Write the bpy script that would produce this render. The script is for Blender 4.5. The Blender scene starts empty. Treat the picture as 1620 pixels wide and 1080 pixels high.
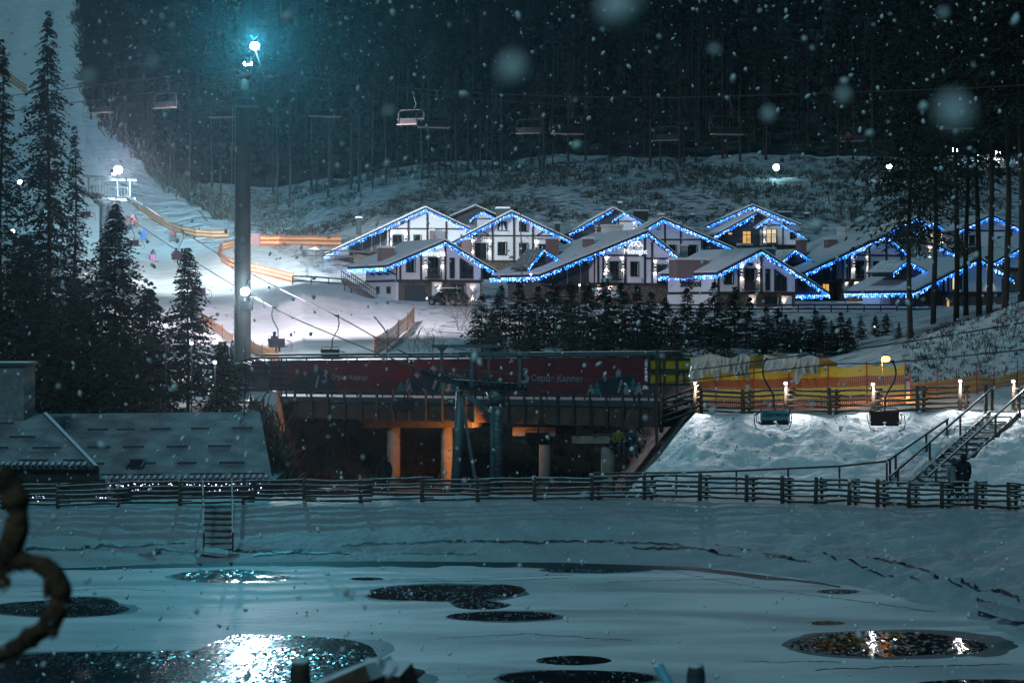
import bpy, bmesh, math, random
import numpy as np
from mathutils import Vector, Matrix
R = math.radians
SC = bpy.context.scene
COL = SC.collection
# ------------------------------------------------------------------ camera, sky, fill light, exposure
F = 3374.0            # focal length in pixels of a 1620 px wide picture
H = 9.1               # camera height above the pond water
HY = 480.0            # picture row of the horizon
cam = bpy.data.objects.new('camera', bpy.data.cameras.new('camera'))
COL.objects.link(cam)
cam.location = (0, 0, H)
cam.rotation_euler = (R(90), 0, 0)
cam.data.sensor_width = 36.0
cam.data.lens = 36.0 * F / 1620.0
cam.data.shift_y = -60.0 / 1620.0
cam.data.clip_start = 0.05
cam.data.clip_end = 3000
cam.data.dof.use_dof = True
cam.data.dof.focus_distance = 125.0
cam.data.dof.aperture_fstop = 10.0
SC.camera = cam
w = bpy.data.worlds.new("World"); SC.world = w
w.use_nodes = True
wn = w.node_tree
for n in list(wn.nodes): wn.nodes.remove(n)
sky = wn.nodes.new('ShaderNodeTexSky'); sky.sky_type = 'NISHITA'
sky.sun_disc = False
sky.sun_elevation = R(44); sky.sun_rotation = R(205)
tint = wn.nodes.new('ShaderNodeMix'); tint.data_type = 'RGBA'; tint.blend_type = 'MULTIPLY'
tint.inputs[0].default_value = 1.0
tint.inputs[7].default_value = (0.10, 0.90, 0.98, 1)
bg = wn.nodes.new('ShaderNodeBackground'); bg.inputs[1].default_value = 0.0115
wo = wn.nodes.new('ShaderNodeOutputWorld')
wn.links.new(sky.outputs[0], tint.inputs[6]); wn.links.new(tint.outputs[2], bg.inputs[0]); wn.links.new(bg.outputs[0], wo.inputs[0])
moon = bpy.data.objects.new('moon', bpy.data.lights.new('moon', 'SUN'))  # added sun lamp standing in for unseen village lights behind the camera
COL.objects.link(moon)
moon.data.energy = 0.66; moon.data.angle = R(10); moon.data.color = (0.46, 0.82, 1.0)
moon.rotation_euler = (R(46), 0, R(-25))
SC.view_settings.view_transform = 'Standard'
SC.view_settings.look = 'None'
SC.view_settings.exposure = 0.0
SC.view_settings.gamma = 1.0
SC.cycles.use_denoising = True
SC.cycles.max_bounces = 5
SC.cycles.diffuse_bounces = 2
SC.cycles.glossy_bounces = 3
SC.cycles.volume_bounces = 0
SC.cycles.transparent_max_bounces = 6
SC.cycles.sample_clamp_indirect = 4.0
SC.cycles.caustics_reflective = False
SC.cycles.caustics_refractive = False
random.seed(11)
RNG = np.random.default_rng(11)

def W(px, py, d):
    return Vector(((px - 810) / F * d, d, H - (py - HY) / F * d))
def zy(d, y): return H - (y - HY) / F * d

# ------------------------------------------------------------------ materials
MATS = {}
def nodes(name):
    m = bpy.data.materials.new(name); m.use_nodes = True
    t = m.node_tree; b = t.nodes['Principled BSDF']
    return m, t, b
def mat(name, col, rough=0.7, metal=0.0, var=0.25, scale=6.0, bump=0.0, bscale=25.0, spec=0.5, stretch=(1, 1, 1), coord='Object'):
    m, t, b = nodes(name)
    tc = t.nodes.new('ShaderNodeTexCoord'); mp = t.nodes.new('ShaderNodeMapping')
    mp.inputs['Scale'].default_value = stretch
    t.links.new(tc.outputs[coord], mp.inputs[0])
    nz = t.nodes.new('ShaderNodeTexNoise'); nz.inputs['Scale'].default_value = scale; nz.inputs['Detail'].default_value = 5
    t.links.new(mp.outputs[0], nz.inputs['Vector'])
    rp = t.nodes.new('ShaderNodeValToRGB')
    lo = tuple(c * (1 - var) for c in col); hi = tuple(min(1, c * (1 + var)) for c in col)
    rp.color_ramp.elements[0].position = 0.3; rp.color_ramp.elements[1].position = 0.7
    rp.color_ramp.elements[0].color = lo + (1,); rp.color_ramp.elements[1].color = hi + (1,)
    t.links.new(nz.outputs[0], rp.inputs[0]); t.links.new(rp.outputs[0], b.inputs['Base Color'])
    b.inputs['Roughness'].default_value = rough; b.inputs['Metallic'].default_value = metal
    b.inputs['Specular IOR Level'].default_value = spec
    if bump:
        n2 = t.nodes.new('ShaderNodeTexNoise'); n2.inputs['Scale'].default_value = bscale; n2.inputs['Detail'].default_value = 4
        t.links.new(mp.outputs[0], n2.inputs['Vector'])
        bp = t.nodes.new('ShaderNodeBump'); bp.inputs['Strength'].default_value = 1; bp.inputs['Distance'].default_value = bump
        t.links.new(n2.outputs[0], bp.inputs['Height']); t.links.new(bp.outputs[0], b.inputs['Normal'])
    MATS[name] = m
    return m
def snowtop(name, col, rough=0.75, lim=0.62, snow=(0.78, 0.80, 0.82), scale=9.0, patch=0.42):
    """a coloured surface with snow lying on whatever faces up"""
    m, t, b = nodes(name)
    g = t.nodes.new('ShaderNodeNewGeometry'); sx = t.nodes.new('ShaderNodeSeparateXYZ')
    t.links.new(g.outputs['Normal'], sx.inputs[0])
    nz = t.nodes.new('ShaderNodeTexNoise'); nz.inputs['Scale'].default_value = scale; nz.inputs['Detail'].default_value = 3
    t.links.new(g.outputs['Position'], nz.inputs['Vector'])
    ad = t.nodes.new('ShaderNodeMath'); ad.operation = 'MULTIPLY_ADD'; ad.inputs[1].default_value = 0.9; ad.inputs[2].default_value = -patch
    t.links.new(nz.outputs[0], ad.inputs[0])
    a2 = t.nodes.new('ShaderNodeMath'); a2.operation = 'ADD'
    t.links.new(ad.outputs[0], a2.inputs[0]); t.links.new(sx.outputs[2], a2.inputs[1])
    mr = t.nodes.new('ShaderNodeMapRange'); mr.inputs[1].default_value = lim; mr.inputs[2].default_value = lim + 0.12
    t.links.new(a2.outputs[0], mr.inputs[0])
    mx = t.nodes.new('ShaderNodeMix'); mx.data_type = 'RGBA'
    n2 = t.nodes.new('ShaderNodeTexNoise'); n2.inputs['Scale'].default_value = scale * 2.5
    t.links.new(g.outputs['Position'], n2.inputs['Vector'])
    rp = t.nodes.new('ShaderNodeValToRGB')
    rp.color_ramp.elements[0].position = 0.3; rp.color_ramp.elements[1].position = 0.7
    rp.color_ramp.elements[0].color = tuple(c * 0.6 for c in col) + (1,); rp.color_ramp.elements[1].color = tuple(c * 1.35 for c in col) + (1,)
    t.links.new(n2.outputs[0], rp.inputs[0])
    t.links.new(mr.outputs[0], mx.inputs[0]); t.links.new(rp.outputs[0], mx.inputs[6]); mx.inputs[7].default_value = snow + (1,)
    t.links.new(mx.outputs[2], b.inputs['Base Color']); b.inputs['Roughness'].default_value = rough
    MATS[name] = m
    return m
def glow(name, col, strength):
    m, t, b = nodes(name)
    b.inputs['Base Color'].default_value = (0.02, 0.02, 0.02, 1)
    b.inputs['Emission Color'].default_value = col + (1,)
    b.inputs['Emission Strength'].default_value = strength
    MATS[name] = m
    return m
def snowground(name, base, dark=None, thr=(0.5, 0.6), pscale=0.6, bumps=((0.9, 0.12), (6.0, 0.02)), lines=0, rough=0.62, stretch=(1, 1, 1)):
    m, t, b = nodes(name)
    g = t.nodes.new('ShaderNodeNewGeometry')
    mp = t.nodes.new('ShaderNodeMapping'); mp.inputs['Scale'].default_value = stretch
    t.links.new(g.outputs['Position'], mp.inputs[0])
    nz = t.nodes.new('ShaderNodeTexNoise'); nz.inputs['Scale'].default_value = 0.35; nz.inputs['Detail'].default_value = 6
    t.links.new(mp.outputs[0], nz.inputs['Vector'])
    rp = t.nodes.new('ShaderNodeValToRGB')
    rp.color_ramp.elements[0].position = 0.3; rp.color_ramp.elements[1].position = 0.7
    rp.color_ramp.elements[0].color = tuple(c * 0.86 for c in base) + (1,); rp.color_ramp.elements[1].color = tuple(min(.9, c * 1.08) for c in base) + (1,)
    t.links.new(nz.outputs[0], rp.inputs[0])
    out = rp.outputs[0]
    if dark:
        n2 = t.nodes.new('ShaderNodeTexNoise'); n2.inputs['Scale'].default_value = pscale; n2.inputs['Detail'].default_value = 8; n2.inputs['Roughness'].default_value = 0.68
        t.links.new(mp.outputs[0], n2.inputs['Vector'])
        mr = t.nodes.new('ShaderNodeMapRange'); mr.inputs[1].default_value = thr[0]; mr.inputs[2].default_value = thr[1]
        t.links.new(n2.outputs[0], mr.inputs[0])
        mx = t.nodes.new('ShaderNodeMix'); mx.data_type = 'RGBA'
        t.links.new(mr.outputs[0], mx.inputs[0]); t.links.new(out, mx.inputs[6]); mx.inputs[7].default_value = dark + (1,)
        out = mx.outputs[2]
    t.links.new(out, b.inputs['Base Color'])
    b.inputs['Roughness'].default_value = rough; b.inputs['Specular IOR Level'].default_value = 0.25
    prev = None
    for sc, st in bumps:
        n3 = t.nodes.new('ShaderNodeTexNoise'); n3.inputs['Scale'].default_value = sc; n3.inputs['Detail'].default_value = 4
        t.links.new(mp.outputs[0], n3.inputs['Vector'])
        bp = t.nodes.new('ShaderNodeBump'); bp.inputs['Distance'].default_value = st; bp.inputs['Strength'].default_value = 1
        t.links.new(n3.outputs[0], bp.inputs['Height'])
        if prev: t.links.new(prev, bp.inputs['Normal'])
        prev = bp.outputs[0]
    if lines:
        wv = t.nodes.new('ShaderNodeTexWave'); wv.inputs['Scale'].default_value = 0.22; wv.inputs['Distortion'].default_value = 9; wv.inputs['Detail'].default_value = 2.5; wv.inputs['Detail Scale'].default_value = 0.4
        mp2 = t.nodes.new('ShaderNodeMapping'); mp2.inputs['Rotation'].default_value = (0, 0, R(-28)); mp2.inputs['Scale'].default_value = (1, 0.25, 0.25)
        t.links.new(g.outputs['Position'], mp2.inputs[0]); t.links.new(mp2.outputs[0], wv.inputs['Vector'])
        bp = t.nodes.new('ShaderNodeBump'); bp.inputs['Distance'].default_value = lines; bp.inputs['Strength'].default_value = 1
        t.links.new(wv.outputs[0], bp.inputs['Height']); t.links.new(prev, bp.inputs['Normal']); prev = bp.outputs[0]
    t.links.new(prev, b.inputs['Normal'])
    MATS[name] = m
    return m

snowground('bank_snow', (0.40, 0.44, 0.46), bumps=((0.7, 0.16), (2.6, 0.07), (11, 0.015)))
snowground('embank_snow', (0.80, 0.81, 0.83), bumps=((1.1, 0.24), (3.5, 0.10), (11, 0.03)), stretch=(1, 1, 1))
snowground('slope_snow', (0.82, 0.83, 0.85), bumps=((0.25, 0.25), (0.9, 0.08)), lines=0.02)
snowground('rough_snow', (0.72, 0.75, 0.78), dark=(0.10, 0.11, 0.11), thr=(0.55, 0.68), pscale=0.35, bumps=((0.22, 1.4), (0.8, 0.4)))
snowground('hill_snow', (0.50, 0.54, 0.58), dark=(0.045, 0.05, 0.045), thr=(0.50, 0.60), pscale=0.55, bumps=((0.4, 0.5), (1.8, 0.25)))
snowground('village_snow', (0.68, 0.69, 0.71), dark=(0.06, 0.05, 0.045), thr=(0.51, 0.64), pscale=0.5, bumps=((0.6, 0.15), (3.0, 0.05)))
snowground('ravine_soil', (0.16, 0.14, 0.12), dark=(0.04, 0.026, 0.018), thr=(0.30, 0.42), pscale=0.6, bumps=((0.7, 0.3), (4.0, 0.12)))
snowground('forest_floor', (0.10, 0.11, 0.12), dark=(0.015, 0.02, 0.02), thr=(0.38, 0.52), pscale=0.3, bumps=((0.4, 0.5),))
mat('chimney_stone', (0.20, 0.21, 0.22), 0.9, var=.25, scale=5, bump=.05, bscale=6)
mat('undergrowth_dark', (0.024, 0.018, 0.014), 0.95, var=.4)
snowground('scrub_snow', (0.72, 0.75, 0.76), dark=(0.05, 0.055, 0.045), thr=(0.56, 0.68), pscale=0.9, bumps=((0.8, 0.3), (4.0, 0.12)), stretch=(1.4, 0.6, 0.6))
mat('timber', (0.030, 0.022, 0.026), 0.7, scale=3)
mat('stucco', (0.62, 0.61, 0.60), 0.9, var=0.05, bump=0.01)
mat('dark_board', (0.035, 0.042, 0.05), 0.6, scale=4, stretch=(6, 6, 0.4), var=0.5)
mat('stone', (0.10, 0.08, 0.062), 0.9, scale=5, var=0.55, bump=0.05, bscale=4)
mat('roof_dark', (0.030, 0.026, 0.03), 0.6)
mat('roof_snow', (0.62, 0.63, 0.66), 0.7, var=0.08, scale=1.5, bump=0.04, bscale=2.5)
mat('chimney_clad', (0.17, 0.115, 0.11), 0.85, scale=5, stretch=(8, 8, .3), var=0.3)
mat('pane', (0.012, 0.014, 0.016), 0.08, var=0.2)
mat('pipe_gray', (0.30, 0.31, 0.33), 0.5, metal=0.6)
mat('steel_dark', (0.035, 0.055, 0.065), 0.5, metal=0.3, var=0.4)
mat('steel_teal', (0.10, 0.16, 0.18), 0.5, metal=0.2, var=0.35, scale=2)
mat('pylon_paint', (0.05, 0.062, 0.066), 0.6, metal=0.2, var=0.25, scale=1.2)
mat('cable_steel', (0.035, 0.038, 0.04), 0.8)
mat('concrete', (0.24, 0.21, 0.19), 0.9, var=0.25, scale=1.6, bump=0.02, bscale=8)
mat('trunk', (0.055, 0.042, 0.034), 0.95, var=0.4, scale=5, stretch=(3, 3, .5))
mat('trunk_pale', (0.030, 0.030, 0.031), 0.95, var=0.4, scale=2)
mat('needles', (0.020, 0.032, 0.026), 0.8, var=0.45, scale=0.8)
mat('needles_young', (0.030, 0.036, 0.028), 0.8, var=0.45, scale=1.2)
mat('needles_far', (0.010, 0.015, 0.016), 0.9, var=0.5, scale=0.12)
mat('twig', (0.11, 0.085, 0.07), 0.95, var=0.3)
mat('scrub', (0.045, 0.05, 0.042), 0.95, var=0.4, scale=0.5)
mat('rust', (0.10, 0.045, 0.022), 0.85, var=0.65, scale=28, bump=0.012, bscale=60)
mat('ice_crust', (0.55, 0.58, 0.6), 0.4, var=0.2, scale=20)
mat('red_print', (0.14, 0.016, 0.024), 0.75, var=0.3, scale=1.2, bump=0.05, bscale=1.6)
mat('print_white', (0.27, 0.26, 0.28), 0.8, var=0.08)
mat('print_dark', (0.018, 0.028, 0.045), 0.8, var=0.2)
mat('print_teal', (0.03, 0.17, 0.19), 0.8, var=0.2)
mat('yellow_print', (0.55, 0.33, 0.02), 0.7, var=0.2, scale=3)
mat('seat_dark', (0.030, 0.028, 0.034), 0.7, var=0.3)
mat('seat_teal', (0.16, 0.32, 0.36), 0.6, var=0.15)
mat('seat_maroon', (0.09, 0.03, 0.03), 0.7, var=0.3)
mat('seat_plank', (0.28, 0.21, 0.17), 0.8, var=0.3, scale=4, stretch=(.4, 4, 4))
mat('frame_maroon', (0.14, 0.035, 0.045), 0.5, var=0.2)
mat('chair_steel', (0.07, 0.08, 0.085), 0.5, metal=0.2)
mat('skin', (0.5, 0.32, 0.25), 0.7, var=0.05)
for nm, c in (('cloth_black', (0.012, 0.013, 0.018)), ('cloth_gray', (0.20, 0.21, 0.23)), ('cloth_blue', (0.03, 0.12, 0.45)),
              ('cloth_pink', (0.75, 0.08, 0.32)), ('cloth_red', (0.30, 0.05, 0.06)), ('cloth_yellow', (0.14, 0.12, 0.02)), ('cloth_brown', (0.10, 0.06, 0.05)),
              ('cloth_navy', (0.02, 0.03, 0.06)), ('cloth_pale', (0.5, 0.5, 0.52))):
    mat(nm, c, 0.9, var=0.2, scale=12)
mat('car_paint', (0.018, 0.022, 0.03), 0.25, metal=0.4, var=0.3)
mat('tyre', (0.015, 0.015, 0.015), 0.9)
mat('plastic_sheet', (0.46, 0.46, 0.44), 0.22, var=0.1, spec=0.8, bump=0.03, bscale=7, stretch=(3, 3, .6))
mat('net_post', (0.40, 0.06, 0.05), 0.6, var=0.2)
mat('pole_gray', (0.28, 0.29, 0.30), 0.5, var=0.15)
mat('flake', (0.92, 0.92, 0.93), 0.9, var=0.0)
snowtop('wood_snow', (0.055, 0.040, 0.030), lim=0.70, patch=0.42, scale=3)
snowtop('wood_brown', (0.09, 0.055, 0.03), lim=0.80, patch=0.42, scale=3)
snowtop('steel_snow', (0.05, 0.07, 0.08), lim=0.72)
snowtop('plank_snow', (0.12, 0.07, 0.05), lim=0.35, scale=14, patch=0.3)
snowtop('stair_tread', (0.10, 0.07, 0.05), lim=1.06, patch=0.42, scale=4)
snowtop('stair_wood', (0.07, 0.055, 0.045), lim=0.74, patch=0.42, scale=3)
glow('lamp_cyan', (0.45, 0.92, 1.0), 60)
glow('lamp_cyan_big', (0.30, 0.85, 1.0), 260)
glow('lamp_pink', (1.0, 0.90, 0.97), 150)
glow('lamp_white_big', (0.75, 0.95, 1.0), 70)
glow('lamp_white', (0.85, 0.92, 1.0), 30)
glow('lamp_orange', (1.0, 0.26, 0.03), 22)
glow('lamp_small', (0.92, 0.88, 1.0), 14)
glow('window_warm', (1.0, 0.52, 0.13), 0.85)
glow('window_pale', (1.0, 0.80, 0.50), 0.9)
glow('sign_white', (0.80, 0.90, 1.0), 1.5)
glow('head_light', (0.85, 0.75, 1.0), 8)
glow('sconce_lens', (1.0, 0.85, 0.72), 6)
def bulbs(name, c1, c2, c3, strength):
    m, t, b = nodes(name)
    g = t.nodes.new('ShaderNodeNewGeometry'); rp = t.nodes.new('ShaderNodeValToRGB')
    e = rp.color_ramp.elements
    e[0].position = 0; e[0].color = c1 + (1,); e[1].position = 1; e[1].color = c3 + (1,)
    k = rp.color_ramp.elements.new(0.70); k.color = c2 + (1,)
    t.links.new(g.outputs['Random Per Island'], rp.inputs[0]); t.links.new(rp.outputs[0], b.inputs['Emission Color'])
    b.inputs['Emission Strength'].default_value = strength; b.inputs['Base Color'].default_value = (0.1, 0.1, 0.1, 1)
    MATS[name] = m
bulbs('fairy_blue', (0.002, 0.085, 0.95), (0.014, 0.25, 1.0), (0.65, 0.82, 1.0), 9.5)
bulbs('fairy_white', (0.45, 0.40, 1.0), (0.7, 0.75, 1.0), (0.95, 0.9, 1.0), 8.0)
def netmat(name, ca, cb, freq, amp=0.12, thr=0.5):
    """striped safety mesh: printed bands that sag with the cloth; fine open weave"""
    m, t, b = nodes(name)
    uv = t.nodes.new('ShaderNodeUVMap')
    sx = t.nodes.new('ShaderNodeSeparateXYZ'); t.links.new(uv.outputs[0], sx.inputs[0])
    f = t.nodes.new('ShaderNodeMath'); f.operation = 'MULTIPLY'; f.inputs[1].default_value = freq; t.links.new(sx.outputs[1], f.inputs[0])
    fr = t.nodes.new('ShaderNodeMath'); fr.operation = 'FRACT'; t.links.new(f.outputs[0], fr.inputs[0])
    gt = t.nodes.new('ShaderNodeMath'); gt.operation = 'GREATER_THAN'; gt.inputs[1].default_value = thr; t.links.new(fr.outputs[0], gt.inputs[0])
    mx = t.nodes.new('ShaderNodeMix'); mx.data_type = 'RGBA'; mx.inputs[6].default_value = ca + (1,); mx.inputs[7].default_value = cb + (1,)
    t.links.new(gt.outputs[0], mx.inputs[0]); t.links.new(mx.outputs[2], b.inputs['Base Color'])
    b.inputs['Roughness'].default_value = 0.6
    # open weave along u
    fu = t.nodes.new('ShaderNodeMath'); fu.operation = 'FRACT'
    mu = t.nodes.new('ShaderNodeMath'); mu.operation = 'MULTIPLY'; mu.inputs[1].default_value = 11.0; t.links.new(sx.outputs[0], mu.inputs[0]); t.links.new(mu.outputs[0], fu.inputs[0])
    g2 = t.nodes.new('ShaderNodeMath'); g2.operation = 'GREATER_THAN'; g2.inputs[1].default_value = 0.14; t.links.new(fu.outputs[0], g2.inputs[0])
    t.links.new(g2.outputs[0], b.inputs['Alpha'])
    MATS[name] = m
netmat('net_yellow', (0.40, 0.09, 0.02), (0.78, 0.45, 0.02), 2.0)
netmat('net_slope', (0.40, 0.11, 0.05), (0.74, 0.40, 0.20), 2.5)
netmat('net_orange', (0.55, 0.16, 0.03), (0.70, 0.30, 0.05), 3.0)

# ------------------------------------------------------------------ mesh helpers
class MB:
    def __init__(s): s.v = []; s.f = []; s.uv = None
    def quad(s, *p):
        i = len(s.v); s.v += [tuple(q) for q in p]; s.f.append(tuple(range(i, i + len(p)))); return s
    def box(s, c, size, rz=0.0, rot=None):
        hx, hy, hz = size[0] / 2, size[1] / 2, size[2] / 2
        M = rot if rot is not None else Matrix.Rotation(rz, 3, 'Z')
        c = Vector(c); i = len(s.v)
        for z in (-hz, hz):
            for x, y in ((-hx, -hy), (hx, -hy), (hx, hy), (-hx, hy)):
                s.v.append(tuple(c + M @ Vector((x, y, z))))
        for q in ((3, 2, 1, 0), (4, 5, 6, 7), (0, 1, 5, 4), (1, 2, 6, 5), (2, 3, 7, 6), (3, 0, 4, 7)):
            s.f.append(tuple(i + k for k in q))
        return s
    def beam(s, p, q, wd, ht):
        p, q = Vector(p), Vector(q); d = q - p; L = d.length
        if L < 1e-6: return s
        x = d / L; up = Vector((0, 0, 1))
        if abs(x.z) > 0.97: up = Vector((0, 1, 0))
        y = up.cross(x).normalized(); z = x.cross(y)
        M = Matrix((x, y, z)).transposed()
        return s.box((p + q) / 2, (L, wd, ht), rot=M)
    def tube(s, pts, rad, n=6, cap=True):
        pts = [Vector(p) for p in pts]
        if not hasattr(rad, '__len__'): rad = [rad] * len(pts)
        i0 = len(s.v); up = None
        for k, p in enumerate(pts):
            t = (pts[min(k + 1, len(pts) - 1)] - pts[max(k - 1, 0)]).normalized()
            if up is None:
                up = Vector((0, 0, 1)) if abs(t.z) < 0.9 else Vector((1, 0, 0))
            a = up - t * up.dot(t); a.normalize(); up = a; b = t.cross(a)
            for j in range(n):
                an = 2 * math.pi * j / n
                s.v.append(tuple(p + (a * math.cos(an) + b * math.sin(an)) * rad[k]))
        for k in range(len(pts) - 1):
            for j in range(n):
                j2 = (j + 1) % n
                s.f.append((i0 + k * n + j, i0 + k * n + j2, i0 + (k + 1) * n + j2, i0 + (k + 1) * n + j))
        if cap:
            s.f.append(tuple(i0 + j for j in reversed(range(n))))
            e = i0 + (len(pts) - 1) * n
            s.f.append(tuple(e + j for j in range(n)))
        return s
    def prism(s, prof, y0, y1):
        """profile of (x,z) points extruded along y"""
        n = len(prof); i = len(s.v)
        s.v += [(x, y0, z) for x, z in prof] + [(x, y1, z) for x, z in prof]
        s.f.append(tuple(i + k for k in range(n))); s.f.append(tuple(i + n + k for k in reversed(range(n))))
        for k in range(n):
            k2 = (k + 1) % n
            s.f.append((i + k2, i + k, i + n + k, i + n + k2))
        return s
    def blob(s, c, r, sub=1, jit=0.15):
        bm = bmesh.new(); bmesh.ops.create_icosphere(bm, subdivisions=sub, radius=1)
        i = len(s.v); rr = r if hasattr(r, '__len__') else (r, r, r)
        for v in bm.verts:
            k = 1 + random.uniform(-jit, jit)
            s.v.append((c[0] + v.co.x * rr[0] * k, c[1] + v.co.y * rr[1] * k, c[2] + v.co.z * rr[2] * k))
        bm.verts.index_update()
        for f in bm.faces: s.f.append(tuple(i + v.index for v in f.verts))
        bm.free(); return s
    def build(s, name, m, parent=None, off=None, smooth=False):
        me = bpy.data.meshes.new(name)
        vs = s.v
        if off is not None:
            vs = [(a - off[0], b - off[1], c - off[2]) for a, b, c in vs]
        me.from_pydata(vs, [], s.f); me.update()
        bm = bmesh.new(); bm.from_mesh(me); bmesh.ops.recalc_face_normals(bm, faces=bm.faces); bm.to_mesh(me); bm.free()
        if smooth:
            me.polygons.foreach_set('use_smooth', [True] * len(me.polygons))
        if s.uv:
            ul = me.uv_layers.new(name='UVMap')
            for p in me.polygons:
                for li, vi in zip(p.loop_indices, p.vertices): ul.data[li].uv = s.uv[vi]
        for q in (m if isinstance(m, (list, tuple)) else [m]):
            me.materials.append(MATS[q] if isinstance(q, str) else q)
        o = bpy.data.objects.new(name, me); COL.objects.link(o)
        if parent: o.parent = parent
        return o
def np_mesh(name, V, Fq, m, parent=None, smooth=False, fmat=None):
    me = bpy.data.meshes.new(name)
    V = np.asarray(V, np.float32); Fq = np.asarray(Fq, np.int32); k = Fq.shape[1]
    me.vertices.add(len(V)); me.vertices.foreach_set('co', V.ravel())
    me.loops.add(Fq.size); me.loops.foreach_set('vertex_index', Fq.ravel())
    me.polygons.add(len(Fq)); me.polygons.foreach_set('loop_start', np.arange(0, Fq.size, k, dtype=np.int32))
    me.polygons.foreach_set('loop_total', np.full(len(Fq), k, np.int32))
    if smooth: me.polygons.foreach_set('use_smooth', np.ones(len(Fq), bool))
    for q in (m if isinstance(m, (list, tuple)) else [m]): me.materials.append(MATS[q])
    if fmat is not None: me.polygons.foreach_set('material_index', np.asarray(fmat, np.int32))
    me.update(calc_edges=True)
    o = bpy.data.objects.new(name, me); COL.objects.link(o)
    if parent: o.parent = parent
    return o
def tag(o, label=None, cat=None, group=None, kind=None):
    if label: o['label'] = label
    if cat: o['category'] = cat
    if group: o['group'] = group
    if kind: o['kind'] = kind
    return o
def thing(name, label, cat, loc=(0, 0, 0), rz=0.0, group=None):
    o = bpy.data.objects.new(name, None); COL.objects.link(o)
    o.location = loc; o.rotation_euler = (0, 0, rz); o.empty_display_size = 0.3
    return tag(o, label, cat, group)
def copy_tree(o, parent=None):
    c = o.copy(); COL.objects.link(c)
    if parent: c.parent = parent
    for ch in list(o.children): copy_tree(ch, c)
    return c
def light(kind, name, loc, energy, col, parent=None, radius=0.1, rot=None, size=None, blend=0.5):
    L = bpy.data.lights.new(name, kind); L.energy = energy; L.color = col; L.shadow_soft_size = radius
    if kind == 'SPOT': L.spot_size = size; L.spot_blend = blend
    o = bpy.data.objects.new(name, L); COL.objects.link(o); o.location = loc
    if rot: o.rotation_euler = rot
    if parent: o.parent = parent
    return o
def text_mesh(name, body, size, m, parent, M, extrude=0.01, align='CENTER', bold=0.0):
    cu = bpy.data.curves.new(name, 'FONT'); cu.body = body; cu.size = size; cu.extrude = extrude; cu.align_x = align; cu.align_y = 'CENTER'; cu.offset = bold
    cu.resolution_u = 3
    t = bpy.data.objects.new(name + '_tmp', cu); COL.objects.link(t)
    dg = bpy.context.evaluated_depsgraph_get()
    me = bpy.data.meshes.new_from_object(t.evaluated_get(dg))
    bpy.data.objects.remove(t); bpy.data.curves.remove(cu)
    me.name = name; me.materials.clear(); me.materials.append(MATS[m]); me.transform(M)
    o = bpy.data.objects.new(name, me); COL.objects.link(o); o.parent = parent
    return o

# ------------------------------------------------------------------ terrain
_P = np.random.default_rng(5).random((256, 256))
def vnoise(x, y):
    xi = np.floor(x).astype(int); yi = np.floor(y).astype(int); fx = x - xi; fy = y - yi
    fx = fx * fx * (3 - 2 * fx); fy = fy * fy * (3 - 2 * fy)
    a = _P[xi % 256, yi % 256]; b = _P[(xi + 1) % 256, yi % 256]; c = _P[xi % 256, (yi + 1) % 256]; e = _P[(xi + 1) % 256, (yi + 1) % 256]
    return (a * (1 - fx) + b * fx) * (1 - fy) + (c * (1 - fx) + e * fx) * fy - 0.5
def fbm(x, y, o=4):
    s = 0; a = 1.0
    for k in range(o): s = s + a * vnoise(x * 2 ** k + 17.3 * k, y * 2 ** k + 5.1 * k); a *= 0.5
    return s
PXS = np.array([-400, 50, 250, 330, 400, 440, 480, 600, 700, 900, 970, 1100, 1300, 1450, 1620, 2000], float)
SHORE = np.interp(PXS, [-400, 0, 300, 600, 900, 1100, 1250, 1400, 1550, 1620, 2000], [69, 72.3, 74.4, 75, 74.5, 73.3, 70.6, 66.5, 60.5, 57.5, 47])
FENCE_D = lambda px: np.interp(px, [-400, 0, 500, 1000, 1250, 1440, 1620, 2000], [77, 80, 82.5, 83.8, 82.5, 80.6, 79.7, 77])
def shore_d(px): return np.interp(px, PXS, SHORE)
NEAR = [(0, 6.4), (8, 6.0), (20, 3.0), (36, 0.4), (42, -0.7)]
TOPV = [(480, 55), (600, 94), (750, 155), (900, 205)]
VILL = [(150, 5.5), (180, 7.3), (198, 8.4), (206, 8.9), (232, 9.5), (245, 12), (265, 14), (290, 19), (320, zy(320, 300)), (380, zy(380, 262))] + TOPV
RAV = [(90, .3), (104, -.4), (117.5, -.6), (127, 4.1), (140, 5.0)]
EMB = [(93.4, 4.2), (110, 4.4), (140, 5.0)]
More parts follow.
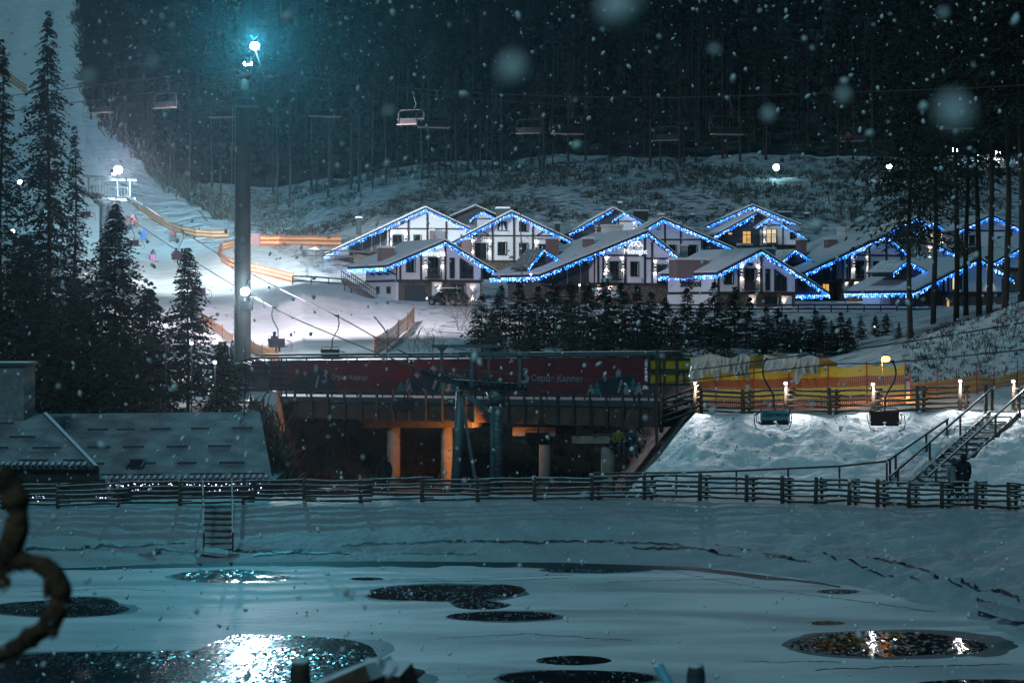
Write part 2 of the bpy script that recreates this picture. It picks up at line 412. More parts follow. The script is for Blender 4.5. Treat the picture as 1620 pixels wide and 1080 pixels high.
TAIL = {
 -400: [(90, .3), (102, .5), (115, 3.6), (140, 5), (200, 12), (300, 28), (450, 60), (600, 100), (750, 160), (900, 200)],
 50: [(88, .2), (100, .5), (110, 3.2), (125, 4.0), (145, 5.5), (205, 9.5), (300, 18), (380, zy(380, 290)), (450, zy(450, 200)), (600, 94), (750, 150), (900, 200)],
 250: [(88, .2), (100, .5), (110, 3.2), (125, 4.2), (145, 5.2), (205, 9.1), (250, 11.6), (300, 15.2), (340, zy(340, 355)), (420, zy(420, 260)), (500, zy(500, 150)), (600, 91), (750, 150), (900, 200)],
 330: [(88, .3), (98, .5), (108, 3.4), (118, 4.4), (140, 4.6), (145, 5.0), (205, 9.0), (250, 12), (300, 16.5), (335, zy(335, 350)), (400, zy(400, 285)), (480, zy(480, 170)), (600, 93), (750, 152), (900, 203)],
 400: [(88, .4), (94, .5), (105, 4.0), (118, 4.4), (140, 4.5), (146, 5.2), (205, 8.9), (250, zy(250, 438)), (300, zy(300, 385)), (330, zy(330, 350)), (380, zy(380, 315)), (480, zy(480, 180)), (600, 94), (750, 155), (900, 205)],
 440: [(88, .3), (98, .5), (106, 3.6), (118, 4.3), (140, 4.7), (160, 6.2), (205, 8.9), (250, zy(250, 440)), (300, zy(300, 388)), (330, zy(330, 350)), (380, zy(380, 312)), (480, zy(480, 180)), (600, 94), (750, 155), (900, 205)],
 480: RAV[:3] + [(126, 4.3), (135, 5.2), (160, 6.6), (205, zy(205, 462)), (222, 10.6), (250, 12.5), (290, zy(290, 385)), (330, zy(330, 340)), (390, zy(390, 300)), (480, 53)] + TOPV[1:],
 600: RAV[:3] + [(126, 4.3), (135, 5.5), (160, zy(160, 533)), (204, zy(204, 478)), (216, 9.2), (240, 11.8), (262, 14.0), (290, zy(290, 345)), (340, zy(340, 300)), (400, zy(400, 265))] + TOPV,
 700: RAV[:3] + [(126, 4.2), (135, 5.3), (160, zy(160, 533)), (200, zy(200, 485)), (216, 9.0), (240, 11.8), (262, 14.0), (290, zy(290, 345)), (330, zy(330, 300)), (390, zy(390, 265))] + TOPV,
 900: RAV + VILL, 970: RAV + VILL,
 1100: EMB + VILL, 1300: EMB + VILL,
 1450: [(93.4, 4.2), (104, 5.0), (135, 6.9), (150, 7.0), (195, 8.4)] + VILL[3:],
 1620: [(93.4, 4.3), (103, 5.1), (135, 9.3), (150, 9.0), (195, 8.8)] + VILL[3:],
 2000: [(93.4, 4.4), (103, 6), (135, 12), (150, 12), (195, 12)] + VILL[5:],
}
def col_profile(i):
    px = PXS[i]; ds = SHORE[i]; df = float(FENCE_D(px))
    P = NEAR[:] + [(ds - 3, -0.7), (ds, 0.0), (ds + 0.5, 0.10), (ds + 1.6, .22), (ds + 1.8, .34), (df - 0.4, 1.38), (df + 2.6, 1.42)]
    if px > 1000: P[-1] = (df + 2.4, 1.45)
    P += [q for q in TAIL[int(px)] if q[0] > df + 3]
    return np.array(P, float)
DG = np.concatenate([np.linspace(0.5, 56, 60), np.linspace(56.4, 70, 46), np.linspace(70.2, 97, 150), np.linspace(97.6, 150, 85), np.linspace(151, 300, 130), np.linspace(302, 420, 90), np.linspace(421.5, 620, 120), np.linspace(624, 900, 65)])
def smooth_profile(P):
    u = np.arange(100.0, 960.0, 1.0); z = np.interp(u, *P.T); k = np.exp(-.5 * (np.arange(-30, 31) / 10.0) ** 2); k /= k.sum()
    zs = np.convolve(np.pad(z, 30, 'edge'), k, 'valid'); wt = np.clip((DG - 132) / 18, 0, 1)
    return np.interp(DG, *P.T) * (1 - wt) + np.interp(DG, u, zs) * wt
_PRO = np.stack([smooth_profile(col_profile(i)) for i in range(len(PXS))])      # (col, d)
def base_z(px, d):
    px = np.asarray(px, float); d = np.asarray(d, float)
    j = np.clip(np.searchsorted(PXS, px) - 1, 0, len(PXS) - 2); t = np.clip((px - PXS[j]) / (PXS[j + 1] - PXS[j]), 0, 1)
    k = np.clip(np.searchsorted(DG, d) - 1, 0, len(DG) - 2); u = np.clip((d - DG[k]) / (DG[k + 1] - DG[k]), 0, 1)
    a = _PRO[j, k] * (1 - u) + _PRO[j, k + 1] * u; b = _PRO[j + 1, k] * (1 - u) + _PRO[j + 1, k + 1] * u
    return a * (1 - t) + b * t
def rough_amp(px, d):
    a = np.interp(d, [0, 70, 80, 86, 93, 97, 105, 125, 140, 200, 290, 340, 900], [.1, .05, .06, .05, .06, .05, .12, .2, .1, .12, .5, .9, 2.0])
    emb = np.clip((px - 980) / 100, 0, 1) * np.clip((d - 85) / 3, 0, 1) * np.clip((97 - d) / 3, 0, 1)
    a = a + emb * 0.20
    bankr = np.clip((px - 1050) / 300, 0, 1) * np.clip((d - shore_d(px)) / 3, 0, 1) * np.clip((80 - d) / 3, 0, 1)
    return a + bankr * 0.10
def ground_z(px, d):
    px = np.asarray(px, float); d = np.asarray(d, float)
    X = (px - 810) / F * d
    wl = np.interp(d, [0, 100, 200, 900], [0.9, 1.1, 4, 16])
    n = fbm(X / wl + 40, d / wl + 9)
    sx_ = 16.0 + (d - 84.2) / 9.4 * 5.75                     # trench for the staircase
    tr = np.clip(1.15 - np.abs(X - sx_) / .75, 0, 1) * np.clip((d - 84.6) / 1.5, 0, 1) * np.clip((94.0 - d) / .6, 0, 1)
    inpond = np.clip((d - shore_d(px)) / 1.0, 0, 1) + np.clip((40 - d) / 3, 0, 1)
    br = np.clip((px - 1080) / 160, 0, 1) * np.clip((d - shore_d(px) - .8) / 2, 0, 1) * np.clip((FENCE_D(px) - d) / 1.5, 0, 1)
    rid = .16 * br * np.abs(fbm((X * .45 + d * 1.0) / .55, (X * 1.0 - d * .4) / 3.2, 3))
    em = np.clip((px - 985) / 90, 0, 1) * np.clip((d - 86) / 1.5, 0, 1) * np.clip((93.6 - d) / 1, 0, 1)
    rid = rid + .30 * em * (np.abs(fbm(X / 1.1 + d * .25, d / .75 + 3, 3)) - .15)
    return rid + base_z(px, d) + n * rough_amp(px, d) * np.clip(inpond, 0, 1) - .45 * np.clip(tr * 2, 0, 1)
def G(px, d): return float(ground_z(px, d))
def Gxy(x, y): return float(ground_z(810 + F * x / y, y))
PXG = np.arange(-420, 2041, 5.0)
PP, DD = np.meshgrid(PXG, DG, indexing='ij')
ZZ = ground_z(PP, DD); XX = (PP - 810) / F * DD
nP, nD = PP.shape
TV = np.stack([XX, DD, ZZ], -1).reshape(-1, 3)
ii = np.arange(nP * nD).reshape(nP, nD)
TQ = np.stack([ii[:-1, :-1], ii[1:, :-1], ii[1:, 1:], ii[:-1, 1:]], -1).reshape(-1, 4)
pc = (PP[:-1, :-1] + 2.5).ravel(); dc = ((DD[:-1, :-1] + DD[:-1, 1:]) / 2).ravel()
zc = ZZ[:-1, :-1].ravel(); yc = HY + (H - zc) / dc * F
# the edge between piste and wooded hillside, by column and distance
piste_edge = np.interp(dc, [125, 150, 200, 230, 262, 300, 340, 420, 500, 900], [770, 700, 690, 560, 480, 420, 360, 240, 135, 128])
piste_edge = piste_edge + np.interp(dc, [200, 240], [1, 0]) * 90 * fbm(pc / 30.0, dc / 7.0, 4)
piste_edge = piste_edge + np.interp(dc, [280, 340], [0, 1]) * 34 * fbm(pc / 26.0, dc / 9.0, 3)
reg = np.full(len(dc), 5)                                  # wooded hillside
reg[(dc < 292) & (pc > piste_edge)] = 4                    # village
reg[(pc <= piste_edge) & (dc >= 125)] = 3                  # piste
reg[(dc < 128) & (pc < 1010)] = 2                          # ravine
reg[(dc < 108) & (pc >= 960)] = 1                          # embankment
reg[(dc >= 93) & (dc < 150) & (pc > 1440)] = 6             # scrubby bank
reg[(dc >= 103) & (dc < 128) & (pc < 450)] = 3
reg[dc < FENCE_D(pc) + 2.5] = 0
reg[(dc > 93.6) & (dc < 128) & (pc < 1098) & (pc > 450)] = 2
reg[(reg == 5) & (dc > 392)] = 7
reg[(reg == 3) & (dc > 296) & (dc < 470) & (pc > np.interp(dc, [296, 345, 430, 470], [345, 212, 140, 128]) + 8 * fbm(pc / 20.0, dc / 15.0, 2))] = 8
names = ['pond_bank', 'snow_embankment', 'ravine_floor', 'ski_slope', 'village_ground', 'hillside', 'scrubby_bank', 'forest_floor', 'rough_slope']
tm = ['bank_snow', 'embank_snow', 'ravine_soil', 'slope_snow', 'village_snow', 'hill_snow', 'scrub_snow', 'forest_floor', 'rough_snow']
# one normal field over all regions, so that no seam shows between them
gx = np.gradient(ZZ, axis=0) / np.gradient(XX, axis=0)
dzd = np.gradient(ZZ, axis=1) / np.gradient(DD, axis=1)
dxd = np.gradient(XX, axis=1) / np.gradient(DD, axis=1)
gy = dzd - gx * dxd
NV = np.stack([-gx, -gy, np.ones_like(gx)], -1); NV /= np.linalg.norm(NV, axis=-1, keepdims=True); NV = NV.reshape(-1, 3)
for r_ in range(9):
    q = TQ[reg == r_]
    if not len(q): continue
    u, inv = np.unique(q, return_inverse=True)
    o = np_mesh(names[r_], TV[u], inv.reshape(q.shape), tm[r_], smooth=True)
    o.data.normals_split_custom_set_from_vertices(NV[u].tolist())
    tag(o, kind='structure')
# ------------------------------------------------------------------ pond: snowed-over ice, melt holes, wet rim, cracks
def icemat():
    m, t, b = nodes('pond_ice')
    g = t.nodes.new('ShaderNodeNewGeometry')
    mp = t.nodes.new('ShaderNodeMapping'); mp.inputs['Scale'].default_value = (0.09, 0.28, 1)
    t.links.new(g.outputs['Position'], mp.inputs[0])
    nz = t.nodes.new('ShaderNodeTexNoise'); nz.inputs['Scale'].default_value = 1.0; nz.inputs['Detail'].default_value = 7; nz.inputs['Distortion'].default_value = 1.6
    t.links.new(mp.outputs[0], nz.inputs['Vector'])
    rp = t.nodes.new('ShaderNodeValToRGB'); rp.color_ramp.elements[0].position = 0.34; rp.color_ramp.elements[1].position = 0.62
    rp.color_ramp.elements[0].color = (0.46, 0.48, 0.49, 1); rp.color_ramp.elements[1].color = (0.88, 0.88, 0.88, 1)
    t.links.new(nz.outputs[0], rp.inputs[0]); t.links.new(rp.outputs[0], b.inputs['Base Color'])
    b.inputs['Roughness'].default_value = 0.6; b.inputs['Specular IOR Level'].default_value = 0.4
    m2 = t.nodes.new('ShaderNodeMapping'); m2.inputs['Scale'].default_value = (1.2, 5, 1); t.links.new(g.outputs['Position'], m2.inputs[0])
    n2 = t.nodes.new('ShaderNodeTexNoise'); n2.inputs['Scale'].default_value = 1.0; n2.inputs['Detail'].default_value = 6; t.links.new(m2.outputs[0], n2.inputs['Vector'])
    bp = t.nodes.new('ShaderNodeBump'); bp.inputs['Distance'].default_value = 0.05; t.links.new(n2.outputs[0], bp.inputs['Height']); t.links.new(bp.outputs[0], b.inputs['Normal'])
    MATS['pond_ice'] = m
icemat()
def watermat(name, col, rough, tilt, sc=(15.0, 4.5), ior=1.2, spec=.45, pw=2.2):
    """dark melt water whose slushy skin is a mosaic of small facets, each tilted its own way"""
    m, t, b = nodes(name)
    b.inputs['Base Color'].default_value = col + (1,); b.inputs['Roughness'].default_value = rough; b.inputs['IOR'].default_value = ior; b.inputs['Specular IOR Level'].default_value = spec
    g = t.nodes.new('ShaderNodeNewGeometry')
    mp = t.nodes.new('ShaderNodeMapping'); mp.inputs['Scale'].default_value = (sc[0], sc[1], 0); t.links.new(g.outputs['Position'], mp.inputs[0])
    vo = t.nodes.new('ShaderNodeTexVoronoi'); vo.voronoi_dimensions = '2D'; vo.inputs['Scale'].default_value = 1.0; vo.inputs['Randomness'].default_value = 1.0; t.links.new(mp.outputs[0], vo.inputs['Vector'])
    nz = t.nodes.new('ShaderNodeTexNoise'); nz.inputs['Scale'].default_value = .45; nz.inputs['Detail'].default_value = 3; t.links.new(g.outputs['Position'], nz.inputs['Vector'])
    mr = t.nodes.new('ShaderNodeMapRange'); mr.inputs[1].default_value = .40; mr.inputs[2].default_value = .60; mr.inputs[3].default_value = tilt * .15; mr.inputs[4].default_value = tilt; t.links.new(nz.outputs[0], mr.inputs[0])
    su = t.nodes.new('ShaderNodeVectorMath'); su.operation = 'SUBTRACT'; su.inputs[1].default_value = (.5, .5, .5); t.links.new(vo.outputs['Color'], su.inputs[0])
    sb = t.nodes.new('ShaderNodeSeparateXYZ'); t.links.new(vo.outputs['Color'], sb.inputs[0])
    po = pw; pw = t.nodes.new('ShaderNodeMath'); pw.operation = 'POWER'; pw.inputs[1].default_value = po; t.links.new(sb.outputs[2], pw.inputs[0])
    mm = t.nodes.new('ShaderNodeMath'); mm.operation = 'MULTIPLY'; t.links.new(pw.outputs[0], mm.inputs[0]); t.links.new(mr.outputs[0], mm.inputs[1]); mr = mm
    sl = t.nodes.new('ShaderNodeVectorMath'); sl.operation = 'SCALE'; t.links.new(su.outputs[0], sl.inputs[0]); t.links.new(mr.outputs[0], sl.inputs['Scale'])
    ml = t.nodes.new('ShaderNodeVectorMath'); ml.operation = 'MULTIPLY_ADD'; ml.inputs[1].default_value = (1, 1, 0); ml.inputs[2].default_value = (0, 0, 1); t.links.new(sl.outputs[0], ml.inputs[0])
    no = t.nodes.new('ShaderNodeVectorMath'); no.operation = 'NORMALIZE'; t.links.new(ml.outputs[0], no.inputs[0]); t.links.new(no.outputs[0], b.inputs['Normal'])
    MATS[name] = m
watermat('melt_water', (0.006, 0.009, 0.012), 0.07, 0.62)
watermat('glitter_water', (0.008, 0.012, 0.016), 0.15, 0.48, (18.0, 5.5), pw=0.8)
watermat('wet_ice', (0.03, 0.05, 0.06), 0.5, 0.05, spec=.12)
watermat('slush', (0.13, 0.15, 0.16), 0.5, 0.1)
mb = MB()
pts = []
for px in np.linspace(-420, 2040, 120): 
    d = shore_d(px) + 1.2; pts.append(((px - 810) / F * d, d, 0.03))
pts += [((2040 - 810) / F * 40 + 0, 40.5, 0.03), (-15, 40.5, 0.03)]
mb.quad(*pts)
tag(mb.build('pond_ice', 'pond_ice'), kind='structure')
def on_pond(px, py, z): 
    d = (H - z) * F / (py - HY); return ((px - 810) / F * d, d, z)
PUD = []
def puddle(lobes, m='melt_water', z=0.034, jag=0.09, n=150, name='melt_pool'):
    """lobes: ellipses in picture rows and columns of the flat pond; the outline is their union seen from the first one's centre"""
    cx, cy = lobes[0][0], lobes[0][1]; out = []
    for k in range(n):
        a = 2 * math.pi * k / n; dx, dy = math.cos(a) * 400, math.sin(a) * 44
        r = 0
        for t in np.linspace(0.01, 1.2, 240):
            x, y = cx + dx * t, cy + dy * t
            if any(((x - ex) / rx) ** 2 + ((y - ey) / ry) ** 2 <= 1 for ex, ey, rx, ry in lobes): r = t
        r *= 1 + jag * float(fbm(np.array(a * 2.2 + cx), np.array(3.3 + cy), 3))
        out.append(on_pond(cx + dx * r, cy + dy * r, z))
    mb = MB(); mb.quad(*out); o = mb.build(name, m); tag(o, kind='structure')
    bm = bmesh.new(); bm.from_mesh(o.data)
    for f in bm.faces:
        if f.normal.z < 0: f.normal_flip()
    bm.to_mesh(o.data); bm.free()
    return o
for lb in ([(703, 937, 122, 13), (790, 932, 40, 8), (760, 957, 45, 6), (640, 942, 60, 7)], [(795, 974, 90, 7.5)], [(907, 1044, 60, 7.5)],
           [(905, 1072, 115, 13), (960, 1072, 80, 10)], [(1395, 1018, 145, 20), (1500, 1022, 65, 13)], [(1307, 985, 30, 3.5)], [(1327, 935, 34, 4)],
           [(362, 911, 90, 10), (400, 914, 60, 7)], [(95, 962, 112, 13), (130, 954, 60, 10)], [(580, 915, 28, 2.5)], [(940, 901, 80, 4)],
           [(300, 1056, 260, 27), (455, 1036, 145, 34), (150, 1068, 300, 36), (420, 1002, 62, 9), (420, 1080, 190, 40), (640, 1068, 45, 13)],
           [(1560, 1081, 110, 7)]):
    puddle(lb, 'glitter_water' if lb[0][:2] in ((300, 1056), (362, 911), (95, 962)) else 'melt_water')
    if lb[0][2] > 60: puddle([(q[0] + 4, q[1] + .6, q[2] * 1.05 + 3, q[3] * 1.08 + .9) for q in lb], 'slush', 0.0325, .16, name='slush_ring')
puddle([(1420, 1019, 178, 24), (1560, 1022, 48, 17)], 'slush', 0.032, name='slush_ring')
for lb in ([(310, 1052, 300, 40), (470, 1032, 150, 38), (640, 1066, 60, 20)], [(700, 942, 150, 20), (790, 962, 120, 20)]):
    puddle(lb, 'pond_ice', 0.0315, name='snowy_ice_patch')
# wet rim along the far shore
mb = MB(); top = []; bot = []
for px in np.linspace(60, 1330, 110):
    d0 = shore_d(px) + 0.15; wd = 1.5 * math.sin(math.pi * min(1, max(0, (px - 40) / 1330))) ** .5 * (1 + 0.5 * float(fbm(np.array(px / 55.0), np.array(2.2))))
    top.append(((px - 810) / F * d0, d0, 0.036)); d1 = d0 - max(.15, wd); bot.append(((px - 810) / F * d1, d1, 0.036))
for k in range(len(top) - 1): mb.quad(bot[k], bot[k + 1], top[k + 1], top[k])
tag(mb.build('wet_shore_ice', 'wet_ice'), kind='structure')
# cracks in the ice shelf on the bank
mb = MB()
def crack(pts, wid):
    P = []
    for (x0, y0, o0), (x1, y1, o1) in zip(pts[:-1], pts[1:]):
        n = max(3, int(abs(x1 - x0) / 7))
        for k in range(n):
            t = k / n; P.append((x0 + (x1 - x0) * t, o0 + (o1 - o0) * t + random.uniform(-.12, .12)))
    for (pa, oa), (pb, ob) in zip(P[:-1], P[1:]):
        da = shore_d(pa) + oa; db = shore_d(pb) + ob
        wa = wid * random.uniform(.3, 1.3); 
        a = ((pa - 810) / F * da, da); b = ((pb - 810) / F * db, db)
        a2 = ((pa - 810) / F * (da + wa), da + wa); b2 = ((pb - 810) / F * (db + wa), db + wa)
        mb.quad(*[(q[0], q[1], Gxy(q[0], q[1]) + 0.035) for q in (a, b, b2, a2)])
for pts, wid in (([(40, 0, 2.2), (200, 0, 2.3), (300, 0, 2.5)], .22), ([(230, 0, 1.9), (300, 0, 1.5), (420, 0, 1.6), (470, 0, 1.2)], .13), ([(400, 0, 1.0), (460, 0, 1.3), (560, 0, 1.1)], .3),
                 ([(540, 0, 1.9), (700, 0, 2.4), (860, 0, 2.5), (1000, 0, 2.9), (1090, 0, 2.6)], .2), ([(620, 0, 1.2), (760, 0, 1.0)], .12), ([(1000, 0, 2.0), (1100, 0, 2.3), (1180, 0, 2.0)], .2),
                 ([(1130, 0, 3.1), (1240, 0, 3.0)], .16), ([(1210, 0, 2.5), (1290, 0, 2.2)], .35), ([(1300, 0, 3.6), (1330, 0, 3.0)], .2), ([(1340, 0, 3.2), (1370, 0, 2.7), (1420, 0, 2.4)], .22),
                 ([(1370, 0, 4.2), (1440, 0, 4.4), (1530, 0, 3.6)], .25), ([(1440, 0, 3.0), (1470, 0, 2.2)], .3), ([(1520, 0, 4.2), (1590, 0, 4.4), (1620, 0, 3.9)], .4), ([(1545, 0, 2.8), (1580, 0, 2.5), (1610, 0, 2.3)], .5)):
    crack(pts, wid)
def hair(pts, wid):
    P = [Vector(on_pond(x, y, .0335)) for x, y in pts]; out = []
    for a, b in zip(P[:-1], P[1:]):
        for k in range(12): out.append(a.lerp(b, k / 12) + Vector((random.uniform(-.05, .05), random.uniform(-.12, .12), 0)))
    out.append(P[-1])
    for a, b in zip(out[:-1], out[1:]): w_ = wid * random.uniform(.4, 1.3); mb.quad(a, b, b + Vector((0, w_, 0)), a + Vector((0, w_, 0)))
for pts, wid in (([(1060, 903), (1130, 917), (1240, 936), (1340, 948), (1480, 968)], .16), ([(960, 921), (1080, 917), (1170, 915)], .12), ([(620, 916), (760, 914), (905, 909)], .10), ([(640, 919), (800, 918), (900, 914)], .10), ([(1290, 1060), (1430, 1054), (1600, 1050)], .12), ([(1180, 1046), (1330, 1047)], .10), ([(40, 936), (190, 930), (260, 935)], .14), ([(690, 1010), (830, 1002), (1000, 1013)], .10)):
    hair(pts, wid)
mat('crack_dark', (0.02, 0.026, 0.03), 0.5)
tag(mb.build('ice_cracks', 'crack_dark'), kind='structure')
# loose ice plates heaved up at the shore
for k, (px, off, sz, lb) in enumerate(((345, 1.2, 1.1, 'large flat snow-covered ice plate at the foot of the wooden pond steps'), (235, 1.5, .7, 'small tilted ice plate left of the wooden pond steps'),
                          (1580, 2.3, 1.3, 'large tilted ice slab heaved up at the right end of the pond shore'), (1555, 1.4, 1.0, 'low ice slab lying just below the large tilted slab'), (1608, 1.6, 1.2, 'thick ice slab at the right edge of the pond shore'))):
    d = shore_d(px) + off; x = (px - 810) / F * d
    mb = MB(); n = 7; r = [sz * random.uniform(.45, .7) for _ in range(n)]
    prof = [(math.cos(2 * math.pi * i / n) * r[i], math.sin(2 * math.pi * i / n) * r[i] * .8) for i in range(n)]
    T = Matrix.Rotation(random.uniform(-.25, .25), 3, 'Y') @ Matrix.Rotation(random.uniform(.05, .3), 3, 'X')
    i0 = len(mb.v)
    for zz in (-.05, .07):
        for a, b in prof: mb.v.append(tuple(T @ Vector((a, b, zz))))
    mb.f.append(tuple(reversed(range(n)))); mb.f.append(tuple(range(n, 2 * n)))
    for i in range(n): mb.f.append((i, (i + 1) % n, n + (i + 1) % n, n + i))
    o = mb.build('ice_slab', 'bank_snow'); o.location = (x, d, Gxy(x, d) + .1)
    tag(o, lb, 'ice slab', 'heaved ice along the pond shore')

# ------------------------------------------------------------------ pond fence, log rails
def log(mb, p, q, r, n=7):
    p, q = Vector(p), Vector(q); k = 5
    pts = [p.lerp(q, i / k) + Vector((0, random.uniform(-.02, .02), random.uniform(-.018, .018))) for i in range(k + 1)]
    mb.tube(pts, [r * random.uniform(.85, 1.12) for _ in pts], n)
def log_fence(name, label, posts, height, nrail, m, group, double=True, rr=0.055, pr=0.085, gap=None, topx=1.12):
    root = thing(name, label, 'fence', posts[0], 0, group); off = posts[0]
    prevside = 1
    for i, p in enumerate(posts):
        mb = MB(); tl = random.uniform(-.04, .04)
        mb.tube([(p[0], p[1], p[2] - .35), (p[0] + tl, p[1], p[2] + height * random.uniform(1.04, topx))], [pr, pr * .85], 8)
        if double:
            mb.tube([(p[0] + .27, p[1] + .06, p[2] - .35), (p[0] + .27 - tl, p[1] + .06, p[2] + height * random.uniform(.98, 1.06))], [pr * .8, pr * .7], 8)
        mb.build('post', m, root, off, True)
    for i in range(len(posts) - 1):
        if gap and i in gap: continue
        a, b = Vector(posts[i]), Vector(posts[i + 1]); t = (b - a).normalized()
        for k in range(nrail):
            z = height * (0.14 + 0.80 * k / (nrail - 1)) + (0.045 if i % 2 else -0.045) * height / nrail * 2
            mb = MB(); yo = .10 if i % 2 else -.02
            log(mb, a - t * .12 + Vector((0.1, yo, z + random.uniform(-.03, .03))), b + t * .34 + Vector((0.1, yo, z + random.uniform(-.03, .03))), rr * random.uniform(.85, 1.15))
            mb.build('rail', m, root, off, True)
    return root
def fpost(px, o=0.0):
    d = float(FENCE_D(px)) + o; x = (px - 810) / F * d; return (x, d, Gxy(x, d))
log_fence('log_fence', 'long dark log fence with snowy rails on the pond bank before the bridge', [fpost(p) for p in (-85, 5, 92, 187, 285, 385, 482, 571, 668, 756, 846, 936)], 0.92, 5, 'wood_snow', 'log fences by the pond', double=False)
log_fence('log_fence', 'dark log-rail fence with paired posts at the foot of the snowy embankment', [fpost(p) for p in (936, 1020, 1107, 1181, 1238, 1290, 1343, 1388, 1438, 1490, 1544, 1596, 1650, 1706)], 0.98, 5, 'wood_snow', 'log fences by the pond')
# wooden steps down into the pond
d0, d1 = FENCE_D(344) - .3, shore_d(344) + 1.4
root = thing('wooden_steps', 'snow-dusted wooden steps with tall side rails leading down the bank into the frozen pond', 'steps', W(344, 800, d0)); off = tuple(root.location)
z0, z1 = 1.42, 0.18
sx = lambda px, d: (px - 810) / F * d
for px in (321, 367):
    xa, xb = sx(px, d0), sx(px, d1)
    mb = MB(); mb.beam((xa, d0 + .3, z0), (xb, d1 - .1, z1 - .1), .06, .2); mb.build('stringer', 'stair_wood', root, off)
    mb = MB(); mb.tube([(xa, d0, z0 - .2), (xa, d0, z0 + .98)], .035, 6); mb.tube([(xb, d1 + .2, z1 - .3), (xb, d1 + .2, z1 + .75)], .035, 6); mb.tube([(xa, d0, z0 + .98), (xb, d1 + .2, z1 + .75)], .03, 6); mb.build('handrail', 'stair_wood', root, off)
for k in range(8):
    t = (k + .5) / 8; d_ = d0 + (d1 - d0) * t; xa, xb = sx(321, d_), sx(367, d_)
    mb = MB(); mb.box(((xa + xb) / 2, d_, z0 + (z1 - z0) * t + .06), (xb - xa - .04, .22, .05)); mb.build('tread', 'stair_tread', root, off)
mb = MB(); mb.quad((sx(323, d0), d0 + .12, z0 - .12), (sx(365, d0), d0 + .12, z0 - .12), (sx(365, d1), d1 + .12, z1 - .12), (sx(323, d1), d1 + .12, z1 - .12)); mb.quad((sx(323, d0), d0 + .15, z0 - .14), (sx(365, d0), d0 + .15, z0 - .14), (sx(365, d1), d1 + .15, z1 - .14), (sx(323, d1), d1 + .15, z1 - .14)); mb.build('backing_boards', 'timber', root, off)

# ------------------------------------------------------------------ embankment: handrail, stairs, upper fence, nets, lamp
def hr(px, dz=0.0, d=85.0): x = (px - 810) / F * d; return (x, d, Gxy(x, d) + dz)
root = thing('path_handrail', 'long plain wooden handrail along the path below the snowy embankment', 'handrail', hr(940)); off = tuple(root.location)
prev = None
for px in (938, 990, 1070, 1165, 1247, 1328, 1403):
    p = hr(px); mb = MB(); mb.box((p[0], p[1], p[2] + .4), (.07, .07, 1.0)); mb.build('post', 'stair_wood', root, off)
    if prev: mb = MB(); mb.beam((prev[0], prev[1], prev[2] + .94), (p[0], p[1], p[2] + .94), .07, .08); mb.build('rail', 'stair_wood', root, off)
    prev = p
A = Vector(((1446 - 810) / F * 84.2, 84.2, 1.5)); Bt = Vector(((1590 - 810) / F * 93.6, 93.6, zy(93.6, 654)))
root = thing('wooden_staircase', 'wooden staircase with open treads climbing the snowy embankment on the right', 'staircase', A); off = tuple(A)
run = Bt - A; side = Vector((1, 0, 0)); wdt = 1.32
for sx in (-1, 1):
    mb = MB(); mb.beam(A + side * sx * wdt / 2 + Vector((0, 0, .0)), Bt + side * sx * wdt / 2 + Vector((0, 0, .0)), .08, .26); mb.build('stringer', 'stair_wood', root, off)
for k in range(15):
    c = A + run * ((k + .6) / 15) + Vector((0, 0, .08)); mb = MB(); mb.box(c + Vector((0, 0, .08)), (wdt - .09, .30, .05)); mb.build('tread', 'stair_tread', root, off)
for sx in (-1, 1):
    mb = MB(); mb.beam(A + side * sx * (wdt / 2 + .09) + Vector((0, 0, .95)) - run * .05, Bt + side * sx * (wdt / 2 + .09) + Vector((0, 0, .95)) + run * .05, .06, .09); mb.build('handrail', 'stair_wood', root, off)
    for t in (0.03, .35, .68, .97):
        c = A + run * t + side * sx * (wdt / 2 + .09); mb = MB(); mb.box(c + Vector((0, 0, .42)), (.08, .08, 1.05)); mb.build('baluster', 'stair_wood', root, off)
mb = MB(); q0 = Vector(hr(1405, .98)); q1 = Vector(((1500 - 810) / F * 91, 91, zy(91, 662)))
root2 = thing('sloping_handrail', 'separate sloping wooden handrail left of the embankment staircase', 'handrail', hr(1405)); off2 = tuple(root2.location)
mb.beam(q0, q1, .07, .09); mb.build('rail', 'stair_wood', root2, off2)
for t in (0.03, .12, .62, .98):
    c = q0.lerp(q1, t); mb = MB(); zb = Gxy(c.x, c.y); mb.box((c.x, c.y, (zb - .2 + c.z) / 2), (.08, .08, c.z - zb + .2)); mb.build('post', 'stair_wood', root2, off2)
def ufp(px, d=94.3): x = (px - 810) / F * d; return (x, d, Gxy(x, d) - .02)
UF = [ufp(p) for p in (1100, 1176, 1243, 1313, 1381, 1452, 1519, 1560)]
uf = log_fence('log_fence', 'brown log fence with small white post lamps along the embankment top', UF, 1.12, 5, 'wood_brown', 'log fences on the embankment', double=True, rr=.06, pr=.1, gap={6})
uf2 = log_fence('log_fence', 'short brown log fence at the head of the staircase at the right edge', [ufp(p) for p in (1603, 1672, 1740)], 1.12, 5, 'wood_brown', 'log fences on the embankment', double=True, rr=.06, pr=.1)
log_fence('log_fence', 'short brown log fence linking the bridge to the embankment corner', [((1046 - 810) / F * 100, 100, zy(100, 672)), UF[0]], 1.3, 5, 'wood_brown', 'log fences on the embankment', double=False, rr=.06, pr=.1)
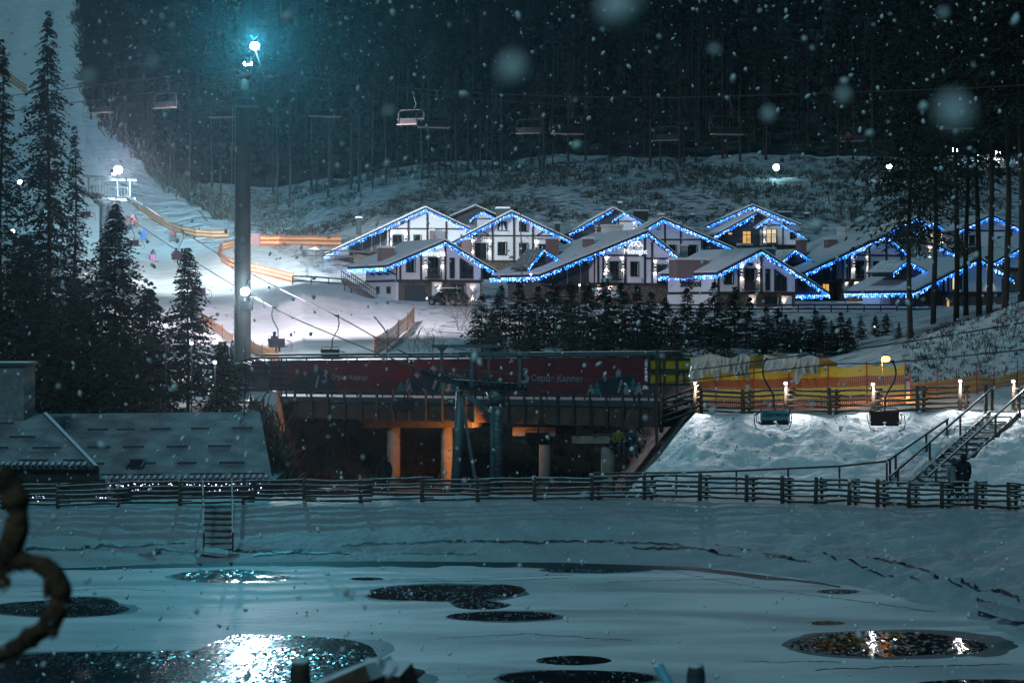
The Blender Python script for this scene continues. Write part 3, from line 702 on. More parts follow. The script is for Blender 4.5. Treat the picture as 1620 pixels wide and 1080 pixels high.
for root, p in ((uf, UF[0]), (uf, UF[2]), (uf, UF[4]), (uf, UF[6]), (uf2, ufp(1603))):
    off = tuple(root.location); zt = p[2] + 1.30
    mb = MB(); mb.box((p[0], p[1], zt - .06), (.12, .12, .10)); mb.tube([(p[0], p[1], zt + .1), (p[0], p[1], zt + .14)], [.10, .02], 8); lm = mb.build('post_lamp', 'steel_dark', root, off)
    mb = MB(); mb.blob((p[0], p[1], zt + .04), .075, 2, 0); mb.build('bulb', 'lamp_small', lm, tuple(v - 0 for v in off))
    light('SPOT', 'post_lamp_back', (p[0] - off[0], p[1] - off[1] + .12, zt - off[2] + .03), 38, (1.0, .95, .88), root, .07, Vector((0, 1, -.1)).to_track_quat('-Z', 'Y').to_euler(), R(170), .4)
    light('SPOT', 'post_lamp_light', (p[0] - off[0], p[1] - off[1] - .12, zt - off[2] + .02), 300, (.93, .96, 1.0), root, .07, Vector((0, -.58, -.81)).to_track_quat('-Z', 'Y').to_euler(), R(108), .6)
# yellow safety net with plastic sheeting behind the fence
def net(name, label, pts, hts, m, postm, group=None, post_every=1, cat='safety net', posth=.15, sag=.06, zlift=0.02):
    """pts: ground points of the posts; cloth hangs between them"""
    root = thing(name, label, cat, pts[0], 0, group); off = tuple(pts[0])
    mb = MB(); mb.uv = []; u = 0; n = 8; rows = 4; first = True; cols = []
    for i in range(len(pts) - 1):
        a, b = Vector(pts[i]), Vector(pts[i + 1]); L = (b - a).length; nr = Vector((-(b - a).y, (b - a).x, 0)).normalized()
        for k in range(n + (1 if i == len(pts) - 2 else 0)):
            t = k / n; s = math.sin(math.pi * t); h = hts[i] * (1 - t) + hts[i + 1] * t
            base = a.lerp(b, t); cc = []
            for r in range(rows + 1):
                v = r / rows
                cc.append((base + Vector((0, 0, zlift + h * v - sag * h * s * v + .03 * s)) + nr * (.12 * s * math.sin(3.1 * v + i)), (u + L * t, v)))
            cols.append(cc)
        u += L
    for a, b in zip(cols[:-1], cols[1:]):
        for r in range(rows):
            i = len(mb.v)
            for q in (a[r], b[r], b[r + 1], a[r + 1]): mb.v.append(tuple(q[0])); mb.uv.append(q[1])
            mb.f.append((i, i + 1, i + 2, i + 3))
    mb.build('net', m, root, off, True)
    for i in range(0, len(pts), post_every):
        p = pts[i]; mb = MB(); mb.tube([(p[0], p[1] - .03, p[2] - .3), (p[0] + random.uniform(-.04, .04), p[1] - .03, p[2] + hts[i] + posth)], .028, 6); mb.build('post', postm, root, off)
    return root
nd = 97.5
def np_(px, d=nd, z=None): x = (px - 810) / F * d; return (x, d, Gxy(x, d) if z is None else z)
NP_ = [np_(p) for p in (1098, 1133, 1192, 1248, 1309, 1372, 1432)]
net('safety_net', 'yellow and rust striped safety net behind the embankment fence', NP_, [1.75, 1.8, 1.9, 1.95, 1.95, 1.9, 1.8], 'net_yellow', 'net_post', 'safety nets')
net('safety_net', 'loose orange net with red posts on the scrubby bank behind the staircase', [np_(p, 99 + i) for i, p in enumerate((1440, 1483, 1545, 1572, 1609, 1650))], [.8, .7, .9, .5, .7, .9], 'net_orange', 'net_post', 'safety nets', posth=.55)
def sheet(px0, px1, y0, y1, label, seed, d=97.9):
    n, r = 26, 10; V = []; Q = []
    for i in range(n + 1):
        u = i / n
        for j in range(r + 1):
            v = j / r; px = px0 + (px1 - px0) * u; py = y0 + (y1 - y0) * v * (0.85 + .35 * float(fbm(np.array(u * 3 + seed), np.array(1.0))))
            wv = .18 * math.sin(u * 19 + seed + v * 2.2) * (0.3 + v) + .16 * float(fbm(np.array(u * 7.0 + seed), np.array(v * 2.5)))
            V.append(tuple(W(px + 4 * math.sin(v * 5 + seed) * v, py + 3 * math.sin(u * 5 + seed), d + wv)))
    for i in range(n):
        for j in range(r): a = i * (r + 1) + j; Q.append((a, a + 1, a + r + 2, a + r + 1))
    o = np_mesh('plastic_sheet', V, Q, 'plastic_sheet', smooth=True)
    tag(o, label, 'plastic sheet', 'plastic sheets hung over the net')
for a in ((1092, 1140, 563, 606, 'crumpled clear plastic sheet at the bridge end of the net', 1.3, 97.1), (1118, 1168, 563, 592, 'short clear plastic sheet hung second from the bridge', 4.1, 97.25), (1162, 1186, 562, 603, 'narrow white plastic sheet hanging down over the yellow net', 2.2, 97.1), (1208, 1262, 562, 590, 'wide pale plastic sheet draped over the middle of the net', 5.7, 97.2), (1258, 1296, 565, 604, 'ragged plastic sheet hanging in points at the far end of the wrapping', 7.9, 97.1)):
    sheet(*a)
mb = MB(); n = 30
root = thing('tarpaulin', 'olive yellow tarpaulin stretched behind the plastic sheets along the embankment', 'tarpaulin', np_(1095, 98.6)); off = tuple(root.location)
V = []; Q = []
for i in range(n + 1):
    u = i / n; px = 1092 + (1325 - 1092) * u; yt = 564 + 3 * math.sin(u * 9) + (18 if u > .93 else 0) * (u - .93) / .07 * .5
    for j in range(6): V.append(tuple(Vector(W(px, yt + (612 - yt) * j / 5, 98.6 + .08 * math.sin(u * 40 + j))) - root.location))
for i in range(n):
    for j in range(5): a = i * 6 + j; Q.append((a, a + 1, a + 7, a + 6))
mat('tarp_olive', (0.36, 0.23, 0.035), 0.5, var=.3, scale=2, bump=.03, bscale=5)
np_mesh('sheet', V, Q, 'tarp_olive', root, True)
for px in (1100, 1150, 1200, 1250, 1300):
    p = np_(px, 98.7); mb = MB(); mb.tube([(p[0], p[1], p[2] - .3), (p[0], p[1], zy(98.7, 562))], .03, 6); mb.build('post', 'net_post', root, off)
# sodium street lamp
p = np_(1395, 100.5); root = thing('street_lamp', 'slim street lamp glowing orange behind the embankment fence', 'street lamp', p); off = tuple(p)
zt = zy(100.5, 570)
mb = MB(); mb.tube([(p[0], p[1], p[2] - .3), (p[0], p[1], zt), (p[0] + .02, p[1] - .12, zt + .12), (p[0] + .1, p[1] - .35, zt + .14)], .04, 8); mb.build('pole', 'pole_gray', root, off, True)
mb = MB(); mb.box((p[0] + .1, p[1] - .45, zt + .25), (.24, .46, .07)); hd = mb.build('lamp_head', 'steel_dark', root, off)
mb = MB(); mb.blob((p[0] + .1, p[1] - .50, zt + .08), (.20, .22, .15), 2, 0); mb.build('lens', 'lamp_orange', hd, off)
light('SPOT', 'street_lamp_light', (.1, -.50, zt - .10 - p[2]), 900, (1.0, .30, .05), root, .10, (0, 0, 0), R(150), .6)
light('SPOT', 'street_lamp_back', (.1, -.22, zt + .05 - p[2]), 420, (1.0, .30, .05), root, .10, Vector((-.25, 1, -.2)).to_track_quat('-Z', 'Y').to_euler(), R(165), .4)

# ------------------------------------------------------------------ lodge roofs beyond the fence, left
def shingle_roof():
    m, t, b = nodes('shingle_snow')
    tc = t.nodes.new('ShaderNodeTexCoord')
    br = t.nodes.new('ShaderNodeTexBrick'); br.inputs['Scale'].default_value = 1.0; br.inputs['Brick Width'].default_value = .34; br.inputs['Row Height'].default_value = .22; br.inputs['Mortar Size'].default_value = .03
    br.inputs['Color1'].default_value = (0.22, 0.24, 0.25, 1); br.inputs['Color2'].default_value = (0.18, 0.20, 0.21, 1); br.inputs['Mortar'].default_value = (0.10, 0.11, 0.12, 1)
    mp = t.nodes.new('ShaderNodeMapping'); t.links.new(tc.outputs['UV'], mp.inputs[0]); t.links.new(mp.outputs[0], br.inputs['Vector'])
    nz = t.nodes.new('ShaderNodeTexNoise'); nz.inputs['Scale'].default_value = .8; nz.inputs['Detail'].default_value = 5; t.links.new(mp.outputs[0], nz.inputs['Vector'])
    mr = t.nodes.new('ShaderNodeMapRange'); mr.inputs[1].default_value = .4; mr.inputs[2].default_value = .62; t.links.new(nz.outputs[0], mr.inputs[0])
    mx = t.nodes.new('ShaderNodeMix'); mx.data_type = 'RGBA'; t.links.new(mr.outputs[0], mx.inputs[0]); t.links.new(br.outputs[0], mx.inputs[6]); mx.inputs[7].default_value = (.30, .32, .33, 1)
    t.links.new(mx.outputs[2], b.inputs['Base Color']); b.inputs['Roughness'].default_value = .8
    bp = t.nodes.new('ShaderNodeBump'); bp.inputs['Distance'].default_value = .02; t.links.new(br.outputs[1], bp.inputs['Height']); bp.invert = True; t.links.new(bp.outputs[0], b.inputs['Normal'])
    MATS['shingle_snow'] = m
shingle_roof()
lod = thing('lodge', 'low lodge with broad snowy shingle roofs and snow guards beside the pond', 'lodge', (W(260, 770, 95).x, 95, 0.3)); LO = tuple(lod.location)
def slab(corners, name, m, th=.14):
    """corners: eave-left, eave-right, ridge-right, ridge-left in world; a thick roof plane with uv in metres"""
    c = [Vector(q) for q in corners]; nrm = (c[1] - c[0]).cross(c[3] - c[0]).normalized(); 
    if nrm.z < 0: nrm = -nrm
    mb = MB(); mb.uv = []
    def uvq(p): 
        ex = (c[1] - c[0]).normalized(); ey = nrm.cross(ex); q = p - c[0]; return (q.dot(ex), q.dot(ey))
    lo = [q - nrm * th for q in c]
    for fs in ((c[0], c[1], c[2], c[3]), (lo[3], lo[2], lo[1], lo[0]), (c[0], lo[0], lo[1], c[1]), (c[1], lo[1], lo[2], c[2]), (c[2], lo[2], lo[3], c[3]), (c[3], lo[3], lo[0], c[0])):
        i = len(mb.v)
        for p in fs: mb.v.append(tuple(p)); mb.uv.append(uvq(p))
        mb.f.append((i, i + 1, i + 2, i + 3))
    return mb.build(name, m, lod, LO), c, nrm
r1, c1, n1 = slab([W(150, 759, 91), W(431, 757, 91), W(411, 651, 99), W(30, 655, 99)], 'roof', 'shingle_snow')
r2, c2, n2 = slab([W(-160, 737, 88.5), W(150, 737, 88.5), W(72, 655, 95), W(-140, 655, 95)], 'roof', 'shingle_snow')
# hip side of the left roof and the steep upper part behind the chimney
mb = MB(); mb.quad(W(150, 737, 88.5), W(161, 758, 91.2), W(84, 660, 99), W(72, 655, 95)); mb.build('roof_hip', 'shingle_snow', lod, LO)
mb = MB(); mb.beam(W(152, 738, 88.4), W(71, 654, 95), .16, .12); mb.build('ridge_cap', 'steel_snow', lod, LO)
def guards(c, nrm, rows):
    for v, us in rows:
        for u0, u1 in us:
            p = c[0].lerp(c[1], u0).lerp(c[3].lerp(c[2], u0), v) + nrm * .05; q = c[0].lerp(c[1], u1).lerp(c[3].lerp(c[2], u1), v) + nrm * .05
            mb = MB(); mb.beam(p, q, .06, .10); mb.build('snow_guard', 'steel_snow', lod, LO)
guards(c1, n1, [(.73, [(.22, .31), (.35, .43), (.50, .59), (.68, .76), (.86, .955)]), (.46, [(.14, .25), (.31, .41), (.52, .62), (.72, .83)]), (.22, [(.02, .14), (.29, .41), (.52, .62), (.74, .87)]), (.06, [(.06, .2), (.24, .40), (.55, .74), (.78, .96)])])
guards(c2, n2, [(.80, [(.5, .72)]), (.53, [(.64, .8)]), (.32, [(.4, .6), (.74, .9)]), (.09, [(.2, .45), (.63, .78), (.86, .97)])])
for c, nrm, u0, u1 in ((c1, n1, .02, 1.0), (c2, n2, .1, .98)):          # pantile eave ends
    mb = MB(); k = int((c[1] - c[0]).length * (u1 - u0) / .26)
    for i in range(k):
        p = c[0].lerp(c[1], u0 + (u1 - u0) * i / k) + Vector((0, -.02, -.02)); mb.tube([p + Vector((0, .25, .13)), p + Vector((0, -.06, 0.02))], .085, 7)
    mb.build('eave_tiles', 'steel_snow', lod, LO)
mb = MB(); sk = W(227, 737, 0)
p = c1[0].lerp(c1[1], .30).lerp(c1[3].lerp(c1[2], .30), .20); T = Matrix.Identity(3)
ex = (c1[1] - c1[0]).normalized(); ey = n1.cross(ex); T = Matrix((ex, ey, n1)).transposed()
mb.box(p + n1 * .04, (.72, .95, .16), rot=T); sk = mb.build('skylight', 'steel_dark', lod, LO)
mb = MB(); mb.box(p + n1 * .125, (.56, .78, .02), rot=T); mb.build('pane', 'pane', sk, LO)
mb = MB(); a, b = W(168, 764, 91.4), W(424, 762, 91.4); mb.box(((a.x + b.x) / 2, 95.2, .2), (b.x - a.x, 7.2, a.z * 2 - .5)); mb.build('wall', 'dark_board', lod, LO)
mb = MB(); a, b = W(-120, 757, 89.6), W(166, 757, 89.6); mb.box(((a.x + b.x) / 2, 93.4, .2), (b.x - a.x, 7.4, a.z * 2 - .45)); mb.build('wall', 'stucco', lod, LO)
mb = MB(); a, b = W(-130, 742, 88.75), W(152, 742, 88.75); mb.box(((a.x + b.x) / 2, 89.1, a.z - .2), (b.x - a.x, .7, .50)); mb.build('eave_board', 'timber', lod, LO)
mb = MB(); a, b = W(-30, 578, 94), W(37, 668, 94); mb.box(((a.x + b.x) / 2, 95.2, (a.z + b.z) / 2 - .6), (b.x - a.x, 2.2, a.z - b.z + 1.2)); ch = mb.build('chimney', 'chimney_stone', lod, LO)
mb = MB(); mb.box(((a.x + b.x) / 2, 95.2, a.z + .06), (b.x - a.x + .22, 2.45, .13)); mb.build('cap', 'steel_snow', ch, LO)
mb = MB()
for k in range(95):
    px = random.choice([random.uniform(172, 255), random.uniform(300, 430), random.uniform(172, 430)]); q = W(px, 764 + abs(random.gauss(0, 6)), 90.4); mb.blob(q, random.uniform(.012, .026), 1, 0)
for k in range(22):
    px = random.choice([random.uniform(40, 70), random.uniform(150, 172)]); q = W(px, 787 + random.gauss(0, 3), 84.5); mb.blob(q, random.uniform(.012, .022), 1, 0)
mb.build('fairy_lights', 'fairy_white', lod, LO)

# ------------------------------------------------------------------ footbridge with the printed banner
BA = Vector(((395 - 810) / F * 119, 119, 0)); BB = Vector(((1046 - 810) / F * 104.5, 104.5, 0))
def bd(px):                                     # distance of the bridge's near face in a column
    k = (px - 810) / F; t = (BA.x - k * BA.y) / ((BA.x - BB.x) - k * (BA.y - BB.y)); return BA.y + (BB.y - BA.y) * t
def bp(px, py, o=0.0):
    d = bd(px); p = W(px, py, d); n_ = Vector((BB.y - BA.y, -(BB.x - BA.x), 0)).normalized()
    return p + n_ * o
BN = Vector((BB.y - BA.y, -(BB.x - BA.x), 0)).normalized()
if BN.y > 0: BN = -BN
def bp(px, py, o=0.0): return W(px, py, bd(px)) + BN * o       # o metres towards the camera
root = thing('footbridge', 'steel footbridge on concrete piers with a snowy rail above the dark ravine', 'bridge', bp(720, 650)); off = tuple(root.location)
def bspan(name, m, px0, px1, y00, y01, y10, y11, o0, o1, n=1):
    mb = MB()
    for k in range(n):
        a, b = px0 + (px1 - px0) * k / n, px0 + (px1 - px0) * (k + 1) / n
        def yy(u, top): 
            t = (u - px0) / (px1 - px0); return (y00 + (y10 - y00) * t) if top else (y01 + (y11 - y01) * t)
        P = [bp(a, yy(a, 0), o0), bp(b, yy(b, 0), o0), bp(b, yy(b, 1), o0), bp(a, yy(a, 1), o0)]; Q = [bp(a, yy(a, 0), o1), bp(b, yy(b, 0), o1), bp(b, yy(b, 1), o1), bp(a, yy(a, 1), o1)]
        i = len(mb.v); mb.v += [tuple(q) for q in P + Q]
        for q in ((0, 1, 2, 3), (7, 6, 5, 4), (0, 4, 5, 1), (1, 5, 6, 2), (2, 6, 7, 3), (3, 7, 4, 0)): mb.f.append(tuple(i + j for j in q))
    return mb.build(name, m, root, off)
bspan('girder', 'steel_dark', 425, 1046, 640, 660, 652, 676, -.3, -2.9)
bspan('deck', 'steel_snow', 400, 1050, 626, 634, 634, 644, .12, -3.0)
mat('girder_brown', (0.10, 0.055, 0.045), 0.8, var=.4, scale=2)
bspan('girder_face', 'girder_brown', 470, 1046, 636, 660, 645, 676, .05, -.25)
for i, px in enumerate(np.linspace(470, 1040, 23)):
    t = (px - 400) / 650; mb = MB(); mb.beam(bp(px, 612 + 9 * t, .2), bp(px, 661 + 17 * t, .16), .13, .16); mb.build('rib', 'steel_dark', root, off)
bspan('top_rail', 'steel_snow', 396, 1040, 565, 568, 559, 563, .1, -.25)
bspan('canopy', 'steel_snow', 396, 1040, 560.5, 563.5, 556, 559, -.4, -2.6)
for px in np.linspace(400, 1040, 17):
    mb = MB(); mb.beam(bp(px, 566, -.28), bp(px, 634, -.28), .08, .08); mb.build('rail_post', 'steel_dark', root, off)
bspan('toe_rail', 'steel_snow', 458, 1040, 616, 618.2, 626, 628.4, .17, .12)
for y in (577, 586, 595, 604, 613):
    bspan('guard_bar', 'steel_snow', 398, 462, y, y + 1.6, y, y + 1.6, .1, .02)
for px in (404, 421, 432, 444, 456):
    mb = MB(); mb.beam(bp(px, 568, .15), bp(px, 640, .15), .07, .07); mb.build('guard_post', 'steel_dark', root, off)
for px0, px1, yc, hh in ((568, 740, 662, 15), (804, 872, 676, 14), (898, 968, 690, 12)):     # pier caps
    bspan('pier_cap', 'concrete', px0, px1, yc, yc + hh, yc, yc + hh, -.4, -2.4)
for px, wd in ((623, 20), (707, 18), (862, 18), (962, 22)):
    a = W(px, 676 if px < 800 else 690, bd(px) + 1.1); d = a.y; mb = MB(); mb.tube([(a.x, a.y, -1.6), (a.x, a.y, a.z + .02)], [wd / 2 / F * d * 1.05, wd / 2 / F * d], 16); mb.build('pier', 'concrete', root, off, True)
mb = MB(); a = bp(1047, 560, .5); mb.box((a.x, a.y, (a.z - .3) / 2 + .3), (.14, .14, a.z + 0.2)); mb.build('mast', 'stair_wood', root, off)
ban = thing('banner', 'long dark red advertising banner lettered in white on the footbridge railing', 'banner', bp(740, 600, .2)); boff = tuple(ban.location)
def bpoly(name, m, pts, o, parent=ban, o2=None):
    mb = MB(); mb.quad(*[bp(x, y, o) for x, y in pts]); return mb.build(name, m, parent, boff)
_r = root; root = ban; off_s = off; off = boff
bspan('print', 'red_print', 462, 1022, 570, 618, 565, 627, .16, .12, 1)
bspan('print', 'red_print', 398, 460, 571, 617, 570, 618, -.02, -.06, 1)
root = _r; off = off_s
BX = (BB - BA).normalized(); BZ = Vector((0, 0, 1))
def btext(body, px, py, hpx, o=.175, name='lettering', m='print_white'):
    p = bp(px, py, o) - Vector(boff); size = hpx / F * bd(px) * 1.45
    M = Matrix.Translation(p) @ Matrix((BX, BZ, -BN if BX.cross(BZ).dot(-BN) > 0 else BN)).transposed().to_4x4()
    text_mesh(name, body, size, m, ban, M, .004, bold=.006)
def blogo(px, py, s):
    pts = [(-4, -12), (3, -12), (5, -7), (2, -3), (7, 3), (5, 10), (-3, 13), (-8, 8), (-3, 8), (1, 5), (0, 1), (-4, -1), (-1, -5), (-2, -8)]
    bpoly('emblem', 'print_white', [(px + a * s, py + b * s) for a, b in pts], .177)
btext('Серце Карпат', 556, 597, 7.4); blogo(518, 595, .85)
btext('Серце Карпат', 884, 599, 9.8); blogo(834, 594, 1.0)
btext('ЗОНА', 727, 595, 8.6)
def mtn(pts, m, o): bpoly('mountain_print', m, pts, o)
for x0, wd, yb, mm in ((470, 60, 616.5, 0), (640, 88, 619, 1), (940, 75, 624, 2)):
    mtn([(x0, yb), (x0 + wd * .12, yb - 22), (x0 + wd * .25, yb - 30), (x0 + wd * .36, yb - 24), (x0 + wd * .55, yb - 42), (x0 + wd * .68, yb - 30), (x0 + wd * .78, yb - 35), (x0 + wd, yb - 8), (x0 + wd, yb)], 'print_dark', .166)
    mtn([(x0 + wd * .20, yb - 27), (x0 + wd * .25, yb - 30), (x0 + wd * .31, yb - 27), (x0 + wd * .27, yb - 20), (x0 + wd * .24, yb - 23)], 'print_white', .170)
    mtn([(x0 + wd * .49, yb - 36), (x0 + wd * .55, yb - 42), (x0 + wd * .61, yb - 36), (x0 + wd * .57, yb - 26), (x0 + wd * .54, yb - 31), (x0 + wd * .5, yb - 24)], 'print_white', .170)
    mtn([(x0 + wd * .52, yb - 4), (x0 + wd * .60, yb - 24), (x0 + wd * .64, yb - 22), (x0 + wd * .57, yb - 3)], 'print_white', .172)
    for k, fx in enumerate((-.03, .1, .72, .86, .98)):
        cx = x0 + wd * fx; hh = (14, 18, 15, 22, 17)[k]; pm = 'print_teal' if (k + mm) % 2 else 'print_white'
        if mm == 0: pm = 'print_dark'
        mtn([(cx - 8, yb - .5), (cx - 3.5, yb - hh * .42), (cx - 6, yb - hh * .42), (cx - 2.3, yb - hh * .75), (cx - 4, yb - hh * .75), (cx, yb - hh * 1.2), (cx + 4, yb - hh * .75), (cx + 2.3, yb - hh * .75), (cx + 6, yb - hh * .42), (cx + 3.5, yb - hh * .42), (cx + 8, yb - .5)], pm, .174 + .001 * k)
box = thing('advert_frame', 'yellow advertising panel in a dark steel frame at the embankment end of the bridge', 'sign', bp(1060, 600, 0)); xoff = tuple(box.location)
mb = MB(); P = [W(1026, 566, 105), W(1093, 566, 103), W(1093, 606, 103), W(1026, 606, 105)]; i = 0
mb.quad(*P); mb.build('panel', 'yellow_print', box, xoff)
for a, b in (((1024, 563), (1096, 563)), ((1024, 585), (1096, 585)), ((1024, 608), (1096, 608)), ((1026, 560), (1026, 652)), ((1050, 562), (1050, 650)), ((1070, 562), (1070, 650)), ((1082, 585), (1082, 608)), ((1094, 560), (1094, 652))):
    mb = MB(); mb.beam(W(a[0], a[1], 104.8 - (a[0] - 1026) / 67 * 2), W(b[0], b[1], 104.8 - (b[0] - 1026) / 67 * 2), .10, .10); mb.build('bar', 'steel_dark', box, xoff)
p = W(1086, 594, 102.9) - Vector(xoff)
text_mesh('lettering', 'JUW', .34, 'print_white', box, Matrix.Translation(p) @ Matrix.Rotation(R(90), 4, 'X'), .004)
# sodium floodlight under the deck, behind the lift tower
p = W(788, 694, bd(788) - .9); fl = thing('bridge_floodlight', 'orange floodlight fixed low under the footbridge beside the lift tower', 'floodlight', p); foff = tuple(p)
mb = MB(); mb.box(p, (.22, .16, .18)); hd = mb.build('housing', 'steel_dark', fl, foff)
mb = MB(); mb.box(p + Vector((-.02, -.083, 0)), (.18, .01, .14)); mb.build('lens', 'lamp_orange', hd, foff)
mb = MB(); mb.tube([p + Vector((0, 0, .1)), p + Vector((0, .2, 1.2))], .03, 6); mb.build('bracket', 'steel_dark', fl, foff)
for aim_, e_ in (((-1, .42, .02), 1300), ((1, .30, -.05), 50)):
    light('SPOT', 'floodlight_lamp', Vector(aim_) * .22, e_, (1.0, .33, .07), fl, .08, Vector(aim_).to_track_quat('-Z', 'Y').to_euler(), R(112), .4)
# ------------------------------------------------------------------ chalets
def fairy(name, paths, root, seed, m='fairy_blue', step=.062, drop=.40, r=.034):
    rs = random.Random(seed); V = []; Q = []
    for pts in paths:
        for a, b in zip(pts[:-1], pts[1:]):
            a, b = Vector(a), Vector(b); n = max(1, int((b - a).length / step))
            for k in range(n):
                p = a.lerp(b, (k + rs.random()) / n)
                L = drop * rs.uniform(.15, 1); z = 0.0
                while z <= L:
                    if rs.random() < .72:
                        q = p + Vector((rs.uniform(-.03, .03), rs.uniform(-.05, .02), -z)); s = r * rs.uniform(.6, 1.25); i = len(V)
                        V += [(q.x - s, q.y, q.z), (q.x, q.y - s, q.z), (q.x + s, q.y, q.z), (q.x, q.y + s, q.z), (q.x, q.y, q.z + s * 1.3), (q.x, q.y, q.z - s * 1.3)]
                        for j in range(4): Q.append((i + j, i + (j + 1) % 4, i + 4)); Q.append((i + (j + 1) % 4, i + j, i + 5))
                    z += rs.uniform(.09, .2)
    return tag(np_mesh(name, V, Q, m, root), kind='stuff')
def sconce(root, x, y, z, e=34, col=(1.0, .88, .80), up=True):
    mb = MB(); mb.tube([(x, y - .10, z - .14), (x, y - .10, z + .14)], .06, 8); mb.box((x, y - .03, z), (.08, .08, .08)); o = mb.build('wall_lamp', 'steel_dark', root)
    mb = MB(); mb.tube([(x, y - .10, z - .165), (x, y - .10, z - .145)], .052, 8); mb.tube([(x, y - .10, z + .145), (x, y - .10, z + .165)], .052, 8); mb.build('lens', 'sconce_lens', o)
    e *= 2.2
    light('SPOT', 'wall_lamp_down', (x, y - .19, z - .20), e, col, root, .03, (0, 0, 0), R(95), .7)
    if up: light('SPOT', 'wall_lamp_up', (x, y - .19, z + .20), e, col, root, .03, (R(180), 0, 0), R(95), .7)
class House: pass
def chalet(label, sp, name='chalet'):
    h = House(); th = R(sp.get('rz', 25)); c, s = math.cos(th), math.sin(th); d = sp['d']; ov = sp.get('ov', 1.0); D = sp.get('depth', 9.5)
    k = (sp['apex'][0] - 810) / F; da = d + ov * c; Xa = k * d - ov * s
    zb = H - (sp['base'] - HY) / F * d; za = H - (sp['apex'][1] - HY) / F * d - zb
    root = thing(name, label, 'chalet', (Xa, da, zb), th, 'timber framed chalets'); h.root = root
    def L(px, py, y0=0.0):
        kk = (px - 810) / F; x = (kk * (da + y0 * c) - Xa + y0 * s) / (c - kk * s); Y = da + x * s + y0 * c
        return x, H - (py - HY) / F * Y - zb
    h.L = L
    xl, zl = L(*sp['left'], -ov); xr, zr = L(*sp['right'], -ov)
    rt = .26
    def top(x): return (za + (zl - za) * x / xl if x < 0 else za + (zr - za) * x / xr) - rt - .02
    h.top = top
    wl = L(sp['wall'][0], 400)[0]; wr = min(L(sp['wall'][1], 400)[0], xr - .3)
    zf = L((sp['wall'][0] + sp['wall'][1]) / 2, sp['floor'])[1]
    # upper storey, ground floor
    m_up = sp.get('up', 'stucco')
    mb = MB(); mb.prism([(wl, zf), (wr, zf), (wr, max(zf + .2, top(wr))), (0, top(0)), (wl, max(zf + .2, top(wl)))], 0, D); mb.build('wall', m_up, root)
    mb = MB(); mb.box(((wl + wr) / 2, .1 + (D - .2) / 2, (zf - 3.5) / 2), (wr - wl - .24, D - .2, zf + 3.5 - .01)); mb.build('ground_floor', sp.get('low', 'stone'), root)
    if sp.get('recess'):
        rl = L(sp['recess'], 400)[0]
        mb = MB(); mb.prism([(rl, zf - .0), (wl - .01, zf), (wl - .01, top(wl)), (rl, max(zf + .25, top(rl)))], 1.6, D); mb.build('recess_wall', 'dark_board', root)
        mb = MB(); mb.box(((rl + wl) / 2 - .15, 1.7 + (D - 2) / 2, (zf - 3.5) / 2), (wl - rl - .3, D - 2, zf + 3.5 - .02)); mb.build('ground_floor', 'stone', root)
        for u in (.25, .55, .82):
            mb = MB(); x = rl + (wl - rl) * u; mb.box((x, 1.57, zf + (top(x) - zf) / 2), (.10, .05, max(.1, top(x) - zf - .05))); mb.build('window_post', 'pipe_gray', root)
        mb = MB(); mb.box(((rl + wl) / 2, .75, zf - .06), (wl - rl, 1.5, .12)); mb.build('balcony_floor', 'timber', root)
    if sp.get('rrecess'):
        rr = L(sp['rrecess'], 400)[0]
        mb = MB(); mb.prism([(wr + .01, zf), (rr, zf), (rr, max(zf + .25, top(rr))), (wr + .01, top(wr))], 1.6, D); mb.build('recess_wall', 'dark_board', root)
    # roof, snow
    mb = MB(); mb.prism([(xl, zl), (0, za), (xr, zr), (xr, zr - rt), (0, za - rt), (xl, zl - rt)], -ov, D + ov); rf = mb.build('roof', 'roof_dark', root)
    sl = (zl - za) / xl; sr = (zr - za) / xr; a = .07
    mb = MB(); mb.prism([(xl + a, zl + sl * a + .004), (0, za + .004), (xr - a, zr - sr * a + .004), (xr - a, zr - sr * a + .13), (0.1, za + .15), (-.1, za + .15), (xl + a, zl + sl * a + .13)], -ov + .12, D + ov - .1)
    mb.build('snow_cover', 'roof_snow', rf)
    # timbers
    mb = MB(); tw = .21
    for px in sp.get('vert', []):
        x = min(max(L(px, 400)[0], wl + tw / 2), wr - tw / 2); t = top(x) - .1
        if t > zf: mb.box((x, -.035, (zf + t) / 2), (tw, .09, t - zf))
    for (x0, x1, py) in sp.get('horz', []):
        a0 = max(L(x0, py)[0], wl); a1 = min(L(x1, py)[0], wr); zz = L((x0 + x1) / 2, py)[1]; mb.box(((a0 + a1) / 2, -.03, zz), (a1 - a0, .07, tw * .85))
    mb.box(((wl + wr) / 2, -.04, zf), (wr - wl + .1, .10, tw)); mb.box((wl - .03, D / 2, zf), (.10, D - .1, tw)); 
    tz = top(wl); 
    mb.box((wl - .025, .35, (zf + tz) / 2 - .06), (.09, .2, tz - zf - .25)) if tz > zf + .5 else None
    mb.build('timber_frame', 'timber', root)
    if sp.get('sidewhite'):
        mb = MB(); mb.box((wl - .02, D / 2 + .03, (zf - .14 - 3.4) / 2), (.24, D - .3, zf + 3.4 - .16)); mb.build('side_panel', 'stucco', root)
    for q in sp.get('brackets', []):
        mb = MB(); t = top(wl) - .15; mb.beam((wl - .02, q, zf + (t - zf) * .35), (xl + .35, q, zl - rt - .05), .14, .16); mb.build('bracket', 'timber', root)
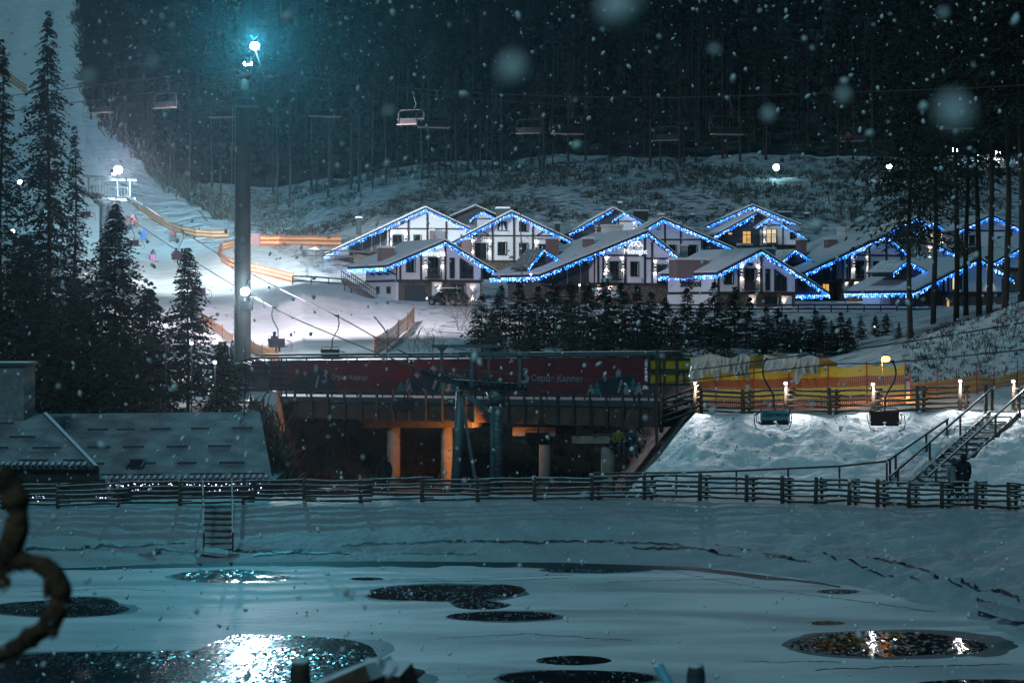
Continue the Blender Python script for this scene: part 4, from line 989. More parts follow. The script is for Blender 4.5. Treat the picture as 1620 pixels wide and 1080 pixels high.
    # windows and doors
    for wn_ in sp.get('win', []):
        kind = wn_[4] if len(wn_) > 4 else 'dark'; low = wn_[5] if len(wn_) > 5 else 0.0
        x0, z1 = L(wn_[0], wn_[1], low); x1, z0 = L(wn_[2], wn_[3], low)
        if x1 < x0: x0, x1 = x1, x0
        y = low - .02
        if kind == 'garage':
            mb = MB(); mb.box(((x0 + x1) / 2, y - .02, (z0 + z1) / 2), (x1 - x0, .06, z1 - z0)); mb.build('garage_door', 'dark_board', root); continue
        if kind == 'litwall':  # lamplight on the ground-floor wall put into a pale stucco panel
            mb = MB(); mb.box(((x0 + x1) / 2, y - .02, (z0 + z1) / 2), (x1 - x0, .05, z1 - z0)); mb.build('lamplight_panel', 'stucco', root); continue
        fw = .09; mb = MB(); tl = z1
        z1l = z1; z1r = z1
        if kind == 'trap': z1r = z1 - (z1 - z0) * .36
        mb.box((x0 + fw / 2, y - .02, (z0 + z1l) / 2), (fw, .1, z1l - z0)); mb.box((x1 - fw / 2, y - .02, (z0 + z1r) / 2), (fw, .1, z1r - z0)); mb.box(((x0 + x1) / 2, y - .02, z0 + fw / 2), (x1 - x0 - 2 * fw, .1, fw))
        mb.beam((x0 + fw, y - .02, z1l - fw / 2), (x1 - fw, y - .02, z1r - fw / 2), .1, fw)
        if x1 - x0 > .7: mb.box(((x0 + x1) / 2 + (0.12 if kind == 'trap' else 0), y - .02, (z0 + min(z1l, z1r)) / 2), (.06, .08, min(z1l, z1r) - z0 - 2 * fw))
        if z1 - z0 > 1.6 and kind in ('warm', 'pale'): mb.box(((x0 + x1) / 2, y - .021, z0 + (z1 - z0) * .7), (x1 - x0 - 2 * fw, .075, .06))
        fr = mb.build('door' if (z1 - z0) > 1.95 and kind not in ('trap',) else 'window', 'timber', root)
        mb = MB(); mb.quad((x0 + .02, y - .012, z0 + .02), (x1 - .02, y - .012, z0 + .02), (x1 - .02, y - .012, z1r - .02), (x0 + .02, y - .012, z1l - .02))
        mb.build('pane', {'warm': 'window_warm', 'pale': 'window_pale'}.get(kind, 'pane'), fr)
        if kind == 'curtain':
            for sgn in (-1, 1):
                mb = MB(); xm = (x0 + x1) / 2 + sgn * (x1 - x0) * .22; mb.quad((xm - .18, y - .016, z0 + .1), (xm + .18, y - .016, z0 + .1), (xm - sgn * .1, y - .016, z1 - .15)); mb.build('curtain', 'stucco', fr)
        if kind == 'dark':      # pale strip inside one jamb, reflected light put into its colour
            mb = MB(); mb.box((x1 - fw - .03, y - .03, (z0 + z1) / 2), (.05, .05, z1 - z0 - .2)); mb.build('reflection_strip', 'stucco', fr)
    for b_ in sp.get('balc', []):
        x0, z1 = L(b_[0], b_[1], -.8); x1, z0 = L(b_[2], b_[3], -.8); mb = MB()
        mb.box(((x0 + x1) / 2, -.42, z0), (x1 - x0, .74, .12)); bo = mb.build('balcony', 'timber', root)
        mb = MB(); mb.box(((x0 + x1) / 2, -.76, z1), (x1 - x0, .06, .06)); n = int((x1 - x0) / .14)
        for i in range(n + 1): mb.box((x0 + (x1 - x0) * i / n, -.76, (z0 + z1) / 2), (.05 if i not in (0, n) else .08, .04, z1 - z0 - .02))
        for xx in (x0, x1): mb.box((xx, -.42, z1), (.05, .66, .05))
        mb.build('railing', 'timber', bo)
    for q in sp.get('sconce', []):
        low = q[2] if len(q) > 2 else 0.0; x, z = L(q[0], q[1], low); sconce(root, x, low, z, q[3] if len(q) > 3 else 34, (1.0, .72, .50) if low else (1.0, .88, .80))
    # chimneys
    for q in sp.get('chim', []):
        y0 = q[4] if len(q) > 4 else 3.0; x0, z1 = L(q[0], q[1], y0); x1, z0 = L(q[2], q[3], y0); m_ = q[5] if len(q) > 5 else 'chimney_clad'
        dp = max(.9, min(1.6, (x1 - x0) * .7))
        mb = MB(); mb.box(((x0 + x1) / 2, y0 + dp / 2, (z0 - .5 + z1) / 2), (x1 - x0, dp, z1 - z0 + .5)); co = mb.build('chimney', m_, root)
        mb = MB(); mb.box(((x0 + x1) / 2, y0 + dp / 2, z1 + .04), (x1 - x0 + .22, dp + .2, .08)); mb.box(((x0 + x1) / 2, y0 + dp / 2, z1 + .15), (x1 - x0 + .12, dp + .1, .13)); mb.build('snow_cap', 'roof_snow', co)
    # lights under the eaves
    P = []
    lf = sp.get('lights', 'LR')
    yy = -ov - .03
    if 'L' in lf: P.append([(xl, yy, zl - rt - .02), (0, yy, za - rt - .02)])
    if 'R' in lf: P.append([(0, yy, za - rt - .02), (xr, yy, zr - rt - .02)])
    if 'E' in lf: P.append([(xl - .02, D + ov, zl - rt - .04), (xl - .02, -ov, zl - rt - .04)])
    if 'e' in lf: P.append([(xr + .02, -ov, zr - rt - .04), (xr + .02, D + ov, zr - rt - .04)])
    if P: fairy('fairy_lights', P, root, int(d * 7 + sp['apex'][0]), drop=sp.get('drop', .42))
    # dormers and bay gables
    for q in sp.get('dorm', []):
        y0 = q.get('y', 1.5); ax, az = L(*q['apex'], y0 - .5); lx, lz = L(*q['left'], y0 - .5); rx, rz_ = L(*q['right'], y0 - .5); dep = q.get('depth', 4.5); t_ = .18
        mb = MB(); mb.prism([(lx, lz), (ax, az), (rx, rz_), (rx, rz_ - t_), (ax, az - t_), (lx, lz - t_)], y0 - .5, y0 + dep); dr = mb.build('dormer_roof', 'roof_dark' if not q.get('snow', 1) else 'steel_snow', root)
        zbm = L(q['apex'][0], q['bottom'], y0)[1]; wlx = lx + .45 if not q.get('wall') else L(q['wall'][0], 400, y0)[0]; wrx = rx - .45 if not q.get('wall') else L(q['wall'][1], 400, y0)[0]
        tl = az + (lz - az) * (wlx - ax) / (lx - ax) - t_ - .01; tr = az + (rz_ - az) * (wrx - ax) / (rx - ax) - t_ - .01
        mb = MB(); mb.prism([(wlx, zbm), (wrx, zbm), (wrx, max(zbm + .02, tr)), (ax, az - t_ - .01), (wlx, max(zbm + .02, tl))], y0, y0 + dep - .3); mb.build('dormer_wall', q.get('m', 'dark_board'), root)
        if q.get('arch', 1):
            mb = MB(); mb.tube([(ax, y0 - .03, zbm + .1), (ax, y0 - .03, zbm + .1 + (az - zbm) * .45)], .01, 4); r0 = .42
            pr = [(ax - r0, zbm + .15)] + [(ax + r0 * math.cos(math.pi * (1 - i / 8)), zbm + .15 + (az - zbm) * .3 + r0 * math.sin(math.pi * (1 - i / 8))) for i in range(9)] + [(ax + r0, zbm + .15)]
            mb = MB(); mb.quad(*[(x, y0 - .012, z) for x, z in pr]); mb.build('window', 'pane', root)
        mb = MB(); mb.box(((wlx + wrx) / 2, y0 - .03, zbm), (wrx - wlx, .08, .16))
        if q.get('tie'): zt_ = L(q['apex'][0], q['tie'], y0)[1]; mb.box(((wlx + wrx) / 2, y0 - .03, zt_), (wrx - wlx, .07, .15))
        for px in q.get('vert', []):
            x = L(px, 400, y0)[0]; tt = az + ((lz - az) * (x - ax) / (lx - ax) if x < ax else (rz_ - az) * (x - ax) / (rx - ax)) - t_ - .05; mb.box((x, y0 - .033, (zbm + tt) / 2), (.16, .08, tt - zbm))
        mb.build('dormer_trim', 'timber', root)
        fairy('fairy_lights', [[(lx, y0 - .53, lz - t_), (ax, y0 - .53, az - t_)], [(ax, y0 - .53, az - t_), (rx, y0 - .53, rz_ - t_)]], root, int(ax * 31 + d), drop=.36)
    return h
def chtext(h, body, px, py, hpx, m, y0=-.05, name='lettering', bold=0):
    x, z = h.L(px, py, y0); size = hpx / F * 215 * 1.4
    return text_mesh(name, body, size, m, h.root, Matrix.Translation((x, y0, z)) @ Matrix.Rotation(R(90), 4, 'X'), .02, bold=bold)
def cloudsign(h, px, py, y0=-.12, m='sign_white'):
    x, z = h.L(px, py, y0)
    mb = MB()
    for a, b, r in ((-.55, .0, .22), (-.2, .22, .30), (.25, .25, .32), (.6, .02, .2), (.05, .0, .25)):
        pts = [(x + a + r * math.cos(t), y0, z + b + r * math.sin(t) * .9) for t in np.linspace(-.2, math.pi + .2, 9)]; mb.tube(pts, .045, 5)
    mb.build('emblem', m, h.root)
ha = chalet('front chalet with white side wall, outdoor stair and a car before its dark garage', dict(apex=(704.8, 379.6), left=(611, 419.5), right=(800, 437), d=215, base=479, wall=(630, 764), floor=444, depth=9.0, sidewhite=1,
    vert=[633, 666, 704.5, 762], win=[(642, 410, 657, 431), (677, 406, 696, 438), (711, 407.5, 719, 440.5, 'slim'), (727, 408, 748.5, 441, 'trap'), (640, 450, 672, 482, 'garage', .1), (683, 446, 699, 482, 'litwall', .1), (736, 448, 759, 478, 'litwall', .1), (715, 449, 737, 464, 'dark', .08)],
    balc=[(677, 426, 698.5, 439)], sconce=[(672.5, 412), (700.5, 412), (692.5, 463, .1), (747.5, 464, .1)], chim=[(603, 392, 624, 411, 2.5)], lights='LRE', brackets=[.6, 2.6, 4.6, 6.6]))
chtext(ha, 'Midnight', 686, 401, 8.5, 'sign_white', -.14); cloudsign(ha, 687, 393)
chtext(ha, '1', 760.5, 440, 5, 'timber')
for y_, z_ in ((2.2, 1.3), (5.2, 1.3)):
    wl = ha.L(630, 400)[0]; mb = MB(); mb.box((wl - .16, y_, z_), (.08, .9 if y_ > 3 else 1.1, .75)); fr = mb.build('window', 'timber', ha.root)
    mb = MB(); mb.box((wl - .205, y_, z_), (.02, .66, .52)); mb.build('pane', 'pane', fr)
hb = chalet('chalet with lit cloud sign and small dormer on its long snowy roof', dict(apex=(1025, 364.5), left=(853, 434), right=(1079, 409), d=212, base=482, wall=(943.5, 1066), floor=449, depth=9.5, recess=866,
    vert=[946, 954, 989, 1020, 1031.5, 1064], horz=[(946, 1020, 404), (1021, 1066, 409)], win=[(964, 413, 981, 442), (997, 413.5, 1010.5, 437.5), (1039, 418, 1056.5, 449), (941, 455, 952, 472, 'litwall', .1), (960, 452, 975, 470, 'litwall', .1)],
    balc=[(963, 430, 985, 443)], sconce=[(959.5, 418), (985, 418), (1036, 423), (1060, 421), (947, 463, .1), (964, 463, .1)], lights='LRE',
    chim=[(928, 378, 939, 392, 3.0), (869, 378, 884, 402, 5.0), (960, 358, 985, 372, 7.0, 'stucco')],
    dorm=[dict(apex=(860, 393), left=(835, 423), right=(892, 413), bottom=419, y=2.6, depth=3.5)]))
chtext(hb, 'Midnight', 1005.5, 398, 8.5, 'sign_white', -.14); cloudsign(hb, 1006, 390.5)
chtext(hb, '2', 1016, 443, 5, 'timber')
hc = chalet('front chalet with dark sign lettering on its white side wall and a wide brown chimney', dict(apex=(1205, 394), left=(1134, 431), right=(1312, 462.5), d=205, base=494, wall=(1134.5, 1261), floor=463, depth=9.6, sidewhite=1,
    vert=[1136, 1168, 1204, 1259], win=[(1145, 427, 1160, 450), (1177, 424, 1196, 457), (1210.5, 425, 1217.5, 459.5, 'slim'), (1224.5, 425.5, 1244, 460.5, 'trap'), (1184, 466, 1196, 492, 'litwall', .1), (1208, 468, 1232, 492, 'dark', .08), (1236, 468, 1252, 492, 'litwall', .1)],
    balc=[(1180, 444, 1201, 458)], sconce=[(1173, 431), (1200, 432), (1189.5, 484, .1), (1239.5, 484, .1)], lights='LREe', rrecess=1290,
    chim=[(1071, 411, 1120, 432, 3.5), (1174, 388, 1189, 398, 6.0), (1212, 394, 1227, 407, 5)], brackets=[]))
chtext(hc, 'Lodge', 1186, 418, 4, 'timber')
wl = hc.L(1134.5, 400)[0]
zt_ = hc.L(1134, 452)[1]
text_mesh('lettering', 'Shelfgood', 1.05, 'timber', hc.root, Matrix.Translation((wl - .08, 5.0, zt_ + .25)) @ Matrix.Rotation(R(-90), 4, 'Z') @ Matrix.Rotation(R(90), 4, 'X'), .03, bold=.012)
hd_ = chalet('chalet half hidden by the tall pine with arched dormer and pale wall below', dict(apex=(1403, 370), left=(1271, 431), right=(1440, 402), d=222, base=474, wall=(1337, 1434), floor=443, recess=1284, depth=9.5,
    vert=[1340, 1344, 1375, 1402, 1430], horz=[(1344, 1434, 404)], win=[(1353, 412, 1369, 441), (1381, 413, 1394, 431), (1335, 446, 1342, 470, 'litwall', .1), (1350, 445, 1364, 468, 'litwall', .1), (1300, 448, 1312, 462, 'warm', 1.6)], sconce=[(1350.5, 417), (1372, 414), (1338, 455, .1), (1354, 455, .1)],
    chim=[(1266, 380, 1276, 400, 5), (1311, 379, 1325, 394, 4), (1337, 362, 1365, 375, 7, 'stucco')], lights='LR', dorm=[dict(apex=(1258, 394), left=(1237, 412), right=(1291, 414), bottom=414, y=2.6, depth=3.5)]))
he = chalet('white double chalet with two small pediments and black house lettering over its doors', dict(rz=2, apex=(809, 334), left=(700, 390), right=(914, 384), d=245, base=447, wall=(741, 876), floor=413, depth=10,
    vert=[743, 779, 813, 843, 873], horz=[(743, 876, 373)], win=[(787, 350, 801.5, 365.5, 'curtain'), (787, 382.5, 801.5, 404), (821, 350, 835.5, 367), (821, 384, 835.5, 405.5), (751, 384, 771.5, 412), (852, 386, 869, 412, 'curtain'), (872, 420, 886, 426, 'warm', .08)],
    sconce=[(747.5, 390), (774.5, 390), (848, 392), (871, 391)], chim=[(730, 379, 745, 395, -.9), (866, 381, 885, 400, -.9), (878, 354, 886, 362, 5, 'steel_dark'), (785, 330, 806, 340, 7, 'steel_dark')], lights='LR'))
chtext(he, 'CHALET HERO', 762, 377, 4.6, 'timber'); chtext(he, 'CHALET HERO', 861, 378, 4.6, 'timber'); chtext(he, '20', 808, 407, 5, 'timber'); chtext(he, '21', 838, 408.5, 5, 'timber')
for px in (762, 861):
    x, z = he.L(px, 372, -.06); mb = MB()
    mb.beam((x - .85, -.1, z - .05), (x, -.1, z + .55), .1, .12); mb.beam((x + .85, -.1, z - .05), (x, -.1, z + .55), .1, .12); mb.box((x, -.1, z - .08), (1.3, .1, .1)); mb.box((x - .6, -.1, z + .05), (.1, .1, .3)); mb.box((x + .6, -.1, z + .05), (.1, .1, .3)); mb.build('pediment', 'timber', he.root)
hf = chalet('upper left chalet with long unlit left wing beside the ski slope', dict(rz=9, apex=(673, 328), left=(522, 398), right=(745, 361.5), d=255, base=410, wall=(613, 741), floor=398, recess=562, depth=9,
    vert=[616, 646, 676, 706, 738], horz=[(616, 741, 362)], win=[(621, 371, 638, 392), (654, 371, 666.5, 388)], sconce=[(618, 378), (641.5, 378)], balc=[(621, 384, 641, 397)], lights='LRE', chim=[(564, 345, 572, 364, 6, 'steel_dark'), (681, 365, 687, 380, -1.5, 'chimney_clad')]))
hg = chalet('small dark roofed chalet with lit dormer behind the two left chalets', dict(rz=4, apex=(752, 325), left=(712, 342), right=(800, 346), d=288, base=398, wall=(720, 794), floor=378, depth=8, up='dark_board', lights='', vert=[722, 792],
    dorm=[dict(apex=(763.5, 333), left=(743, 346.5), right=(786, 345), bottom=362, y=-1.6, depth=5, m='stucco', wall=(752, 783), tie=346, vert=[753], arch=0)]))
hh = chalet('dark boarded chalet with lit bay gable at the back of the village centre', dict(rz=4, apex=(970, 329), left=(900, 368), right=(1040, 361), d=276, base=402, wall=(908, 1030), floor=384, depth=8, up='dark_board', lights='L', vert=[1028], sconce=[(943, 365)], chim=[(979, 321, 984, 332, 5, 'steel_dark'), (1004, 334, 1025, 350, 4, 'steel_dark')],
    dorm=[dict(apex=(987, 335), left=(968, 349), right=(1022, 355), bottom=366, y=-1.4, depth=5, m='stucco', wall=(977, 1013), tie=350, vert=[978, 1010], arch=0)]))
x, z = hh.L(1003, 359, -1.4); sconce(hh.root, x, -1.4, z, 30)
hi = chalet('chalet washed in blue light just behind the lit cloud sign', dict(rz=4, apex=(1049, 344), left=(975, 388), right=(1174, 397.5), d=242, base=424, wall=(1000, 1112), floor=404, depth=9, rrecess=1150, vert=[1003, 1052, 1077, 1110], horz=[(1003, 1112, 379)], win=[(1058, 387, 1071, 401), (1080, 387, 1104, 404)], lights='LR', chim=[(1078, 389, 1088, 404, -2, 'pipe_gray'), (1043, 340, 1050, 350, 5)]))
hj = chalet('highest chalet, its broad blue-lit gable rising behind the orange window', dict(rz=2, apex=(1191, 324), left=(1100, 364), right=(1320, 377), d=292, base=398, wall=(1132, 1290), floor=384, depth=9, vert=[1134, 1165, 1190, 1240], lights='LR', chim=[(1232, 336, 1252, 354, 4, 'steel_dark'), (1274, 338, 1280, 352, 4, 'steel_dark'), (1094, 340, 1099, 356, 6, 'steel_dark')]))
hk = chalet('dark chalet with glowing orange door and white bay gable', dict(rz=4, apex=(1197, 335), left=(1130, 371.5), right=(1282, 379), d=268, base=408, wall=(1148, 1272), floor=388, depth=8, up='dark_board', vert=[1150, 1206], lights='L', win=[(1174, 365, 1188.5, 387, 'warm'), (1151, 367, 1159, 372, 'warm')],
    dorm=[dict(apex=(1217, 342.5), left=(1195, 359.5), right=(1277, 376), bottom=388, y=-1.5, depth=5, m='stucco', wall=(1205.5, 1269), tie=356, vert=[1206.5, 1238.5], arch=0)]))
for q in ((1211.5, 362, 1229, 385, 'pale'), (1249.5, 367, 1260, 379, 'dark')):
    x0, z1 = hk.L(q[0], q[1], -1.5); x1, z0 = hk.L(q[2], q[3], -1.5); mb = MB()
    for xx in (x0 + .05, (x0 + x1) / 2, x1 - .05): mb.box((xx, -1.54, (z0 + z1) / 2), (.1, .08, z1 - z0))
    for zz in (z0 + .05, z0 + (z1 - z0) * .62, z1 - .05): mb.box(((x0 + x1) / 2, -1.541, zz), (x1 - x0 - .02, .07, .09))
    fr = mb.build('window', 'timber', hk.root); mb = MB(); mb.quad((x0, -1.515, z0), (x1, -1.515, z0), (x1, -1.515, z1), (x0, -1.515, z1)); mb.build('pane', 'window_pale' if q[4] == 'pale' else 'pane', fr)
x0, z1 = hk.L(1210, 374, -2.2); x1, z0 = hk.L(1230, 385, -2.2); mb = MB(); mb.box(((x0 + x1) / 2, -1.9, z0), (x1 - x0, .7, .1)); mb.box(((x0 + x1) / 2, -2.2, z1), (x1 - x0, .06, .06))
for i in range(10): mb.box((x0 + (x1 - x0) * i / 9, -2.2, (z0 + z1) / 2), (.05, .04, z1 - z0))
mb.build('balcony', 'timber', hk.root)
x, z = hk.L(1207.5, 375, -1.5); sconce(hk.root, x + .1, -1.5, z, 30)
hl = chalet('low chalet with lit doorway and wide blue-edged roof behind the log rail fence', dict(apex=(1549.6, 407), left=(1448, 459.5), right=(1604, 439), d=206, base=494, wall=(1497, 1588), floor=463, recess=1462, depth=10, vert=[1500, 1520, 1549, 1586], win=[(1505, 438, 1516, 459, 'pale'), (1496, 472, 1502.5, 488, 'warm', .08), (1522, 469, 1533, 488, 'pale', .08)], lights='LRE', sconce=[(1566, 437)],
    dorm=[dict(apex=(1436, 411), left=(1413, 430), right=(1480, 436), bottom=437, y=3.0, depth=4)]))
for q in ((1413, 474, 1437, 494),):
    y_ = 5.5; x0, z1 = hl.L(q[0], q[1], y_); x1, z0 = hl.L(q[2], q[3], y_)
    mb = MB(); xa = hl.L(1392, 470, y_)[0]; xb = hl.L(1462, 470, y_)[0]; mb.box(((xa + xb) / 2, y_ + 1.5, (z1 - 3) / 2 + .3), (xb - xa, 2.9, z1 + 3.6)); mb.build('annex', 'stucco', hl.root)
    mb = MB()
    for xx in (x0 + .05, x0 + (x1 - x0) * .35, x0 + (x1 - x0) * .66, x1 - .05): mb.box((xx, y_ - .03, (z0 + z1) / 2), (.1, .08, z1 - z0))
    fr = mb.build('door', 'timber', hl.root); mb = MB(); mb.quad((x0, y_ - .015, z0), (x1, y_ - .015, z0), (x1, y_ - .015, z1), (x0, y_ - .015, z1)); mb.build('pane', 'window_pale', fr)
    sconce(hl.root, x0 - .15, y_, (z0 + z1) / 2 + .2, 26); sconce(hl.root, x1 + .15, y_, (z0 + z1) / 2 + .2, 26)
hm = chalet('back chalet with one warm window under its bay gable right of the tall pine', dict(rz=6, apex=(1450.6, 343), left=(1385, 376), right=(1520, 380), d=264, base=412, wall=(1400, 1508), floor=392, depth=8, up='dark_board', lights='LR', vert=[1402, 1505],
    dorm=[dict(apex=(1475, 351), left=(1450, 368), right=(1513, 371), bottom=386, y=-1.5, depth=5, m='stucco', wall=(1459, 1505), tie=364, vert=[1460, 1494], arch=0)]))
x0, z1 = hm.L(1471, 368.5, -1.5); x1, z0 = hm.L(1483, 383, -1.5); mb = MB()
for xx in (x0 + .05, (x0 + x1) / 2, x1 - .05): mb.box((xx, -1.54, (z0 + z1) / 2), (.1, .08, z1 - z0))
fr = mb.build('window', 'timber', hm.root); mb = MB(); mb.quad((x0, -1.515, z0), (x1, -1.515, z0), (x1, -1.515, z1), (x0, -1.515, z1)); mb.build('pane', 'window_pale', fr)
x, z = hm.L(1489, 377, -1.5); sconce(hm.root, x, -1.5, z, 30)
hn = chalet('far right chalet with wide pale blue gable among the tall trunks', dict(rz=5, apex=(1569, 339), left=(1514, 364.5), right=(1640, 372), d=256, base=412, wall=(1520, 1624), floor=392, depth=9, vert=[1522, 1545, 1569, 1600], horz=[(1522, 1620, 365)], win=[(1533, 372, 1544, 389), (1578, 374, 1590, 389)], sconce=[(1595, 377)], lights='LR'))
ho = chalet('chalet cut off by the right edge with a steep lit roof edge', dict(rz=10, apex=(1650, 372), left=(1568, 416), right=(1740, 420), d=232, base=452, wall=(1590, 1720), floor=425, depth=9, vert=[1592, 1630, 1660], win=[(1612, 400, 1624, 421, 'warm')], lights='LR'))
hp_ = chalet('partly seen chalet low between the pine and the scrubby bank with blue eaves', dict(rz=8, apex=(1486, 388), left=(1440, 376), right=(1516, 402), d=240, base=446, wall=(1452, 1508), floor=425, depth=7, lights='R', up='stucco', vert=[1454, 1506], sconce=[(1471, 400)]))
# outdoor stair of the front chalet
A = Vector(W(545, 444, 222)); Bq = Vector(W(590, 474, 214))
root = thing('outdoor_stair', 'grey wooden outdoor stair with railing beside the front chalet', 'staircase', (A.x, A.y, Bq.z - .3)); off = tuple(root.location)
for o_ in (-.55, .55):
    sd = Vector((.5, .86, 0)) * o_; mb = MB(); mb.beam(A + sd, Bq + sd, .08, .28); mb.build('stringer', 'chimney_clad', root, off)
    mb = MB(); mb.beam(A + sd + Vector((0, 0, 1)), Bq + sd + Vector((0, 0, 1)), .07, .1)
    for i in range(15): q = A.lerp(Bq, i / 14) + sd; mb.box(q + Vector((0, 0, .48)), (.06, .06, 1.0))
    mb.build('railing', 'chimney_clad', root, off)
for i in range(11): q = A.lerp(Bq, (i + .5) / 11); mb = MB(); mb.box(q + Vector((0, 0, .1)), (.3, 1.05, .05), rz=R(25)); mb.build('tread', 'stair_tread', root, off)
for i in (0, .25, .5): q = A.lerp(Bq, i); mb = MB(); mb.box((q.x, q.y, q.z - .9), (.16, .16, 1.8)); mb.build('post', 'chimney_clad', root, off)
# rails in front of the village and beside the piste
def rails(name, label, pts, ht, m, nr=3, every=1):
    root = thing(name, label, 'railing', pts[0]); off = tuple(pts[0])
    for i, p in enumerate(pts):
        mb = MB(); mb.box((p[0], p[1], p[2] + ht / 2 - .1), (.11, .11, ht + .2)); mb.build('post', m, root, off)
        if i:
            for k in range(nr):
                z = ht * (.25 + .7 * k / max(1, nr - 1)); a = pts[i - 1]; mb = MB(); mb.beam((a[0], a[1], a[2] + z), (p[0], p[1], p[2] + z), .06, .17); mb.build('rail', m, root, off)
def gp(px, d, dz=0): x = (px - 810) / F * d; return (x, d, Gxy(x, d) + dz)
rails('wooden_railing', 'long dark wooden railing in front of the right hand chalets above the young spruces', [(W(p, 0, 196).x, 196, zy(196, 499.5)) for p in range(1055, 1475, 26)], 1.05, 'timber', 3)
rails('wooden_railing', 'dark rail fence on the snowy bank left of the outdoor stair', [(W(p, 0, 232).x, 232, zy(232, y)) for p, y in ((463, 447), (492, 448), (520, 450), (548, 452))], .75, 'timber', 2)
rails('wooden_railing', 'dark railing before the upper left chalet at the end of its wing', [(W(p, 0, 248).x, 248, zy(248, y)) for p, y in ((468, 407), (500, 408), (530, 408), (560, 409), (585, 411))], .9, 'timber', 2)
# ------------------------------------------------------------------ trees
def spruce_crown(h, r, nb, seed, start=.06, K=6, droop=.5, sw=.075, sl=.34, ragged=.25, power=.85, hang=.6):
    g = np.random.default_rng(seed); V = []
    t = np.sort(g.random(nb) ** 0.9) * (1 - start) + start
    az = g.random(nb) * 2 * np.pi
    gap = fbm(t * 9 + seed, az * .8, 2)
    L = r * ((1 - t) / (1 - start)) ** power * (1 - ragged + ragged * 2 * g.random(nb)) * (1 + .5 * gap) + .10
    for b in range(nb):
        d = np.array([math.cos(az[b]), math.sin(az[b]), 0]); lat = np.array([-d[1], d[0], 0]); z0 = t[b] * h
        for k in range(K):
            s = .12 + .88 * (k + g.random() * .6) / K
            p = d * L[b] * s + np.array([0, 0, z0 + L[b] * (.22 * s - droop * s * s)])
            for side in (-1, 0, 1):
                if side == 0 and k % 2: continue
                dr = d * (.55 if side else 1.0) + lat * side * (.75 + .3 * g.random()) + np.array([0, 0, -hang * g.random() - .05 + (.25 if side == 0 else 0)])
                ln = sl * (.35 + L[b] * .32) * (.6 + .8 * g.random()) * (1 - .35 * s); wv = np.cross(dr, [g.normal() * .6, g.normal() * .6, 1]); wv /= np.linalg.norm(wv) + 1e-6
                wd = sw * (.5 + .3 * L[b]) * (.6 + .7 * g.random()); q = p + dr * ln
                V += [p - wv * wd * .25, p + dr * ln * .55 - wv * wd, q, p + dr * ln * .5 + wv * wd]
    V = np.array(V); Q = np.arange(len(V)).reshape(-1, 4)
    return V, Q
def trunk_mesh(h, r0, parent, m='trunk', seed=0, stubs=0, top=.98):
    rs = random.Random(seed); mb = MB(); n = 7
    pts = [(math.sin(i * 1.1 + seed) * .012 * h * .5, math.cos(i * .9 + seed) * .008 * h * .5, h * top * i / n - (.4 if i == 0 else 0)) for i in range(n + 1)]
    mb.tube(pts, [r0 * (1 - .93 * i / n) + .01 for i in range(n + 1)], 7)
    for k in range(stubs):
        z = h * rs.uniform(.12, .85); a = rs.uniform(0, 6.28); L = rs.uniform(.5, 1.6); mb.tube([(0, 0, z), (math.cos(a) * L * .5, math.sin(a) * L * .5, z + .05), (math.cos(a) * L, math.sin(a) * L, z - .25)], [.03, .02, .006], 3)
    return mb.build('trunk', m, parent, None, True)
def spruce(name, label, px, ybase, ytop, d, half, seed, nb=150, group=None, m='needles', z=None, stubs=0, **kw):
    x = (px - 810) / F * d; zb = Gxy(x, d) if z is None else z; h = zy(d, ytop) - zb; r = half / F * d
    root = thing(name, label, 'tree', (x, d, zb), random.uniform(0, 6), group)
    trunk_mesh(h, .0085 * h ** .95 + .03, root, seed=seed, stubs=stubs)
    V, Q = spruce_crown(h, r, int(nb * (2.2 if group == LG else 2.5)), seed, sw=.075 if group == LG else .045, **kw); np_mesh('crown', V, Q, m, root)
    return root
LG = 'big spruces left of the ski slope'
spruce('spruce_tree', 'tallest dark spruce with a thin ragged spire, before the upper piste', 76, 650, 18, 126, 86, 3, 330, LG, K=7, power=.8, ragged=.35, droop=.6, hang=.9)
spruce('spruce_tree', 'ragged spruce cut by the left edge of the picture', 2, 650, 62, 124, 60, 4, 260, LG, K=6, power=.8, ragged=.4, droop=.6, hang=.9)
spruce('spruce_tree', 'slim spruce with bare side stem just right of the tallest spruce', 118, 650, 200, 123, 42, 5, 190, LG, K=5, ragged=.45, droop=.6)
spruce('spruce_tree', 'broad spruce standing right in front of the lit lift tower', 183, 650, 322, 117, 92, 6, 300, LG, K=7, power=.75, ragged=.3)
spruce('spruce_tree', 'lone pointed spruce standing out against the bright piste', 297, 650, 392, 111, 66, 7, 250, LG, K=6, power=.8, droop=.35, ragged=.2)
spruce('spruce_tree', 'wide dark spruce behind the lodge chimney', 40, 650, 370, 113, 105, 8, 260, LG, K=6, power=.7)
spruce('spruce_tree', 'bushy spruce filling the gap under the tallest spruce', 120, 655, 440, 109, 90, 9, 240, LG, K=6, power=.65)
spruce('spruce_tree', 'dense spruce between the lift tower spruce and the lone pointed one', 236, 655, 455, 108, 72, 10, 240, LG, K=6, power=.65)
spruce('spruce_tree', 'small frosted spruce beside the white hoops near the bridge end', 352, 650, 540, 107, 46, 12, 140, LG, K=5, power=.7, m='needles_young')
spruce('spruce_tree', 'low dark spruce over the ridge of the lodge roof', 190, 655, 500, 105.5, 80, 13, 200, LG, K=6, power=.6)
spruce('spruce_tree', 'low spruce crown beside the snowy lodge chimney', 70, 655, 480, 105, 85, 14, 200, LG, K=6, power=.6)
RG = 'tall conifers on the right bank'
spruce('pine_tree', 'tall pine with drooping shaggy branches in front of the right chalets', 1440, 540, 20, 140, 84, 21, 210, RG, start=.30, K=7, droop=.55, hang=1.0, ragged=.5, power=.5, stubs=14)
